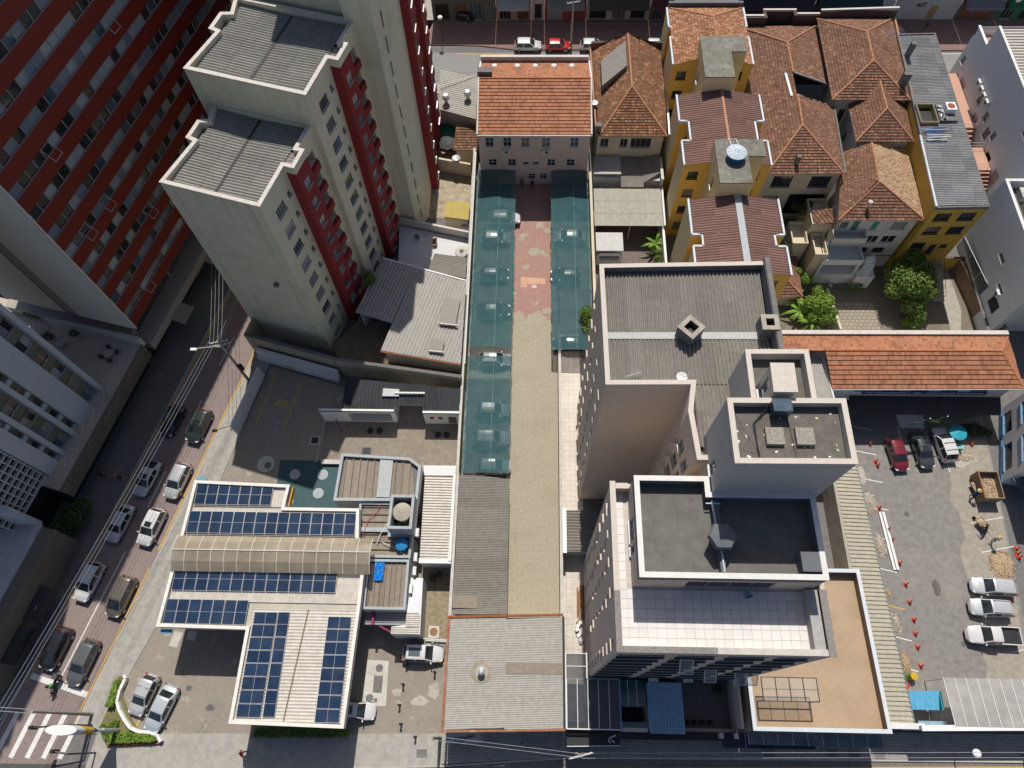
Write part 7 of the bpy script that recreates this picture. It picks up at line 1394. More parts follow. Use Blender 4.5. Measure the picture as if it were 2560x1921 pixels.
MB().prism([(62.3, 62.15), (85, 62.15), (85, 85.85), (62.3, 85.85)], 11.0, 11.3).build('roof_slab', CONC_D, wr1); corr(wr1, [(62.6, 85.7, 11.75), (84, 85.7, 11.75), (84, 62.5, 11.75), (62.6, 62.5, 11.75)], (1, 0, 0), .55, .07, METAL_W, 'trap', (1.1, 22)); MB().beam((62.3, 86.0, 11.85), (62.3, 62, 11.85), .35, .3).build('edge_flashing', GREYWHITE, wr1); MB().beam((62.3, 89.9, 9.05), (62.3, 86.1, 9.05), .35, .1).build('coping', WHITE, wr1); MB().beam((62.2, 89.7, 8.2), (66, 89.7, 8.2), .2, .9).build('balcony_wall', WHITE, wr1)
for k in range(4): ac_unit(None, (61.95, 82.3-k*1.25, 5.6), R_(-90), 'stacked wall air conditioners', label=['first of four wall air conditioners from the street', 'second of four wall air conditioners from the street', 'third of four wall air conditioners from the street', 'fourth of four wall air conditioners from the street'][k])
pk = thing('salmon_walkway', 'salmon tiled raised walkway with railings and steps beside the white wall', 'stairs', (61, 78, 0)); SAL = plain('salmon_tile', (.50, .29, .21), .7); RISER = plain('maroon_riser', (.12, .03, .03))
MB().prism([(59.9, 88), (62.15, 88), (62.15, 77.3), (60.6, 77.3)], 0, 2.6).build('walk_slab', SAL, pk); MB().prism([(59.6, 73.6), (62.15, 73.6), (62.15, 69.6), (59.6, 69.6)], 0, 2.6).build('landing', SAL, pk)
for k in range(6): MB().box(61.2, 69.4-k*.38, 0, 2.35-k*.34, 1.6, .38).build('step', SAL, pk); MB().box(61.2, 69.2-k*.38, 2.0-k*.34, 2.3-k*.34, 1.62, .03).build('riser', RISER, pk)
for k in range(5): MB().box(61.0, 77.1-k*.5, 0, 2.3-k*.4, 1.5, .5).build('step', SAL, pk)
rf = MB()
for (a, b) in (((59.7, 73.5), (62.1, 73.5)), ((59.7, 69.7), (61.6, 69.7)), ((60.0, 76.9), (62.1, 76.9))): MB().path([(*a, 2.6), (*a, 3.6), (*b, 3.6), (*b, 2.6)], .035).build('railing', GREYMETAL, pk); MB().path([(*a, 3.1), (*b, 3.1)], .025).build('rail', GREYMETAL, pk)
wr2 = thing('white_annex', 'lower grey white building with rooftop fans above the garden', 'building', (66, 54, 0))
wall(wr2, (57.3, 61.3), (57.3, 46), 0, 10, GW, [(7.6, 9.0, 5.2, 5.8, 's3', GL_D), (10.8, 12.3, 3.4, 3.9, 's3', GL_D), (11.5, 13.5, .8, 2.6, 'void')]); wall(wr2, (57.3, 46), (85, 46), 0, 10, GW, [(2, 4, 4, 5.5, 's2', GL_D)]); wall(wr2, (85, 61.3), (57.3, 61.3), 0, 10, GW)
R2 = [(57.3, 46), (85, 46), (85, 61.3), (57.3, 61.3)]; MB().prism(inset(R2, .05), 8.6, 8.8).build('roof_deck', BITU, wr2); parapet(wr2, R2, 8.8, 10.05, .3, GW, GREYWHITE); ac_unit(None, (57.05, 49.4, 2.9), R_(-90), label='small air conditioner low on the grey white wall above the garden')
for k in range(6):
    x, y = 59.6+(k % 2)*1.7, 59.6-(k//2)*2.2; t = thing('rooftop_condenser', ['left back', 'right back', 'left middle', 'right middle', 'left front', 'right front'][k]+' square fan unit on the annex roof', 'condenser', (x, y, 8.8), 0, 'rooftop fan units'); MB().box(x, y, 8.8, 9.7, 1.3, 1.5).build('casing', CONC_L, t); MB().lathe(x, y, [(.5, 9.7), (.5, 9.78), (.42, 9.79)], 16).build('fan_ring', GREYWHITE, t); MB().lathe(x, y, [(.4, 9.795), (.1, 9.81)], 12).build('fan', CONC_D, t)
gf = thing('garden_screen_fence', 'tall wire fence with dark screens on the garden side wall', 'fence', (55.5, 50, 0)); MB().prism([(54.3, 57.5), (54.6, 57.5), (56.4, 44), (56.0, 44)], 0, 2.2).build('brick_wall', mat('garden_brick', (.24, .15, .10), .9, .3, 2.5, .5, (.3, .26, .2), .6), gf)
for k in range(5):
    a = Vector((54.5+k*.36, 57.3-k*2.7)); b = Vector((54.86+k*.36, 54.65-k*2.7)); MB().quad((*a, 2.2), (*b, 2.2), (*b, 4.4), (*a, 4.4)).build('screen', alphamat('dark_screen', (.05, .045, .045), .75), gf); MB().tube((*a, 2.2), (*a, 4.5), .04, 6).build('post', GREYMETAL, gf)
MB().tube((54.5, 57.3, 4.45), (56.3, 43.8, 4.45), .04, 6).build('top_rail', WHITE, gf)
gp = sheet('garden_path', [(48.5, 45), (52.3, 45), (52.4, 49.8), (51, 56.5), (54.1, 56.5), (54.4, 49), (53.2, 44.6)], .02, CONC)
gsx = thing('garden_stairs', 'concrete garden staircase with thin dark railings by the yellow building', 'stairs', (51.6, 53, 0))
for k in range(12): MB().box(51.6+.05*k*.3, 55.6-k*.48, 0, 2.4-k*.19, 1.5, .48).build('step', CONC, gsx)
for x in (50.95, 52.2):
    MB().path([(x, 55.7, 3.3), (x+.15, 50.2, 1.0)], .03).build('handrail', DARKMETAL, gsx)
    for k in range(5): MB().tube((x+.03*k, 55.6-k*1.3, 2.3-k*.5), (x+.03*k, 55.6-k*1.3, 3.3-k*.54), .02, 5).build('baluster', DARKMETAL, gsx)
MB().prism([(49.4, 56.4), (53.9, 56.4), (53.9, 55.4), (50.9, 55.4)], 0, 2.4).build('landing', CONC, gsx)
gw1 = thing('garden_wall', 'mossy orange garden wall under the creeper', 'wall', (37.4, 48, 0)); MB().prism([(37.2, 51), (37.5, 51), (38.2, 44.9), (37.9, 44.9)], 0, 1.8).build('wall_body', OLDCREAM, gw1)
sheet('garden_paving', [(37.8, 50), (43.5, 50), (43.8, 45.2), (38.3, 45)], .01, brickmat('hex_pavers', (.29, .26, .20), (.34, .30, .235), (.12, .10, .08), .62, .5, .12, .5, .9))
tree('rounded green garden tree in front of the yellow building', (46.8, 50.2, 0), 5, [(0, 0, 4.4, 2.1, .8), (1.4, 1.8, 4.3, 1.6, .8), (-1.4, 1.5, 3.9, 1.6, .8), (1.7, -.6, 3.5, 1.4, .8), (.2, -2.2, 2.6, 1.4, .8), (.9, 3.6, 4.2, 1.3, .8), (-2.0, -.4, 3.2, 1.2, .8), (-.9, 3.0, 3.7, 1.1, .8), (2.5, 1.0, 3.6, .9, .8), (.9, -3.3, 1.9, 1.0, .8), (2.3, 3.1, 3.6, .8, .8)], 9500, .40, LEAF, .17, 71)
tree('bright green low shrub by the red ridge wall', (47.5, 46.4, 0), 1.5, [(0, 0, 1.1, .9, .8), (.7, .3, .9, .7, .8), (-.8, .2, .9, .7, .8)], 1100, .3, LEAF_Y, .06, 72, 'shrub', cat='shrub')
tree('yellowish bush behind the paved garden', (41.2, 51.8, 0), 1.2, [(0, 0, .8, .8, .8), (.7, .2, .7, .6, .8)], 600, .2, LEAF, .05, 73, 'shrub', cat='shrub')
tree('creeper mass trailing over the orange garden wall', (36.2, 50.4, 0), 2.2, [(0, 0, 2.0, .9, .7), (.9, -1.4, 1.9, .8, .7), (1.3, -3.0, 1.8, .7, .7), (-1.5, 1.5, 2.4, .8, .7), (-2.6, 2.8, 2.4, .7, .7), (1.4, -4.2, 1.6, .5, .7), (-3.6, 4.2, 2.4, .6, .7)], 3200, .24, LEAF_Y, .05, 74, 'creeper', cat='creeper')
tree('bushy bright green tree over the garden wall', (35.6, 47.6, 0), 3.6, [(0, 0, 3.0, 1.3, .8), (.9, .9, 2.7, 1.0, .8), (-1.0, .6, 2.8, 1.0, .8), (.4, -1.3, 2.4, 1.0, .8), (-.8, -1.1, 2.2, .8, .8), (.2, 1.9, 2.6, .8, .8), (1.2, -.6, 2.0, .7, .8)], 4200, .34, LEAF_Y, .1, 78)
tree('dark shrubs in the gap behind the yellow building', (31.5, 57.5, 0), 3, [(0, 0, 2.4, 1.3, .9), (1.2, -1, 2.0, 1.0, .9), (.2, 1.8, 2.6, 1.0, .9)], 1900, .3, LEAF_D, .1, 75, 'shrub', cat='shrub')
tree('balcony plants under the large tiled house', (35.0, 61.4, 2.9), 1.6, [(0, 0, 1.1, .7, .8), (.9, .7, 1.4, .6, .8), (-.8, .6, 1.3, .6, .8)], 700, .26, LEAF_D, .04, 76, 'potted_plants', cat='plant')
tree('dark ficus tree growing by the right carport end', (7.2, 45.3, 0), 4, [(0, 0, 2.8, 1.1, 1), (-.3, -1.2, 2.3, .9, 1), (-.1, 1.3, 2.7, .9, 1), (.1, -2.3, 1.8, .7, 1), (-.4, .4, 3.6, .8, 1)], 3200, .24, LEAF, .1, 77)
def banana(label, loc, n, L, seed, m=LEAF_Y, name='banana_plant', droop=.55):
    rnd = random.Random(seed); t = thing(name, label, 'plant', loc); x, y, z = loc; MB().tube((x, y, z), (x, y, z+1.3), .14, 8, .09).build('stem', LEAF_D.copy() if False else LEAF, t)
    for k in range(n):
        a = 2*math.pi*k/n+rnd.uniform(-.3, .3); ll = L*rnd.uniform(.75, 1.15); mb = MB(); P = []; dx, dy = math.cos(a), math.sin(a); rise = rnd.uniform(.35, 1.35)
        for j in range(7):
            u = j/6; r = ll*u; zz = z+1.25+ll*(rise*u-droop*1.7*u*u); wv = .19*math.sin(math.pi*min(1, u*.93+.07))*L/2+.02; P.append(((x+dx*r-dy*wv, y+dy*r+dx*wv, zz-.06), (x+dx*r, y+dy*r, zz), (x+dx*r+dy*wv, y+dy*r-dx*wv, zz-.06)))
        for j in range(6):
            for c in range(2): mb.quad(P[j][c], P[j+1][c], P[j+1][c+1], P[j][c+1])
        mb.build('leaf', m, t)
for i, (x, y, L) in enumerate(((33.6, 47.8, 2.5), (34.9, 46.2, 2.2), (33.2, 49.6, 2.1), (35.5, 48.6, 2.0))): banana(['banana plant nearest the bare twigs', 'lowest banana plant by the orange wall', 'banana plant under the garden shed', 'banana plant beside the creeper'][i], (x, y, 0), 13, L*.85, 80+i)
banana('palm like yellow plant in the corner of the small yard', (16.4, 58.0, 0), 10, 1.9, 90, LEAF_Y, 'palm', .4)
tree('leafy border plants along the white party wall', (16.6, 55.6, 0), 1.6, [(0, 0, 1.2, .6, 1), (.1, -.9, 1.0, .5, 1), (0, .9, 1.4, .5, 1)], 700, .22, LEAF, .04, 91, 'shrub', cat='shrub')
for i, (x, y) in enumerate(((38.9, 53.0), (40.9, 53.6), (43.6, 53.6))):
    if i < 2: garden_table(['white round table in the dark garden', 'second pale table among the pots in the dark garden'][i], (x, y, 0), WHITE)
for i, a in enumerate((0, 120, 240)): garden_chair(['white chair right of the round garden table', 'white chair behind the round garden table', 'white chair in front of the round garden table'][i], (38.9+.8*math.cos(R_(a)), 53+.8*math.sin(R_(a)), 0), R_(a+90), WHITE, 'white garden chairs')
# the garden lies a storey below the street: everything standing in it goes down with it
for o in [o_ for o_ in col.objects if o_.parent is None and 28.6 < o_.location.x < 57 and 42.2 < o_.location.y < 57.3 and o_.location.z < 1 and o_.name.split('.')[0] in ('tree', 'shrub', 'creeper', 'banana_plant', 'garden_table', 'garden_chair', 'garden_stairs', 'garden_wall', 'garden_shed', 'garden_screen_fence')]:
    o.location = (o.location.x*1.032, o.location.y*1.032, o.location.z-2.5)
for nm in ('garden_path', 'garden_paving'): bpy.data.objects[nm].location.z = -2.5; bpy.data.objects[nm].scale = (1.032, 1.032, 1)
for p_, t_, m_ in ((((38.2, 57.4), (47.5, 57.4)), hC, OLDWHITE), (((47.9, 56.6), (54.1, 56.8)), ny, OLDYEL), (((47.85, 67), (47.9, 56.6)), ny, OLDYEL), (((29.5, 63.3), (38.5, 63.3)), hA, OLDCREAM), (((57.3, 61.3), (57.3, 46)), wr2, GW), (((57.3, 46), (85, 46)), wr2, GW), (((28.2, 44.9), (28.2, 60)), yb, PALEOCHRE), (((28.6, 57.5), (38.2, 57.5)), st2, OLDCREAM), (((54.1, 56.8), (57.3, 57.0)), ny, OLDYEL)): wall(t_, p_[0], p_[1], -2.55, -.002, m_, name='base_wall')
for (x0, x1, y0, y1) in ((35.6, 38.0, 58.5, 62.6), (33.6, 35.6, 57.0, 60.5), (36.0, 37.6, 55.0, 58.4)): MB().prism([(x0, y0), (x1, y0), (x1, y1), (x0, y1)], -2.5, -.002).build('block_base', OLDCREAM, st2)
MB().prism([(37.2, 57.3), (42.3, 57.3), (42.3, 54.6), (37.2, 54.6)], -2.5, -.5).build('porch_base', GREYWHITE, hC)
for x, y in ((37.4, 54.8), (42.1, 54.8)): MB().box(x, y, -.5, 1.6, .25, .25).build('porch_post', GREYWHITE, hC)
MB().prism([(42.3, 57.3), (44.6, 57.3), (44.6, 53.9), (42.3, 53.9)], -2.5, -.003).build('step_base', GREYWHITE, hC)
# ------------------------------------------------------------------ long orange-roofed lot building
lo_ = thing('lot_building', 'long low building with orange tiled roof and a blue slogan banner facing the lot', 'building', (44, 38, 0))
wall(lo_, (33.8, 35.2), (53.3, 35.2), 0, 6.2, GREYWHITE, [(2.6+i*3.2, 4.4+i*3.2, 5.0, 6.0, 'one', GL_B) for i in range(5)]+[(2, 6.4, .3, 2.4, 'void'), (13.5, 15.6, .9, 2.4, 's2', GL_D)], fm=FRAMED); wall(lo_, (53.3, 35.2), (53.4, 41.3), 0, 6.2, GREYWHITE); wall(lo_, (33.8, 41.2), (33.8, 35.2), 0, 6.2, GREYWHITE)
G_ = [(33.4, 34.7, 6.3), (54.2, 35.0, 6.3), (52.1, 38.9, 7.7), (32.8, 38.7, 7.7), (28.4, 41.2, 6.7), (54.0, 41.3, 6.7), (28.4, 38.7, 7.7)]
tile_plane(lo_, [G_[0], G_[1], G_[2], G_[3]], ORANGE_T, .5, .26); tile_plane(lo_, [G_[6], G_[2], G_[5], G_[4]], ORANGE_T, .5, .26); tile_plane(lo_, [G_[1], G_[5], G_[2]], ORANGE_T, .5, .26); OR = MATS['orange_ridge']
ridge(lo_, (32.8, 38.75, 7.75), G_[2], .13, OR); ridge(lo_, G_[2], G_[1], .13, OR); ridge(lo_, G_[2], G_[5], .13, OR); MB().prism([(28.3, 41.2), (54.0, 41.4), (54.0, 41.65), (28.3, 41.45)], 0, 7.0).build('back_parapet', WHITE, lo_); MB().beam((28.3, 41.45, 7.03), (54, 41.65, 7.03), .5, .06).build('coping', PARAP, lo_); gutter(lo_, (33.5, 34.66, 6.25), (54.2, 34.95, 6.25), WHITE)
bn = thing('slogan_banner', 'blue banner with a white slogan in capitals below the orange roof', 'banner', (44, 35, 4.6)); MB().prism([(37.5, 35.17), (51.2, 35.17), (51.2, 35.13), (37.5, 35.13)], 4.15, 4.95).build('cloth', plain('banner_blue', (.012, .03, .20), .5), bn); letters(bn, 'SALVAGUARDANDO A VIDA. NOSSO MAIOR PATRIMÔNIO', .55, plain('banner_white', (.6, .68, .75)), (44.35, 35.12, 4.55), (R_(90), 0, 0), .12, 13.0)
la = thing('lot_awning', 'dark ribbed awning roof along the front of the lot building', 'awning', (44, 34, 0)); corr(la, [(36.2, 35.05, 3.9), (53.2, 35.05, 3.9), (52.9, 33.0, 3.45), (36.1, 32.9, 3.45)], (0, 1, 0), .28, .035, sheetmat('charcoal_sheet', (.055, .054, .055), (.065, .063, .062), .7), 'trap', (1.1, 9), split=True)
for x in (40.1, 43.4, 49.0, 52.2): MB().tube((x, 35.1, 1.8), (x+.6, 33.1, 3.42), .04, 6).build('strut', WHITE, la)
MB().prism([(42.9, 35.1), (46.1, 35.1), (45.9, 32.7), (43.2, 32.7)], 0, .4).build('entrance_block', GREYWHITE, la)
def flag(label, x, y, h, cols):
    t = thing('flagpole', label, 'flag', (x, y, 0)); MB().tube((x, y, .1), (x+.35, y-.9, h), .035, 6).build('pole', plain('pole_green', (.02, .07, .06)), t); MB().sphere((x+.35, y-.9, h+.05), .08, 6).build('finial', WHITE, t)
    for k, c in enumerate(cols):
        mb = MB()
        for i in range(4): z = h-.25-k*.28; f_ = lambda u: .12*math.sin(u*5+k); mb.quad((x+.33-i*.28, y-.85+f_(i*.28), z-.28-i*.12), (x+.33-(i+1)*.28, y-.85+f_((i+1)*.28), z-.28-(i+1)*.12), (x+.33-(i+1)*.28, y-.85+f_((i+1)*.28), z-(i+1)*.12), (x+.33-i*.28, y-.85+f_(i*.28), z-i*.12))
        mb.build('cloth_band', c, t)
FG, FY, FBl = plain('flag_green', (.02, .16, .05)), plain('flag_yellow', (.45, .35, .03)), plain('flag_blue', (.02, .04, .2))
flag('flagpole with green white striped flag before the lot awning', 43.9, 32.9, 4.6, [FG, WHITE, FG]); flag('flagpole with green and yellow flag before the lot awning', 45.6, 33.0, 5.0, [FG, FY, FBl, FY, FG])
sr = thing('side_sheet_roof', 'narrow grey ribbed roof between the lift tower and the orange roof', 'shed', (32, 39, 0)); corr(sr, [(28.4, 38.6, 6.3), (33.0, 38.6, 6.3), (33.9, 27.5, 5.8), (29.3, 27.5, 5.8)], (.08, -1, 0), .3, .04, FIBRO_L, 'wave', (1.1, 14)); MB().beam((33.05, 38.7, 6.3), (33.9, 27.5, 5.8), .2, .3).build('flashing', GREYWHITE, sr); MB().prism([(28.5, 38.5), (32.9, 38.5), (33.7, 27.6), (29.4, 27.6)], 0, 5.6).build('wall', GREYWHITE, sr)
cr = thing('cream_ribbed_roof', 'long cream ribbed carport roof along the left side of the lot', 'carport', (34.5, 15, 0)); corr(cr, [(33.2, 34.5, 3.35), (35.75, 34.5, 3.0), (36.5, 1.5, 3.0), (33.2, 1.5, 3.35)], (1, 0, 0), .42, .05, METAL_Y, 'trap', (1.26, 9), split=True); MB().beam((35.8, 34.5, 2.98), (36.55, 1.5, 2.98), .1, .16).build('edge_gutter', plain('gutter_green', (.16, .2, .2)), cr); MB().prism([(32.9, 34.5), (33.2, 34.5), (33.2, 1.4), (32.9, 1.4)], 0, 3.4).build('back_wall', CONC, cr)
for k in range(8): MB().tube((35.7+k*.1, 33-k*4.3, 0), (35.7+k*.1, 33-k*4.3, 3), .06).build('post', GREYMETAL, cr)
MB().prism([(33.2, 1.5), (37.2, 1.5), (37.2, 1.0), (33.2, 1.0)], 0, 3.5).build('front_wall', GREYWHITE, cr)
# right lot building
lb2 = thing('blue_window_building', 'pale building with blue framed windows on the right side of the lot', 'building', (57, 31, 0)); FBL = plain('blue_frame', (.05, .16, .30)); TAUPE = mat('taupe_render', (.42, .41, .42), .8, .05, 1.2, .15)
wb = [(1.0, 3.6, .9, 2.4, 's2', GL_D), (5.0, 8.2, .9, 2.4, 's2', GL_D), (1.0, 3.6, 4.2, 6.0, 's2', GL_D), (5.0, 8.2, 4.2, 6.0, 's2', GL_D), (1.0, 3.6, 7.4, 9.0, 's2', GL_B), (5.0, 8.2, 7.4, 9.0, 's2', GL_B)]
wall(lb2, (55.3, 35.2), (52.9, 26.2), 0, 10.5, TAUPE, wb, depth=.3, fm=FBL); wall(lb2, (52.9, 26.2), (75, 24), 0, 10.5, GREYWHITE, [(.8, 4.2, .5, 2.6, 'void'), (1, 4, 4, 5.8, 's4', GL_D)]); MB().prism([(55.4, 35.1), (53.0, 26.3), (75, 24.1), (75, 36)], 10.2, 10.5).build('roof_slab', CONC_D, lb2); MB().beam((55.25, 35.2, .5), (52.8, 26.1, .5), .12, .2).build('base_trim', FBL, lb2)
MB().prism([(52.6, 26.0), (58, 25.4), (58, 24.2), (53.2, 24.6)], 2.4, 2.6).build('glass_canopy', GL_B, lb2)
# bottom right: glass yard roof, blue hut
gy = thing('polycarbonate_roof', 'wide grey translucent sheet roof at the lower right lot corner', 'roof', (43, 3, 0)); PC = alphamat('grey_polycarbonate', (.36, .345, .325), .9, .3)
for i in range(11): MB().quad((39.75+i*1.05, 1.3, 4.1), (40.75+i*1.05, 1.3, 4.1), (40.75+i*1.05, 5.5, 3.8), (39.75+i*1.05, 5.5, 3.8)).build('sheet', PC, gy); MB().beam((39.7+i*1.05, 1.3, 4.13), (39.7+i*1.05, 5.5, 3.83), .06, .05).build('bar', GREYWHITE, gy)
for x in (39.8, 44, 48.5): MB().tube((x, 5.4, 0), (x, 5.4, 3.8), .05).build('post', GREYMETAL, gy)
MB().prism([(36.6, 1.3), (56, 1.7), (56, 1.4), (36.6, .9)], 0, 3.9).build('street_wall', GREYWHITE, gy); MB().beam((36.6, 1.1, 4.0), (56, 1.55, 4.0), .5, .15).build('coping', WHITE, gy)
bu = thing('blue_roof_hut', 'small hut with bright sky blue sheet roof', 'hut', (38, 3.5, 0)); corr(bu, [(36.7, 4.3, 2.75), (39.6, 4.4, 2.75), (39.55, 2.7, 2.5), (36.7, 2.7, 2.5)], (0, 1, 0), .5, .02, SKYBLUE, 'trap', (1.2, 9)); MB().prism([(36.9, 2.9), (39.4, 2.9), (39.4, 4.2), (36.9, 4.2)], 0, 2.4).build('wall', GREYWHITE, bu); MB().prism([(39.6, 4.4), (39.8, 4.3), (39.75, 2.7), (39.55, 2.7)], 2.2, 2.75).build('side_flap', plain('teal_flap', (.03, .28, .33)), bu); corr(bu, [(37.3, 1.75, 2.2), (40.0, 1.75, 2.2), (40.0, 1.35, 2.1), (37.3, 1.35, 2.1)], (0, 1, 0), .4, .02, STEELBLUE)
for i, (nm, x, y, c) in enumerate((('black bin', 37.0, 5.5, (.03, .035, .04)), ('yellow crate', 38.5, 5.8, (.5, .33, .02)), ('red drum', 37.5, 4.9, (.4, .05, .04)), ('orange box', 36.6, 5.3, (.5, .25, .1)))):
    t = thing('yard_container', nm+' beside the blue roofed hut', 'container', (x, y, 0)); MB().lathe(x, y, [(.3, .03), (.36, .8), (.3, .82)], 8 if i % 2 else 12).build('body', plain('cont%d' % i, c), t); MB().lathe(x, y, [(.37, .82), (.37, .88), (.1, .9)], 8 if i % 2 else 12).build('lid', plain('cont%d' % i, c), t)
tree('small yellow flowering shrub by the blue hut', (37.9, 5.9, .03), .8, [(0, 0, .5, .4, .8), (.3, -.2, .4, .3, .8)], 220, .14, LEAF_Y, .03, 95, 'shrub', cat='shrub')
# lot objects
def cone(label, x, y):
    t = thing('traffic_cone', label, 'cone', (x, y, .03), 0, 'orange traffic cones on the lot'); OC = plain('cone_orange', (.55, .06, .02), .6)
    MB().box(x, y, .036, .09, .46, .46).build('base', OC, t); MB().lathe(x, y, [(.17, .09), (.13, .3)], 12).build('lower_body', OC, t); MB().lathe(x, y, [(.13, .301), (.1, .45)], 12).build('white_band', WHITE, t); MB().lathe(x, y, [(.1, .451), (.04, .75), (.02, .76)], 12).build('tip', OC, t)
CN = [(38.4, 29.6), (39.2, 26.9), (39.5, 26.5), (39.4, 20.5), (40.3, 17.6), (40.6, 16.3), (40.9, 13.4), (41.0, 11.0), (41.2, 9.3), (41.4, 7.7), (41.5, 6.4), (41.6, 5.3), (41.8, 3.9), (53.6, 13.7), (53.7, 13.2), (53.6, 12.7), (53.0, 29.4)]
CN = [(38.6, 29.9), (39.2, 27.2), (39.4, 26.8), (39.2, 20.7), (39.9, 17.9), (40.1, 16.6), (40.6, 13.9), (40.8, 11.5), (41.0, 9.6), (41.2, 8.0), (41.1, 6.7), (41.2, 5.5), (41.0, 3.9)]
def bpx(px, py, Z=0):
    r = [RM[i][0]*(px-1280)+RM[i][1]*(py-960.5)+RM[i][2]*1790 for i in range(3)]; t = (Z-H)/r[2]; return r[0]*t, r[1]*t
def L3(c, r, u, v, Z=0): return bpx((0, 620, 1240, 1860)[c]+u*.325279, (0, 480, 940, 1381)[r]+v*.325279, Z)
CPX = [(3, 2, 970, 518), (3, 2, 1015, 655), (3, 2, 1030, 685), (3, 2, 1042, 1012), (3, 2, 1112, 1175), (3, 2, 1140, 1252), (3, 2, 1198, 1435), (3, 2, 1246, 1600), (3, 3, 1276, 380), (3, 3, 1308, 515), (3, 3, 1320, 622), (3, 3, 1338, 725), (3, 3, 1362, 870), (3, 2, 2100, 1325), (3, 2, 2110, 1360), (3, 2, 2118, 1392), (3, 2, 1752, 522)]
CLB = ['cone by the loose cables near the lift tower', 'upper of the two touching cones', 'lower of the two touching cones', 'cone at the upper rubble heap', 'cone beside the upper half of the white beams', 'cone beside the middle of the white beams', 'cone at the lower end of the white beams', 'first cone below the white beams', 'second cone below the white beams', 'third cone below the white beams', 'fourth cone below the white beams', 'fifth cone below the white beams', 'last cone nearest the blue roofed hut', 'topmost of three cones at the right picture edge', 'middle of three cones at the right picture edge', 'lowest of three cones at the right picture edge', 'cone in the shade by the bush']
for c, lb in zip(CPX, CLB): cone('orange '+lb, *L3(*c, .2))
def rubble(label, x, y, rx, ry, n, seed, h=.5, mats=None):
    rnd = random.Random(seed); t = thing('rubble_heap', label, 'rubble', (x, y, .03)); rx *= .75; ry *= .8; h *= .7; mat('broken_brick', (.36, .26, .18), .9, .25, 4); mats = mats or [CONC_L, CONC, WOOD, mat('broken_plaster', (.34, .29, .235), .95, .3, 4)]
    g = MB()
    MB().lathe(x, y, [(1, .04), (.7, .04+h*.35), (.3, .04+h*.7), (.05, .04+h*.75)], 14, sx=rx, sy=ry).build('mound', mats[-1], t)
    st_ = [MB() for _ in mats]
    for k in range(n*2):
        a = rnd.uniform(0, 6.28); r = math.sqrt(rnd.random())*1.12; px, py = x+rx*r*math.cos(a), y+ry*r*math.sin(a); z = .04+h*.75*max(0, 1-r); s = rnd.uniform(.03, .10); i = rnd.randrange(len(mats)); st_[i].box(px, py, z-.02, z+s*.6, s*rnd.uniform(1, 2.6), s, rnd.uniform(0, 3))
    for i, s in enumerate(st_):
        if s.f: s.build('chunks', mats[i], t)['kind'] = 'stuff'
SANDY = mat('sandy_rubble', (.38, .29, .185), .95, .3, 3)
rubble('pale rubble heap under the cream roof edge', *L3(3, 2, 965, 980), .9, 1.6, 150, 1); rubble('rubble heap beside the white beams', *L3(3, 2, 1045, 1310), .8, 1.5, 130, 2); rubble('rubble heap below the parking lines', *L3(3, 3, 1165, 545), .6, 1.3, 110, 3); rubble('sandy rubble heap near the last cone', *L3(3, 3, 1235, 840), .6, 1.2, 120, 4, .5, [SANDY, WOOD, SANDY]); rubble('spread heap of sandy debris above the silver wagon', *L3(3, 2, 1980, 1450), 1.7, 1.7, 260, 5, .45, [SANDY, WOOD, SANDY]); rubble('broken paving beside the white parked suv', *L3(3, 2, 1690, 620), 1.5, .8, 90, 6, .2); rubble('sandy heap at the cream roof gutter', *L3(3, 3, 1100, 320), .35, .8, 50, 7, .3, [SANDY, WOOD, SANDY])
wbm = thing('white_beams', 'pair of long white beams lying on the lot', 'beam', (*L3(3, 2, 1100, 1250), .03))
for dx in (-.18, .18): p, q = L3(3, 2, 1050, 1050), L3(3, 2, 1165, 1495); MB().beam((p[0]+dx, p[1], .14), (q[0]+dx, q[1], .14), .26, .2).build('beam', WHITE, wbm)
dp = thing('rubble_skip', 'rusty open skip full of broken bricks by the blue framed building', 'skip', (*L3(3, 2, 1870, 850), .03)); cx, cy = L3(3, 2, 1868, 860, .8); Q = lambda dx, dy: (cx+dx, cy+dy); DB = [Q(-1.1, -1.5), Q(1.0, -1.5), Q(1.05, 1.6), Q(-1.1, 1.6)]
SK = mat('skip_steel', (.26, .2, .14), .8, .25, 2.5, .5, (.14, .07, .04), .8); parapet(dp, DB, .15, 1.75, .09, SK, None, 'side_walls'); MB().prism(DB, .1, .2).build('floor', SK, dp); MB().prism(inset(DB, .1), .2, .9).build('fill', SANDY, dp); MB().beam((cx-1.15, cy+1.6, 1.78), (cx-1.15, cy-1.5, 1.78), .12, .1).build('rim', RUST, dp); rd = random.Random(5); ch = MB()
for k in range(160): s = rd.uniform(.06, .18); ch.box(cx+rd.uniform(-.85, .8), cy+rd.uniform(-1.2, 1.2), 0.86, .9+s*.6, s*1.6, s, rd.uniform(0, 3))
ch.build('debris', MATS['broken_brick'], dp)['kind'] = 'stuff'
for x in (-.8, .8): MB().box(cx+x, cy, .03, .1, .15, 2.8).build('skid', RUST, dp)
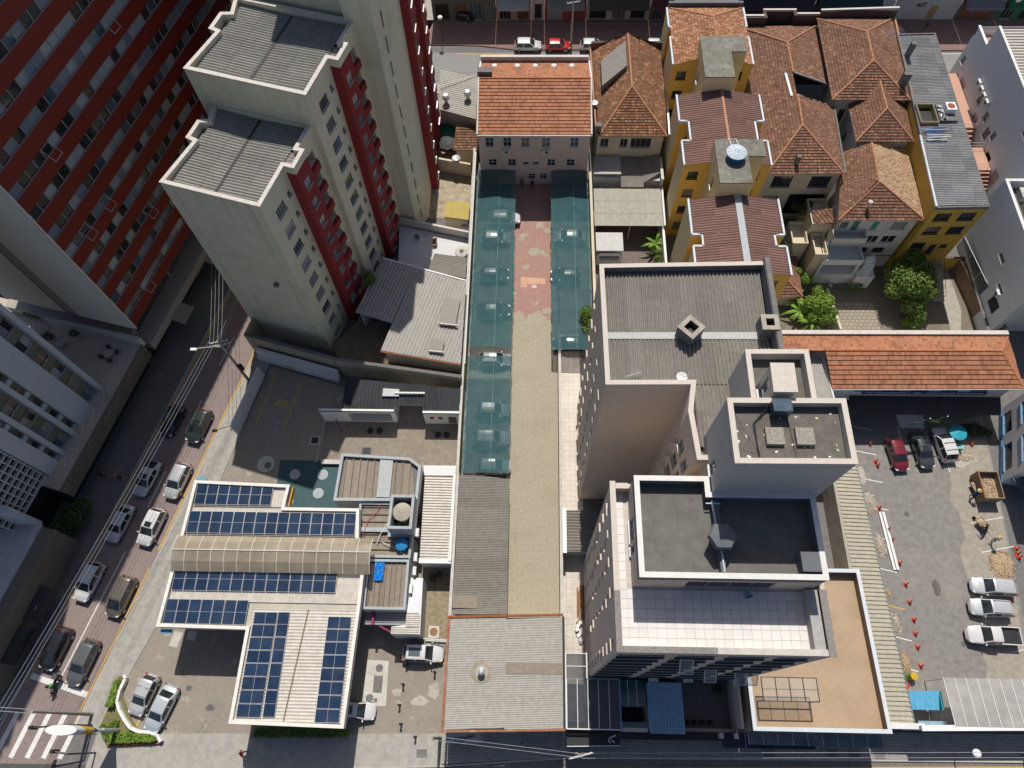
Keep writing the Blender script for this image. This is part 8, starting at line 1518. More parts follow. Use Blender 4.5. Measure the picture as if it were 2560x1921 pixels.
def barrow(label, x, y, rz):
    t = thing('wheelbarrow', label, 'wheelbarrow', (x, y, .03), rz); MB().add([(-.3, -.5, .35), (.3, -.5, .35), (.3, .45, .35), (-.3, .45, .35), (-.42, -.7, .65), (.42, -.7, .65), (.42, .6, .65), (-.42, .6, .65)], [[0, 1, 5, 4], [1, 2, 6, 5], [2, 3, 7, 6], [3, 0, 4, 7], [3, 2, 1, 0]]).build('tray', SK, t, local=True); MB().add([(-.38, -.62, .6), (.38, -.62, .6), (.38, .55, .6), (-.38, .55, .6), (0, 0, .85)], [[0, 1, 4], [1, 2, 4], [2, 3, 4], [3, 0, 4]]).build('load', SANDY, t, local=True)
    MB().tube((-.05, .85, .2), (.05, .85, .2), .2, 12).build('wheel', RUBBER, t, local=True)
    for s in (-1, 1): MB().path([(s*.06, .85, .2), (s*.3, .1, .33), (s*.32, -1.3, .62)], .022, 5).build('handle', WOOD, t, local=True); MB().tube((s*.28, -.35, .35), (s*.28, -.45, 0), .02, 5).build('leg', DARKMETAL, t, local=True)
barrow('wheelbarrow tipped against the rusty skip', *L3(3, 2, 1760, 865), R_(10)); barrow('wheelbarrow of rubble pushed across the lot', *L3(3, 2, 1808, 1145), R_(35))
cy_ = thing('cyan_parasol', 'round turquoise parasol and small box stand in the lot shade', 'parasol', (*L3(3, 2, 1645, 440), 0)); x, y = L3(3, 2, 1645, 435, 1.5); TQ = plain('turquoise', (.02, .32, .42)); MB().lathe(x, y, [(1.0, 1.5), (.95, 1.55), (.05, 1.75)], 16).build('canopy', TQ, cy_); MB().tube((x, y, 0), (x, y, 1.6), .04).build('pole', WHITE, cy_); MB().box(x+.2, y-1.4, .1, .8, .9, .6).build('box', plain('pale_turquoise', (.2, .5, .52)), cy_); MB().lathe(x, y, [(.3, .03), (.3, .1)], 12).build('foot', CONC, cy_)
tree('dark bush beside the turquoise parasol', (*L3(3, 2, 1770, 420, .6), 0), 1.2, [(0, 0, .8, .9, .8), (-.9, .2, .7, .6, .8), (.8, -.1, .7, .6, .8), (1.5, -.3, .6, .5, .8)], 1500, .2, LEAF_D, .06, 97, 'shrub', cat='shrub')
# ------------------------------------------------------------------ shopfronts across the back street
shops = [(-16, -5.8, (.10, .095, .09), None, 'dark shuttered corner shop beside the tall tower'), (-5.8, -.2, (.36, .22, .20), (.30, .32, .36), 'brick coloured shop with grey awning and white posts'), (-.2, 1.9, (.48, .40, .38), None, 'narrow white gated doorway with pink quoins'), (1.9, 8.5, (.33, .05, .09), (.17, .19, .21), 'crimson shop with wide slate awning'), (8.5, 18.5, (.40, .36, .32), (.07, .06, .055), 'white shop with brown doors and green panels'), (18.5, 30, (.22, .10, .08), (.10, .03, .03), 'brown shop behind the yellow building'), (30, 44, (.12, .035, .03), (.04, .04, .05), 'dark red shop behind the tiled houses'), (44, 54.5, (.035, .045, .06), (.02, .05, .06), 'dark teal glass shop by the street lamp'), (54.5, 66.5, (.34, .36, .38), None, 'pale ribbed shutter facade with house number'), (66.5, 73, (.07, .08, .09), (.12, .13, .15), 'charcoal shop with pink scrawl'), (73, 81, (.03, .12, .07), (.012, .10, .06), 'green shop with large green sign'), (81, 86, (.22, .38, .20), None, 'light green facade at the right picture edge'), (86, 100, (.3, .3, .3), None, 'grey facade at the upper right corner')]
for i, (x0, x1, c, aw_, lb) in enumerate(shops):
    t = thing('back_street_shop', lb, 'shop', (x0, 103, 0), 0, None); m = mat('shop%d' % i, c, .8, .1, 1.6, .25); L = x1-x0-.06
    rs = random.Random(i+50); wn = []; u = .5
    if i not in (8, 11):
        while u < L-1.2: wd = min(rs.uniform(1.5, 2.8), L-u-.4); wn.append((u, u+wd, .2, 2.9, 'void' if rs.random() < .4 else ('s3' if rs.random() < .5 else 'door'))+(() if True else ())); u += wd+rs.uniform(.5, 1.2)
        wn = [w_ if w_[4] != 'door' else w_+(plain('shopdoor%d' % i, rs.choice([(.22, .06, .04), (.12, .05, .03), (.3, .29, .28)])),) for w_ in wn]
    elif i == 8: wn = [(7.5, 8.7, .2, 2.5, 'door', plain('tan_door', (.35, .2, .08)))]
    up = [(u0, u0+1.2, 5.2, 7.2, 's2', GL_D) for u0 in [1+k*2.6 for k in range(int((L-1)/2.6))]] if i not in (8,) else []
    wall(t, (x0, 103), (x1-.06, 103), 0, 9, m, wn+up, depth=.4); MB().prism([(x0, 103.02), (x1-.06, 103.02), (x1-.06, 112), (x0, 112)], 8.5, 8.9).build('roof', CONC_D, t); MB().prism([(x0, 102.7), (x1-.06, 102.7), (x1-.06, 103), (x0, 103)], 4.2, 4.5).build('cornice', m, t)
    if aw_: MB().add([(x0+.3, 101.6, 3.0), (x1-.4, 101.6, 3.0), (x1-.4, 103, 3.9), (x0+.3, 103, 3.9), (x0+.3, 101.6, 2.7), (x1-.4, 101.6, 2.7)], [[0, 1, 2, 3], [4, 5, 1, 0]]).build('awning', mat('awn%d' % i, aw_, .8, .1, 3), t)
    if i == 8:
        for k in range(22): MB().beam((x0+.05, 102.98, .3+k*.4), (x1-.1, 102.98, .3+k*.4), .05, .03).build('slat', m, t)
        letters(t, '407', 1.0, BLACK, (60.4, 102.93, 2.6), (R_(90), 0, 0), .2)
    if i == 10: MB().box(77, 102.4, 3.2, 5.2, 6.6, .2).build('sign_board', plain('sign_green', (.012, .12, .07)), t); letters(t, 'EMPÓRIO SANDU', .62, WHITE, (77.8, 102.27, 4.5), (R_(90), 0, 0)); letters(t, 'PRODUTOS NATURAIS', .36, plain('sign_mint', (.2, .5, .4)), (77.6, 102.27, 3.8), (R_(90), 0, 0)); MB().lathe(74.6, 0, [(0.01, 0), (.01, .01)], 3); MB().tube((74.3, 102.28, 4.0), (74.3, 102.2, 4.0), .4, 12).build('logo_bowl', WHITE, t); MB().beam((74.4, 102.26, 4.2), (74.7, 102.26, 4.9), .2, .1).build('logo_leaf', WHITE, t)
    if i == 9:
        MB().box(69.8, 102.6, 3.3, 4.3, 5.5, .15).build('sign_board', plain('sign_slate', (.1, .11, .13)), t)
        for k in range(6): MB().tube((68.4+k*.55, 102.9, 1.5+.2*(k % 2)), (68.5+k*.55, 102.85, 2.5+.2*(k % 2)), .22, 7).build('pink_scrawl', plain('scrawl_pink', (.4, .06, .2)), t)
    if i == 3: MB().box(4.6, 102.7, 1.9, 2.6, 2.3, .1).build('sign_board', WHITE, t)
# ------------------------------------------------------------------ cars
PC_ = {'white': paint('car_white', (.62, .62, .62)), 'silver': paint('car_silver', (.56, .575, .59), .32, .3), 'bsilver': paint('car_blue_silver', (.54, .60, .63), .32, .3), 'black': paint('car_black', (.012, .012, .014)), 'red': paint('car_red', (.48, .015, .012)), 'wine': paint('car_wine', (.19, .012, .025), .25, .2), 'grey': paint('car_grey', (.085, .092, .10), .28, .5), 'gold': paint('car_bronze', (.20, .175, .14), .3, .5), 'green': paint('car_dark_green', (.022, .032, .03)), 'mgrey': paint('car_mid_grey', (.16, .165, .165), .3, .4), 'blue': paint('car_blue', (.03, .12, .3))}
DIM = {'hatch': (3.95, 1.70, 1.50, .015, .14, .57, .745, .88), 'suv': (4.3, 1.80, 1.62, .015, .13, .58, .745, .96), 'sedan': (4.45, 1.76, 1.46, .13, .26, .60, .75, .88), 'wagon': (4.6, 1.78, 1.52, .015, .12, .57, .73, .9), 'van': (4.35, 1.76, 1.66, .015, .08, .62, .83, .95), 'pickup': (5.3, 1.86, 1.78, .40, .43, .62, .74, 1.05), 'coupe': (4.4, 1.78, 1.5, .06, .27, .6, .75, .9)}
def car(label, xy, ang, kind, colr, extra=(), glass=None, group=None):
    L, W, Hc, rr, rt, ft, cw, bz = DIM[kind]; w = W/2; t = thing('car' if kind != 'pickup' else 'pickup_truck', label, 'pickup' if kind == 'pickup' else 'car', (xy[0], xy[1], .02), ang, group); pm = PC_[colr]; G = glass or CARGLASS
    mid = (rt+ft)/2-.01; deck = {'sedan': .98, 'coupe': 1.0, 'pickup': .78}.get(kind, bz)
    X = sorted({0, .012, .035, rr if rr > .04 else .05, (rr+rt)/2 if rr > .04 else .075, rt, rt+.05, mid-.012, mid+.012, ft-.03, ft, (ft+cw)/2, cw, cw+.03, (cw+1)/2, .82, .90, .95, .975, .992, 1.0}); ra = rr if rr > .04 else .05
    def lerp(x, T):
        for (a, b), (c, d) in zip(T[:-1], T[1:]):
            if a <= x <= c: return b+(d-b)*(x-a)/(c-a) if c > a else b
        return T[-1][1]
    hz = bz+.06
    TOP = [(0, .52), (.012, .62), (.035, deck-.06), (ra, deck+.02), (rt, Hc-.05), (rt+.05, Hc-.01), (mid, Hc), (ft-.03, Hc-.02), (ft, Hc-.06), (cw, hz), (.86, bz-.02), (.93, bz-.13), (.975, bz-.25), (.992, .55), (1, .45)]
    BELT = [(0, .50), (.012, .58), (.035, min(bz, deck)-.08), (.12, min(bz, deck)-.0), (rt if kind == 'pickup' else .2, bz), (cw, bz-.02), (.93, bz-.16), (.975, bz-.25), (.992, .5), (1, .42)]
    WID = [(0, .66), (.012, .80), (.05, .94), (.2, 1), (.72, 1), (.82, .97), (.90, .90), (.95, .80), (.98, .64), (1, .40)]
    secs = []
    for x in X:
        zt, zb, ww = lerp(x, TOP), lerp(x, BELT), w*lerp(x, WID); k = max(0, min(1, (zt-zb)/.5)); yr = ww*(.95-.16*k); lowf = max(.22, .22+.15*max(0, (x-.95)/.05))
        px = (x-.5)*L; zb = min(zb, zt-.015)
        secs.append([(px, s*yv, zv) for s, half in ((1, 0), (-1, 0)) for yv, zv in ()]); pts = [(ww*.93, lowf), (ww, .42), (ww*1.0, zb-.14 if zb > .62 else zb-.03), (ww*.97, zb), (yr, max(zb+.01, zt-.05)), (yr*.86, zt-.005), (yr*.45, zt+.03)]
        secs[-1] = [(px, y, z) for y, z in pts]+[(px, 0, zt+.04)]+[(px, -y, z) for y, z in pts[::-1]]
    body = MB(); gl = {}
    n = len(secs[0]); inx = lambda x, a, b: a-1e-6 <= x <= b+1e-6
    for i in range(len(X)-1):
        xm = (X[i]+X[i+1])/2
        for j in range(n-1):
            q = [secs[i][j], secs[i][j+1], secs[i+1][j+1], secs[i+1][j]]; jj = min(j, n-2-j); tgt = None
            if jj == 3 and inx(xm, ra+.02, cw-.01) and not inx(xm, mid-.012, mid+.012) and xm > rt-.03: tgt = ('side_window', j > n//2, xm > mid)
            elif jj >= 5 and inx(xm, ft, cw): tgt = ('windscreen',)
            elif jj >= 5 and inx(xm, ra, rt): tgt = ('rear_window',)
            if tgt: gl.setdefault(tgt, MB()).add(q, [[0, 1, 2, 3]])
            else: body.add(q, [[0, 1, 2, 3]], 1 if jj == 0 else 0)
    body.poly(secs[0][::-1], 0); body.poly(secs[-1], 1); bo = body.build('body', [pm, BLACK], t, smooth=True, local=True)
    for k, g in gl.items(): g.build(k[0], G, t, smooth=True, local=True)
    for sx in (.185, .80):
        for s in (-1, 1):
            x = (sx-.5)*L; wh = MB().tube((x, s*(w-.2), .31), (x, s*(w+.012), .31), .315, 16).build('wheel', RUBBER, t, local=True); MB().tube((x, s*(w+.012), .31), (x, s*(w+.02), .31), .21, 12).build('rim', ALLOY, wh, local=True)
    for s in (-1, 1):
        MB().box((.935-.5)*L, s*w*.72, bz-.32, bz-.17, .30, .26, s*-.35).build('headlight', LAMPCLR, t, local=True); MB().box((.022-.5)*L, s*w*.78, bz-.2, bz+.0, .1, .22).build('tail_light', LAMPRED, t, local=True); MB().box((cw-.03-.5)*L, s*(w+.07), bz+.0, bz+.14, .12, .2).build('wing_mirror', pm if colr not in ('white',) else PC_['white'], t, local=True)
    if 'sunroof' in extra: MB().box((ft-.09-.5)*L, 0, Hc+.01, Hc+.055, .55, .75).build('sunroof', G, t, local=True)
    if 'glassroof' in extra: MB().box(((rt+ft)/2-.53)*L, 0, Hc+.02, Hc+.055, (ft-rt)*L*.6, .82).build('glass_roof', plain('roof_glass', (.10, .125, .14), .15), t, local=True)
    if 'rails' in extra:
        for s in (-1, 1): MB().beam(((rt+.03-.5)*L, s*w*.66, Hc+.02), ((ft-.03-.5)*L, s*w*.66, Hc+.02), .05, .05).build('roof_rail', CHROME, t, local=True)
    if 'bars' in extra:
        for x in (.25, .45): MB().box((x-.5)*L, 0, Hc+.02, Hc+.07, .07, 1.15).build('roof_bar', BLACK, t, local=True)
    if 'blackbars' in extra:
        for x in (.12, .33, .54): MB().box((x-.5)*L, 0, Hc-.02, Hc+.035, .05, 1.2).build('roof_bar', BLACK, t, local=True)
    if kind == 'pickup':
        for s in (-1, 1): MB().beam((-.49*L, s*w*.9, .93), (-.09*L, s*w*.9, .97), .1, .34).build('bed_side', pm, t, local=True)
        MB().box(-.485*L, 0, .7, 1.08, .08, W*.86).build('tailgate', pm, t, local=True); MB().box(-.285*L, 0, .8, .83, .37*L, W*.8).build('bed_floor', BLACK, t, local=True)
    return t
SD = math.atan2(-.9703, -.242); g_ = 'cars queuing in the street'
def sc_(c, r, u, v): return L3(c, r, u, v, .7)
for lb, p, k, c, ex in (('black hatchback in deep shade at the head of the left lane', (0, 2, 1325, 345), 'hatch', 'black', ()), ('silver car with small sunroof in the shaded lane', (0, 2, 1130, 785), 'coupe', 'silver', ('sunroof',)), ('silver grey sedan with dark windscreen in the shaded lane', (0, 2, 920, 1130), 'sedan', 'silver', ()), ('white suv with roof rails in the shaded lane', (0, 3, 685, 225), 'suv', 'white', ('rails',)), ('black car next to the motorcyclist', (0, 3, 430, 740), 'van', 'black', ()), ('dark green suv with chrome rails in the sunlit lane', (0, 2, 1530, 385), 'suv', 'green', ('rails', 'sunroof')), ('pale silver suv with black roof bars in the sunlit lane', (0, 2, 1365, 805), 'suv', 'silver', ('rails',)), ('white car with sunroof in the sunlit lane', (0, 2, 1165, 1160), 'suv', 'white', ('sunroof',)), ('bronze minivan in the sunlit lane', (0, 3, 930, 340), 'van', 'gold', ()), ('dark grey hatchback stopped at the white stop line', (0, 3, 635, 845), 'wagon', 'mgrey', ())): car(lb, sc_(*p), SD, k, c, ex, None, g_)
car('silver hatchback with black roof stripes by the planted island', sc_(0, 3, 1105, 1095), R_(254), 'hatch', 'silver', ('blackbars',)); car('pale blue silver sedan parked beside the striped silver car', sc_(0, 3, 1240, 1200), R_(252), 'sedan', 'bsilver')
car('white suv with glass roof behind the pale tank slab', sc_(1, 3, 1345, 775), R_(-1), 'suv', 'white', ('glassroof',)); car('white car nosing out from under the solar canopy', sc_(1, 3, 830, 1215), R_(-3), 'hatch', 'white', ('glassroof',))
car('wine red car parked on the lot', sc_(3, 2, 1180, 605), R_(-84), 'hatch', 'wine', ('glassroof',) if False else ()); car('dark grey car with sunroof on the lot', sc_(3, 2, 1372, 570), R_(-84), 'sedan', 'grey', ('sunroof',)); car('white suv with roof bars backing the lot building', sc_(3, 2, 1540, 525), R_(96), 'suv', 'white', ('bars',))
car('silver wagon highest of the three cars on the right', sc_(3, 3, 1915, 265), R_(176), 'wagon', 'silver'); car('silver grey suv between wagon and pickup', sc_(3, 3, 1895, 428), R_(177), 'suv', 'silver', ('rails',)); car('white pickup truck with empty black bed', sc_(3, 3, 1912, 640), R_(178), 'pickup', 'white')
for lb, u, k, c in (('white crossover parked in the back street sun', 245, 'suv', 'white'), ('bright red hatchback parked in the back street', 478, 'hatch', 'red'), ('white hatchback behind the brown roof', 742, 'hatch', 'white'), ('silver car partly hidden by the brown roof', 1000, 'coupe', 'silver'), ('silver car beside the yellow building in the back street', 1240, 'hatch', 'bsilver')): car(lb, (sc_(2, 0, u, 360)[0], 96.4), 0, k, c, (), None, 'cars parked along the back street')
car('black car by the tower under the back street lamp', sc_(1, 0, 1640, 110), R_(150), 'suv', 'black')
gN = 'cars under the teal nets'
for lb, x, y, a, k, c in (('white car poking out of the left carport near its head', -3.5, 62.6, 0, 'suv', 'white'), ('silver car under the left net below the poking white one', -4.6, 59.3, 0, 'hatch', 'silver'), ('white car showing through the gap in the left net', -4.2, 40.9, 0, 'hatch', 'white'), ('silver car under the lower left net', -4.2, 34.2, 0, 'hatch', 'silver'), ('silver suv under the lower left net', -4.3, 30.6, 0, 'suv', 'white'), ('white car at the lower end of the left carport', -3.9, 27.2, 0, 'hatch', 'white'), ('silver car under the right net', 5.2, 59.6, R_(180), 'sedan', 'silver'), ('black car under the right net', 4.6, 53.3, R_(180), 'hatch', 'black'), ('dark car at the lower right net edge', 4.8, 43.2, R_(180), 'hatch', 'black'), ('dark grey car under the left net', -4.6, 53.5, 0, 'hatch', 'grey'), ('dark car deeper under the left net', -4.6, 48.0, 0, 'sedan', 'grey')): car(lb, (x, y), a, k, c, (), None, gN)
car('light truck cab with cyan stripe at the bottom picture edge', (39.6, -3.9), 0, 'pickup', 'blue')
# ------------------------------------------------------------------ people
SKIN = plain('skin', (.36, .22, .15), .6); HAIRM = plain('hair', (.03, .02, .015), .6); CL = {k: plain('cloth_'+k, v, .9) for k, v in dict(blue=(.03, .06, .16), white=(.55, .55, .55), navy=(.02, .025, .05), red=(.5, .03, .03), khaki=(.22, .18, .12), orange=(.55, .13, .02), green=(.12, .3, .08), dark=(.03, .03, .035), jeans=(.06, .09, .15)).items()}
STRAW = plain('straw', (.5, .37, .17), .9)
def person(label, xy, rz, shirt, trous, pose='stand', hat=None, z=.03):
    t = thing('person', label, 'person', (xy[0], xy[1], z), rz); lean = {'stand': .0, 'walk': .05, 'push': .3, 'ride': .2}[pose]; st = {'stand': .06, 'walk': .32, 'push': .38, 'ride': .0}[pose]
    hip = Vector((0, 0, .93)); ch = Vector((lean, 0, 1.36)); nk = Vector((lean*1.25, 0, 1.52)); hd = Vector((lean*1.35+.02, 0, 1.66)); V = [hip, hip.lerp(ch, .5), ch, nk, hd, hd+Vector((.01, 0, .09))]; Rr = [.15, .135, .165, .055, .095, .085]; E_ = [(0, 1), (1, 2), (2, 3), (3, 4), (4, 5)]; zone = ['t', 's', 's', 'k', 'k', 'k']
    def chain(p0, pts, rads, zs):
        last = p0
        for p, r, zz in zip(pts, rads, zs): V.append(Vector(p)); Rr.append(r); zone.append(zz); E_.append((last, len(V)-1)); last = len(V)-1
    for s in (-1, 1):
        if pose == 'ride': lg = [(.05, s*.12, .86), (.38, s*.2, .78), (.2, s*.2, .42), (.32, s*.2, .38)]
        else: lg = [(0, s*.1, .86), (s*st*.45+.04, s*.11, .5), (s*st*.9-.05, s*.11, .1), (s*st*.9+.12, s*.12, .05)]
        chain(0, lg, [.095, .065, .045, .04], 'tttd')
        if pose in ('push', 'ride'): am = [(lean, s*.2, 1.4), (lean+.12, s*.27, 1.12), (lean+.42, s*.28, 1.02), (lean+.5, s*.27, 1.0)]
        else: am = [(lean, s*.2, 1.4), (lean-s*st*.25, s*.27, 1.12), (lean-s*st*.5+.08, s*.27, .88), (lean-s*st*.5+.12, s*.26, .8)]
        chain(2, am, [.065, .047, .036, .042], 'sskk')
    me = bpy.data.meshes.new('body'); me.from_pydata(V, E_, []); ob = bpy.data.objects.new('body_tmp', me); col.objects.link(ob); md = ob.modifiers.new('s', 'SKIN'); sk = me.skin_vertices[0].data
    for i, r in enumerate(Rr): sk[i].radius = (r, r)
    sk[0].use_root = True; sb = ob.modifiers.new('u', 'SUBSURF'); sb.levels = 1; nm = bpy.data.meshes.new_from_object(ob.evaluated_get(bpy.context.evaluated_depsgraph_get())); bpy.data.objects.remove(ob); nm.name = 'body'; nm.materials.clear()
    for m in (CL[shirt], CL[trous], SKIN, CL['dark']): nm.materials.append(m)
    for p in nm.polygons: k = min(range(len(V)), key=lambda i: (V[i]-p.center).length-Rr[i]); p.material_index = 'stkd'.index(zone[k]); p.use_smooth = True
    b = bpy.data.objects.new('body', nm); col.objects.link(b); b.parent = t; h = hd
    if hat: hm = MB(); hm.lathe(h.x, h.y, [(.26, h.z+.1), (.25, h.z+.12), (.12, h.z+.14), (.1, h.z+.24), (.03, h.z+.25)] if hat == 'straw' else [(.15, h.z-.06), (.16, h.z+.08), (.1, h.z+.2), (.02, h.z+.22)], 12); hm.build('hat' if hat == 'straw' else 'helmet', STRAW if hat == 'straw' else CL['dark'], t, local=True, smooth=True)
    else: MB().sphere((h.x-.015, 0, h.z+.045), .105, 10, sz=.95).build('hair', HAIRM, t, local=True, smooth=True)
    for s in (-1, 1): MB().sphere((h.x+.088, s*.035, h.z+.03), .014, 6).build('eye', BLACK, t, local=True)
    MB().sphere((h.x+.1, 0, h.z), .02, 6).build('nose', SKIN, t, local=True)
    return t
person('worker in blue shirt and straw hat at the skip', L3(3, 2, 1752, 930, .6), R_(50), 'blue', 'navy', 'push', 'straw'); person('worker in navy pushing the wheelbarrow', L3(3, 2, 1850, 1190, .6), R_(125), 'navy', 'navy', 'push'); person('worker in white shirt and straw hat walking over the lot', L3(3, 2, 1915, 1265, .6), R_(20), 'white', 'khaki', 'walk', 'straw')
person('pedestrian in red shirt at the edge of the station shade', L3(0, 3, 1870, 1545, .6), R_(10), 'red', 'jeans', 'walk', None, .1); person('pedestrian in white on the dark front pavement', L3(2, 3, 215, 1480, .6), R_(-60), 'white', 'dark', 'walk', None, .11); person('person crossing behind the white crossover', (.0, 98.6), R_(100), 'khaki', 'dark', 'walk', None, .12); person('person with yellow bag by the tan door', (61.5, 100.5), R_(200), 'dark', 'navy', 'walk', None, .12)
person('person in blue by the alley end wall', (-1.2, 68.4), R_(-60), 'blue', 'jeans', 'stand'); person('person in dark clothes by the alley end wall', (.2, 68.3), R_(-120), 'dark', 'dark', 'stand'); person('street vendor in orange top on the dark left pavement', L3(0, 2, 905, 770, .9), R_(200), 'orange', 'dark', 'stand', None, .12); person('person in dark clothes in the left shop doorway', L3(0, 2, 790, 770, .6), R_(-30), 'dark', 'dark', 'stand', None, .12)
mx, my = L3(0, 3, 415, 1015, .7); mo = thing('motorcycle', 'black delivery motorcycle at the stop line', 'motorcycle', (mx, my, .01), SD)
for x in (-.62, .65): w_ = MB().tube((x, -.06, .3), (x, .06, .3), .3, 16).build('wheel', RUBBER, mo, local=True); MB().tube((x, -.065, .3), (x, .065, .3), .18, 12).build('rim', ALLOY, w_, local=True)
MB().lathe(.18, 0, [(.1, .6), (.2, .72), (.16, .9), (.03, .95)], 10, sx=1.5, sy=.8).build('tank', BLACK, mo, local=True); MB().box(-.3, 0, .7, .8, .75, .26).build('seat', BLACK, mo, local=True); MB().box(-.75, 0, .82, 1.3, .5, .5).build('delivery_box', plain('box_grey', (.06, .06, .065)), mo, local=True); MB().path([(.7, 0, .35), (.45, 0, .95), (.42, -.38, 1.05)], .03).build('fork', CHROME, mo, local=True); MB().path([(.45, 0, .95), (.42, .38, 1.05)], .03).build('handlebar', CHROME, mo, local=True); MB().box(.05, 0, .25, .6, .5, .28).build('engine', DARKMETAL, mo, local=True)
person('rider in green vest and helmet on the delivery motorcycle', (mx, my), SD, 'green', 'dark', 'ride', 'helmet', -.05)
# ------------------------------------------------------------------ poles, lamps, wires
def upole(label, x, y, h, arms=True, lamp=None, transf=False):
    t = thing('utility_pole', label, 'pole', (x, y, .1)); MB().tube((x, y, .1), (x, y, h), .19, 10, .11).build('pole_shaft', CONC, t)
    if arms:
        for z in (h-.3, h-1.0):
            MB().beam((x-1.0, y-.25, z), (x+1.0, y+.25, z), .11, .11).build('crossarm', CONC_L, t)
            for k in (-.9, -.45, .45, .9): MB().lathe(x+k, y+k*.25, [(.05, z+.05), (.07, z+.2), (.03, z+.28)], 8).build('insulator', WHITE, t)
    if lamp: MB().path([(x, y, h-1.4), (x+lamp[0]*.6, y+lamp[1]*.6, h-.9), (x+lamp[0], y+lamp[1], h-.8)], .045).build('lamp_arm', GREYWHITE, t); MB().box(x+lamp[0]*1.1, y+lamp[1]*1.1, h-.92, h-.76, .7, .3).build('lamp_head', WHITE, t)
    if transf: MB().lathe(x+.45, y-.2, [(.28, h*.35), (.3, h*.35+.1), (.3, h*.35+.9), (.22, h*.35+1)], 12).build('transformer', DARKMETAL, t)
    return t
upole('utility pole with street lamp and crossarms beside the hoarding', -34.2, 38.0, 10.0, True, (-2.6, -.6), True); upole('utility pole at the planted corner by the crossing', -43.2, .8, 9.8, False, None); upole('dark utility pole deep in the shade across the street', -45.0, 50.5, 8.0, True, (-.9, .6)); upole('utility pole on the front pavement near the porch', 4.8, -1.7, 9.0, True)
upole('utility pole on the back street pavement', 6.0, 97.0, 8.5, True); upole('slim pole by the rusty roof corner', -8.3, -.6, 7.0, False)
def wire(label, a, b, n=3, gap=.45, sag=.8, r=.016, m=None):
    t = thing('overhead_wires', label, 'wires', a); d = Vector((b[0]-a[0], b[1]-a[1], 0)).normalized(); s = Vector((-d.y, d.x, 0))
    for i in range(n):
        o = s*(i-(n-1)/2)*gap; P = [Vector(a).lerp(Vector(b), k/10)+o+Vector((0, 0, -sag*4*(k/10)*(1-k/10)-.18*i)) for k in range(11)]; MB().path([tuple(p) for p in P], r, 4).build('wire', m or GREYMETAL, t)
wire('bright wires running down the left street', (-35.0, 37.9, 9.8), (-52.5, -18, 9.8), 3, .28, .9, .02); wire('wires crossing up the street to the shaded pole', (-34.4, 38.2, 9.6), (-30.5, 62, 9.6), 3, .3, .5); wire('dark cables along the right pavement', (-34.2, 38, 6.5), (-43.3, .8, 6.5), 3, .25, .7, .014, DARKMETAL); wire('back street cables over the parked cars', (-30, 94.3, 6.6), (80, 94.3, 6.6), 4, .4, .3, .025, BLACK); wire('pale cables along the back street shops', (-30, 100.5, 7), (90, 100.5, 7), 3, .3, .4, .02); wire('wires leaving the corner pole across the front street', (-43.2, .8, 9.5), (-70, 2.0, 9.5), 2, .3, .3, .03); wire('thin wires along the front pavement', (-8.3, -.6, 6.8), (4.8, -1.7, 8.6), 2, .3, .3, .02); wire('wires from the porch pole to the right', (4.8, -1.7, 8.6), (58, -.6, 8), 2, .4, 1.0, .02); wire('fan of drop wires at the left pole', (-34.8, 38.0, 9.4), (-38.0, 52.0, 8.0), 4, .5, .3, .02)
def signal(label, x, y, dx, dy):
    t = thing('traffic_light', label, 'traffic light', (x, y, .1)); MB().path([(x, y, .1), (x, y, 4.8), (x+dx, y+dy, 5.2)], .08, 8).build('mast', DARKMETAL, t); MB().box(x+dx, y+dy, 4.5, 5.5, .32, .32).build('lamp_housing', BLACK, t)
    for k, c in enumerate(((.3, .02, .01), (.35, .2, .01), (.02, .25, .08))): MB().sphere((x+dx-.17, y+dy, 5.3-k*.3), .1, 8).build('lens', plain('lens%d' % k, c), t)
signal('traffic light on a long arm over the crossing', -42.9, -.2, -2.8, -.3); signal('short traffic light at the lower pavement corner', -41.9, -2.6, -1.2, .2)
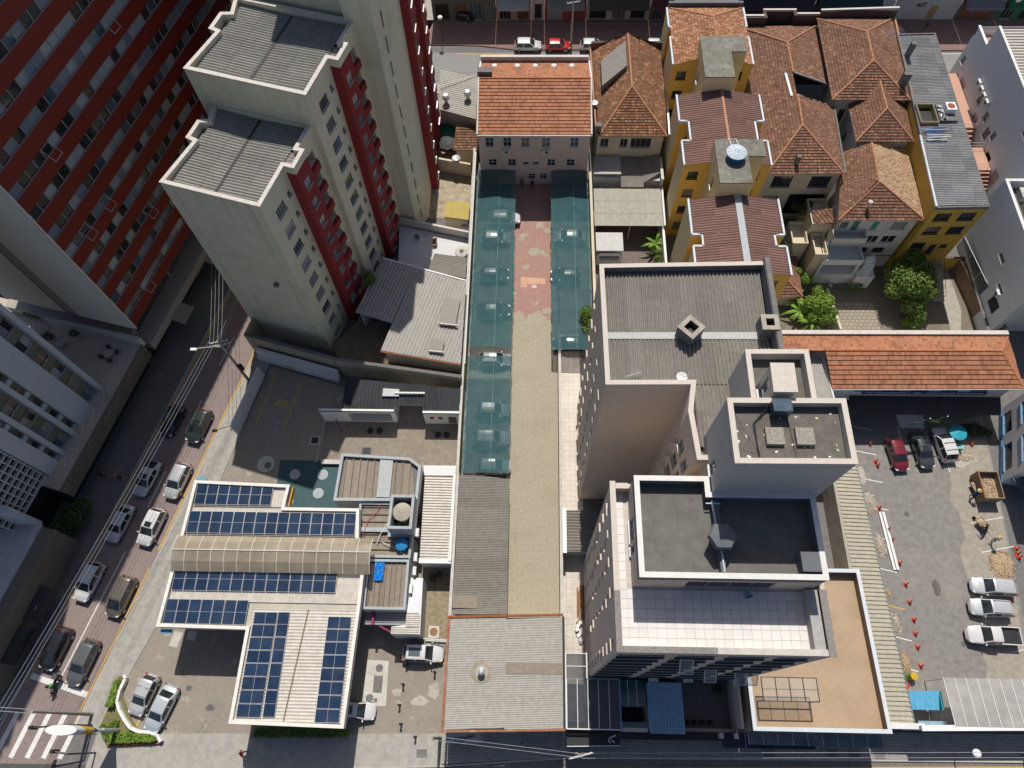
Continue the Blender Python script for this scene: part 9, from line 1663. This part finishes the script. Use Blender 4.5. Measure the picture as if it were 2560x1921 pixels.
sl_ = thing('street_lamp', 'white curved street lamp over the back street', 'street lamp', (52.6, 96.2, .1)); MB().path([(52.6, 96.2, .1), (52.6, 96.2, 8.2), (51.9, 96.4, 9.0), (50.9, 96.6, 9.1)], .09, 8).build('column', WHITE, sl_); MB().box(50.6, 96.65, 9.0, 9.15, .8, .35).build('lamp_head', WHITE, sl_)
for i, (x, y) in enumerate(((41.0, -.9), (47.5, -1.0), (-14.2, 98.2))):
    t = thing('globe_lamp', ['left white bowl lamp over the front pavement', 'right white bowl lamp over the front pavement', 'white globe lamp at the tower corner of the back street'][i], 'street lamp', (x, y, .1)); MB().tube((x, y, .1), (x, y, 4.0), .06).build('column', DARKMETAL, t); MB().sphere((x, y, 4.2), .4, 12, sz=.6).build('globe', WHITE, t)
# extra ground marks
for i, (x, y, sx, sy) in enumerate(((-36.4, 8.0, .9, 1.5), (-34.8, 8.4, .9, .9), (-34.9, 4.8, .35, .4))): MB().box(x, y, .06, .075, sx, sy, R_(-12)).build('patch_slab', CONC_L if i < 2 else CONC_D)['kind'] = 'structure'
for x, y in ((-49.5, 12.5), (-50.9, 7.6), (-47.0, 26.5), (23.5, -1.3), (29.5, -1.2), (31.6, -1.2), (34, -1.3), (-10.0, -2.0)): MB().box(x, y, .115, .128, 1.0, .7, R_(4)).build('pavement_hatch', CONC_D)['kind'] = 'structure'
OIL = mat('oil_stain', (.11, .105, .10), .8, .3, 2.5, .3); DUST = mat('cement_dust', (.40, .375, .33), .95, .25, 2.5)
for k, (x, y, rx, ry, z, m) in enumerate(((43.2, 14.6, .5, 1.0, .045, OIL), (49.3, 29.0, 1.9, 1.0, .05, DUST), (41.8, 22.5, .3, .4, .045, OIL), (44.5, 9, .3, .3, .045, OIL), (-34.0, 3.4, .35, .3, .068, OIL), (-31.5, 1.6, .5, .35, .068, OIL), (-10.6, 2.6, .9, .5, .068, DUST), (-9.2, 3.6, .6, .9, .068, DUST), (-12.9, 3.4, .6, .4, .068, DUST), (37.6, 27.0, .7, 1.3, .045, DUST))):
    rp = random.Random(k+9); sheet('ground_stain', [(x+rx*rp.uniform(.6, 1.15)*math.cos(a*.393), y+ry*rp.uniform(.6, 1.15)*math.sin(a*.393)) for a in range(16)], z+k*.0004, m)
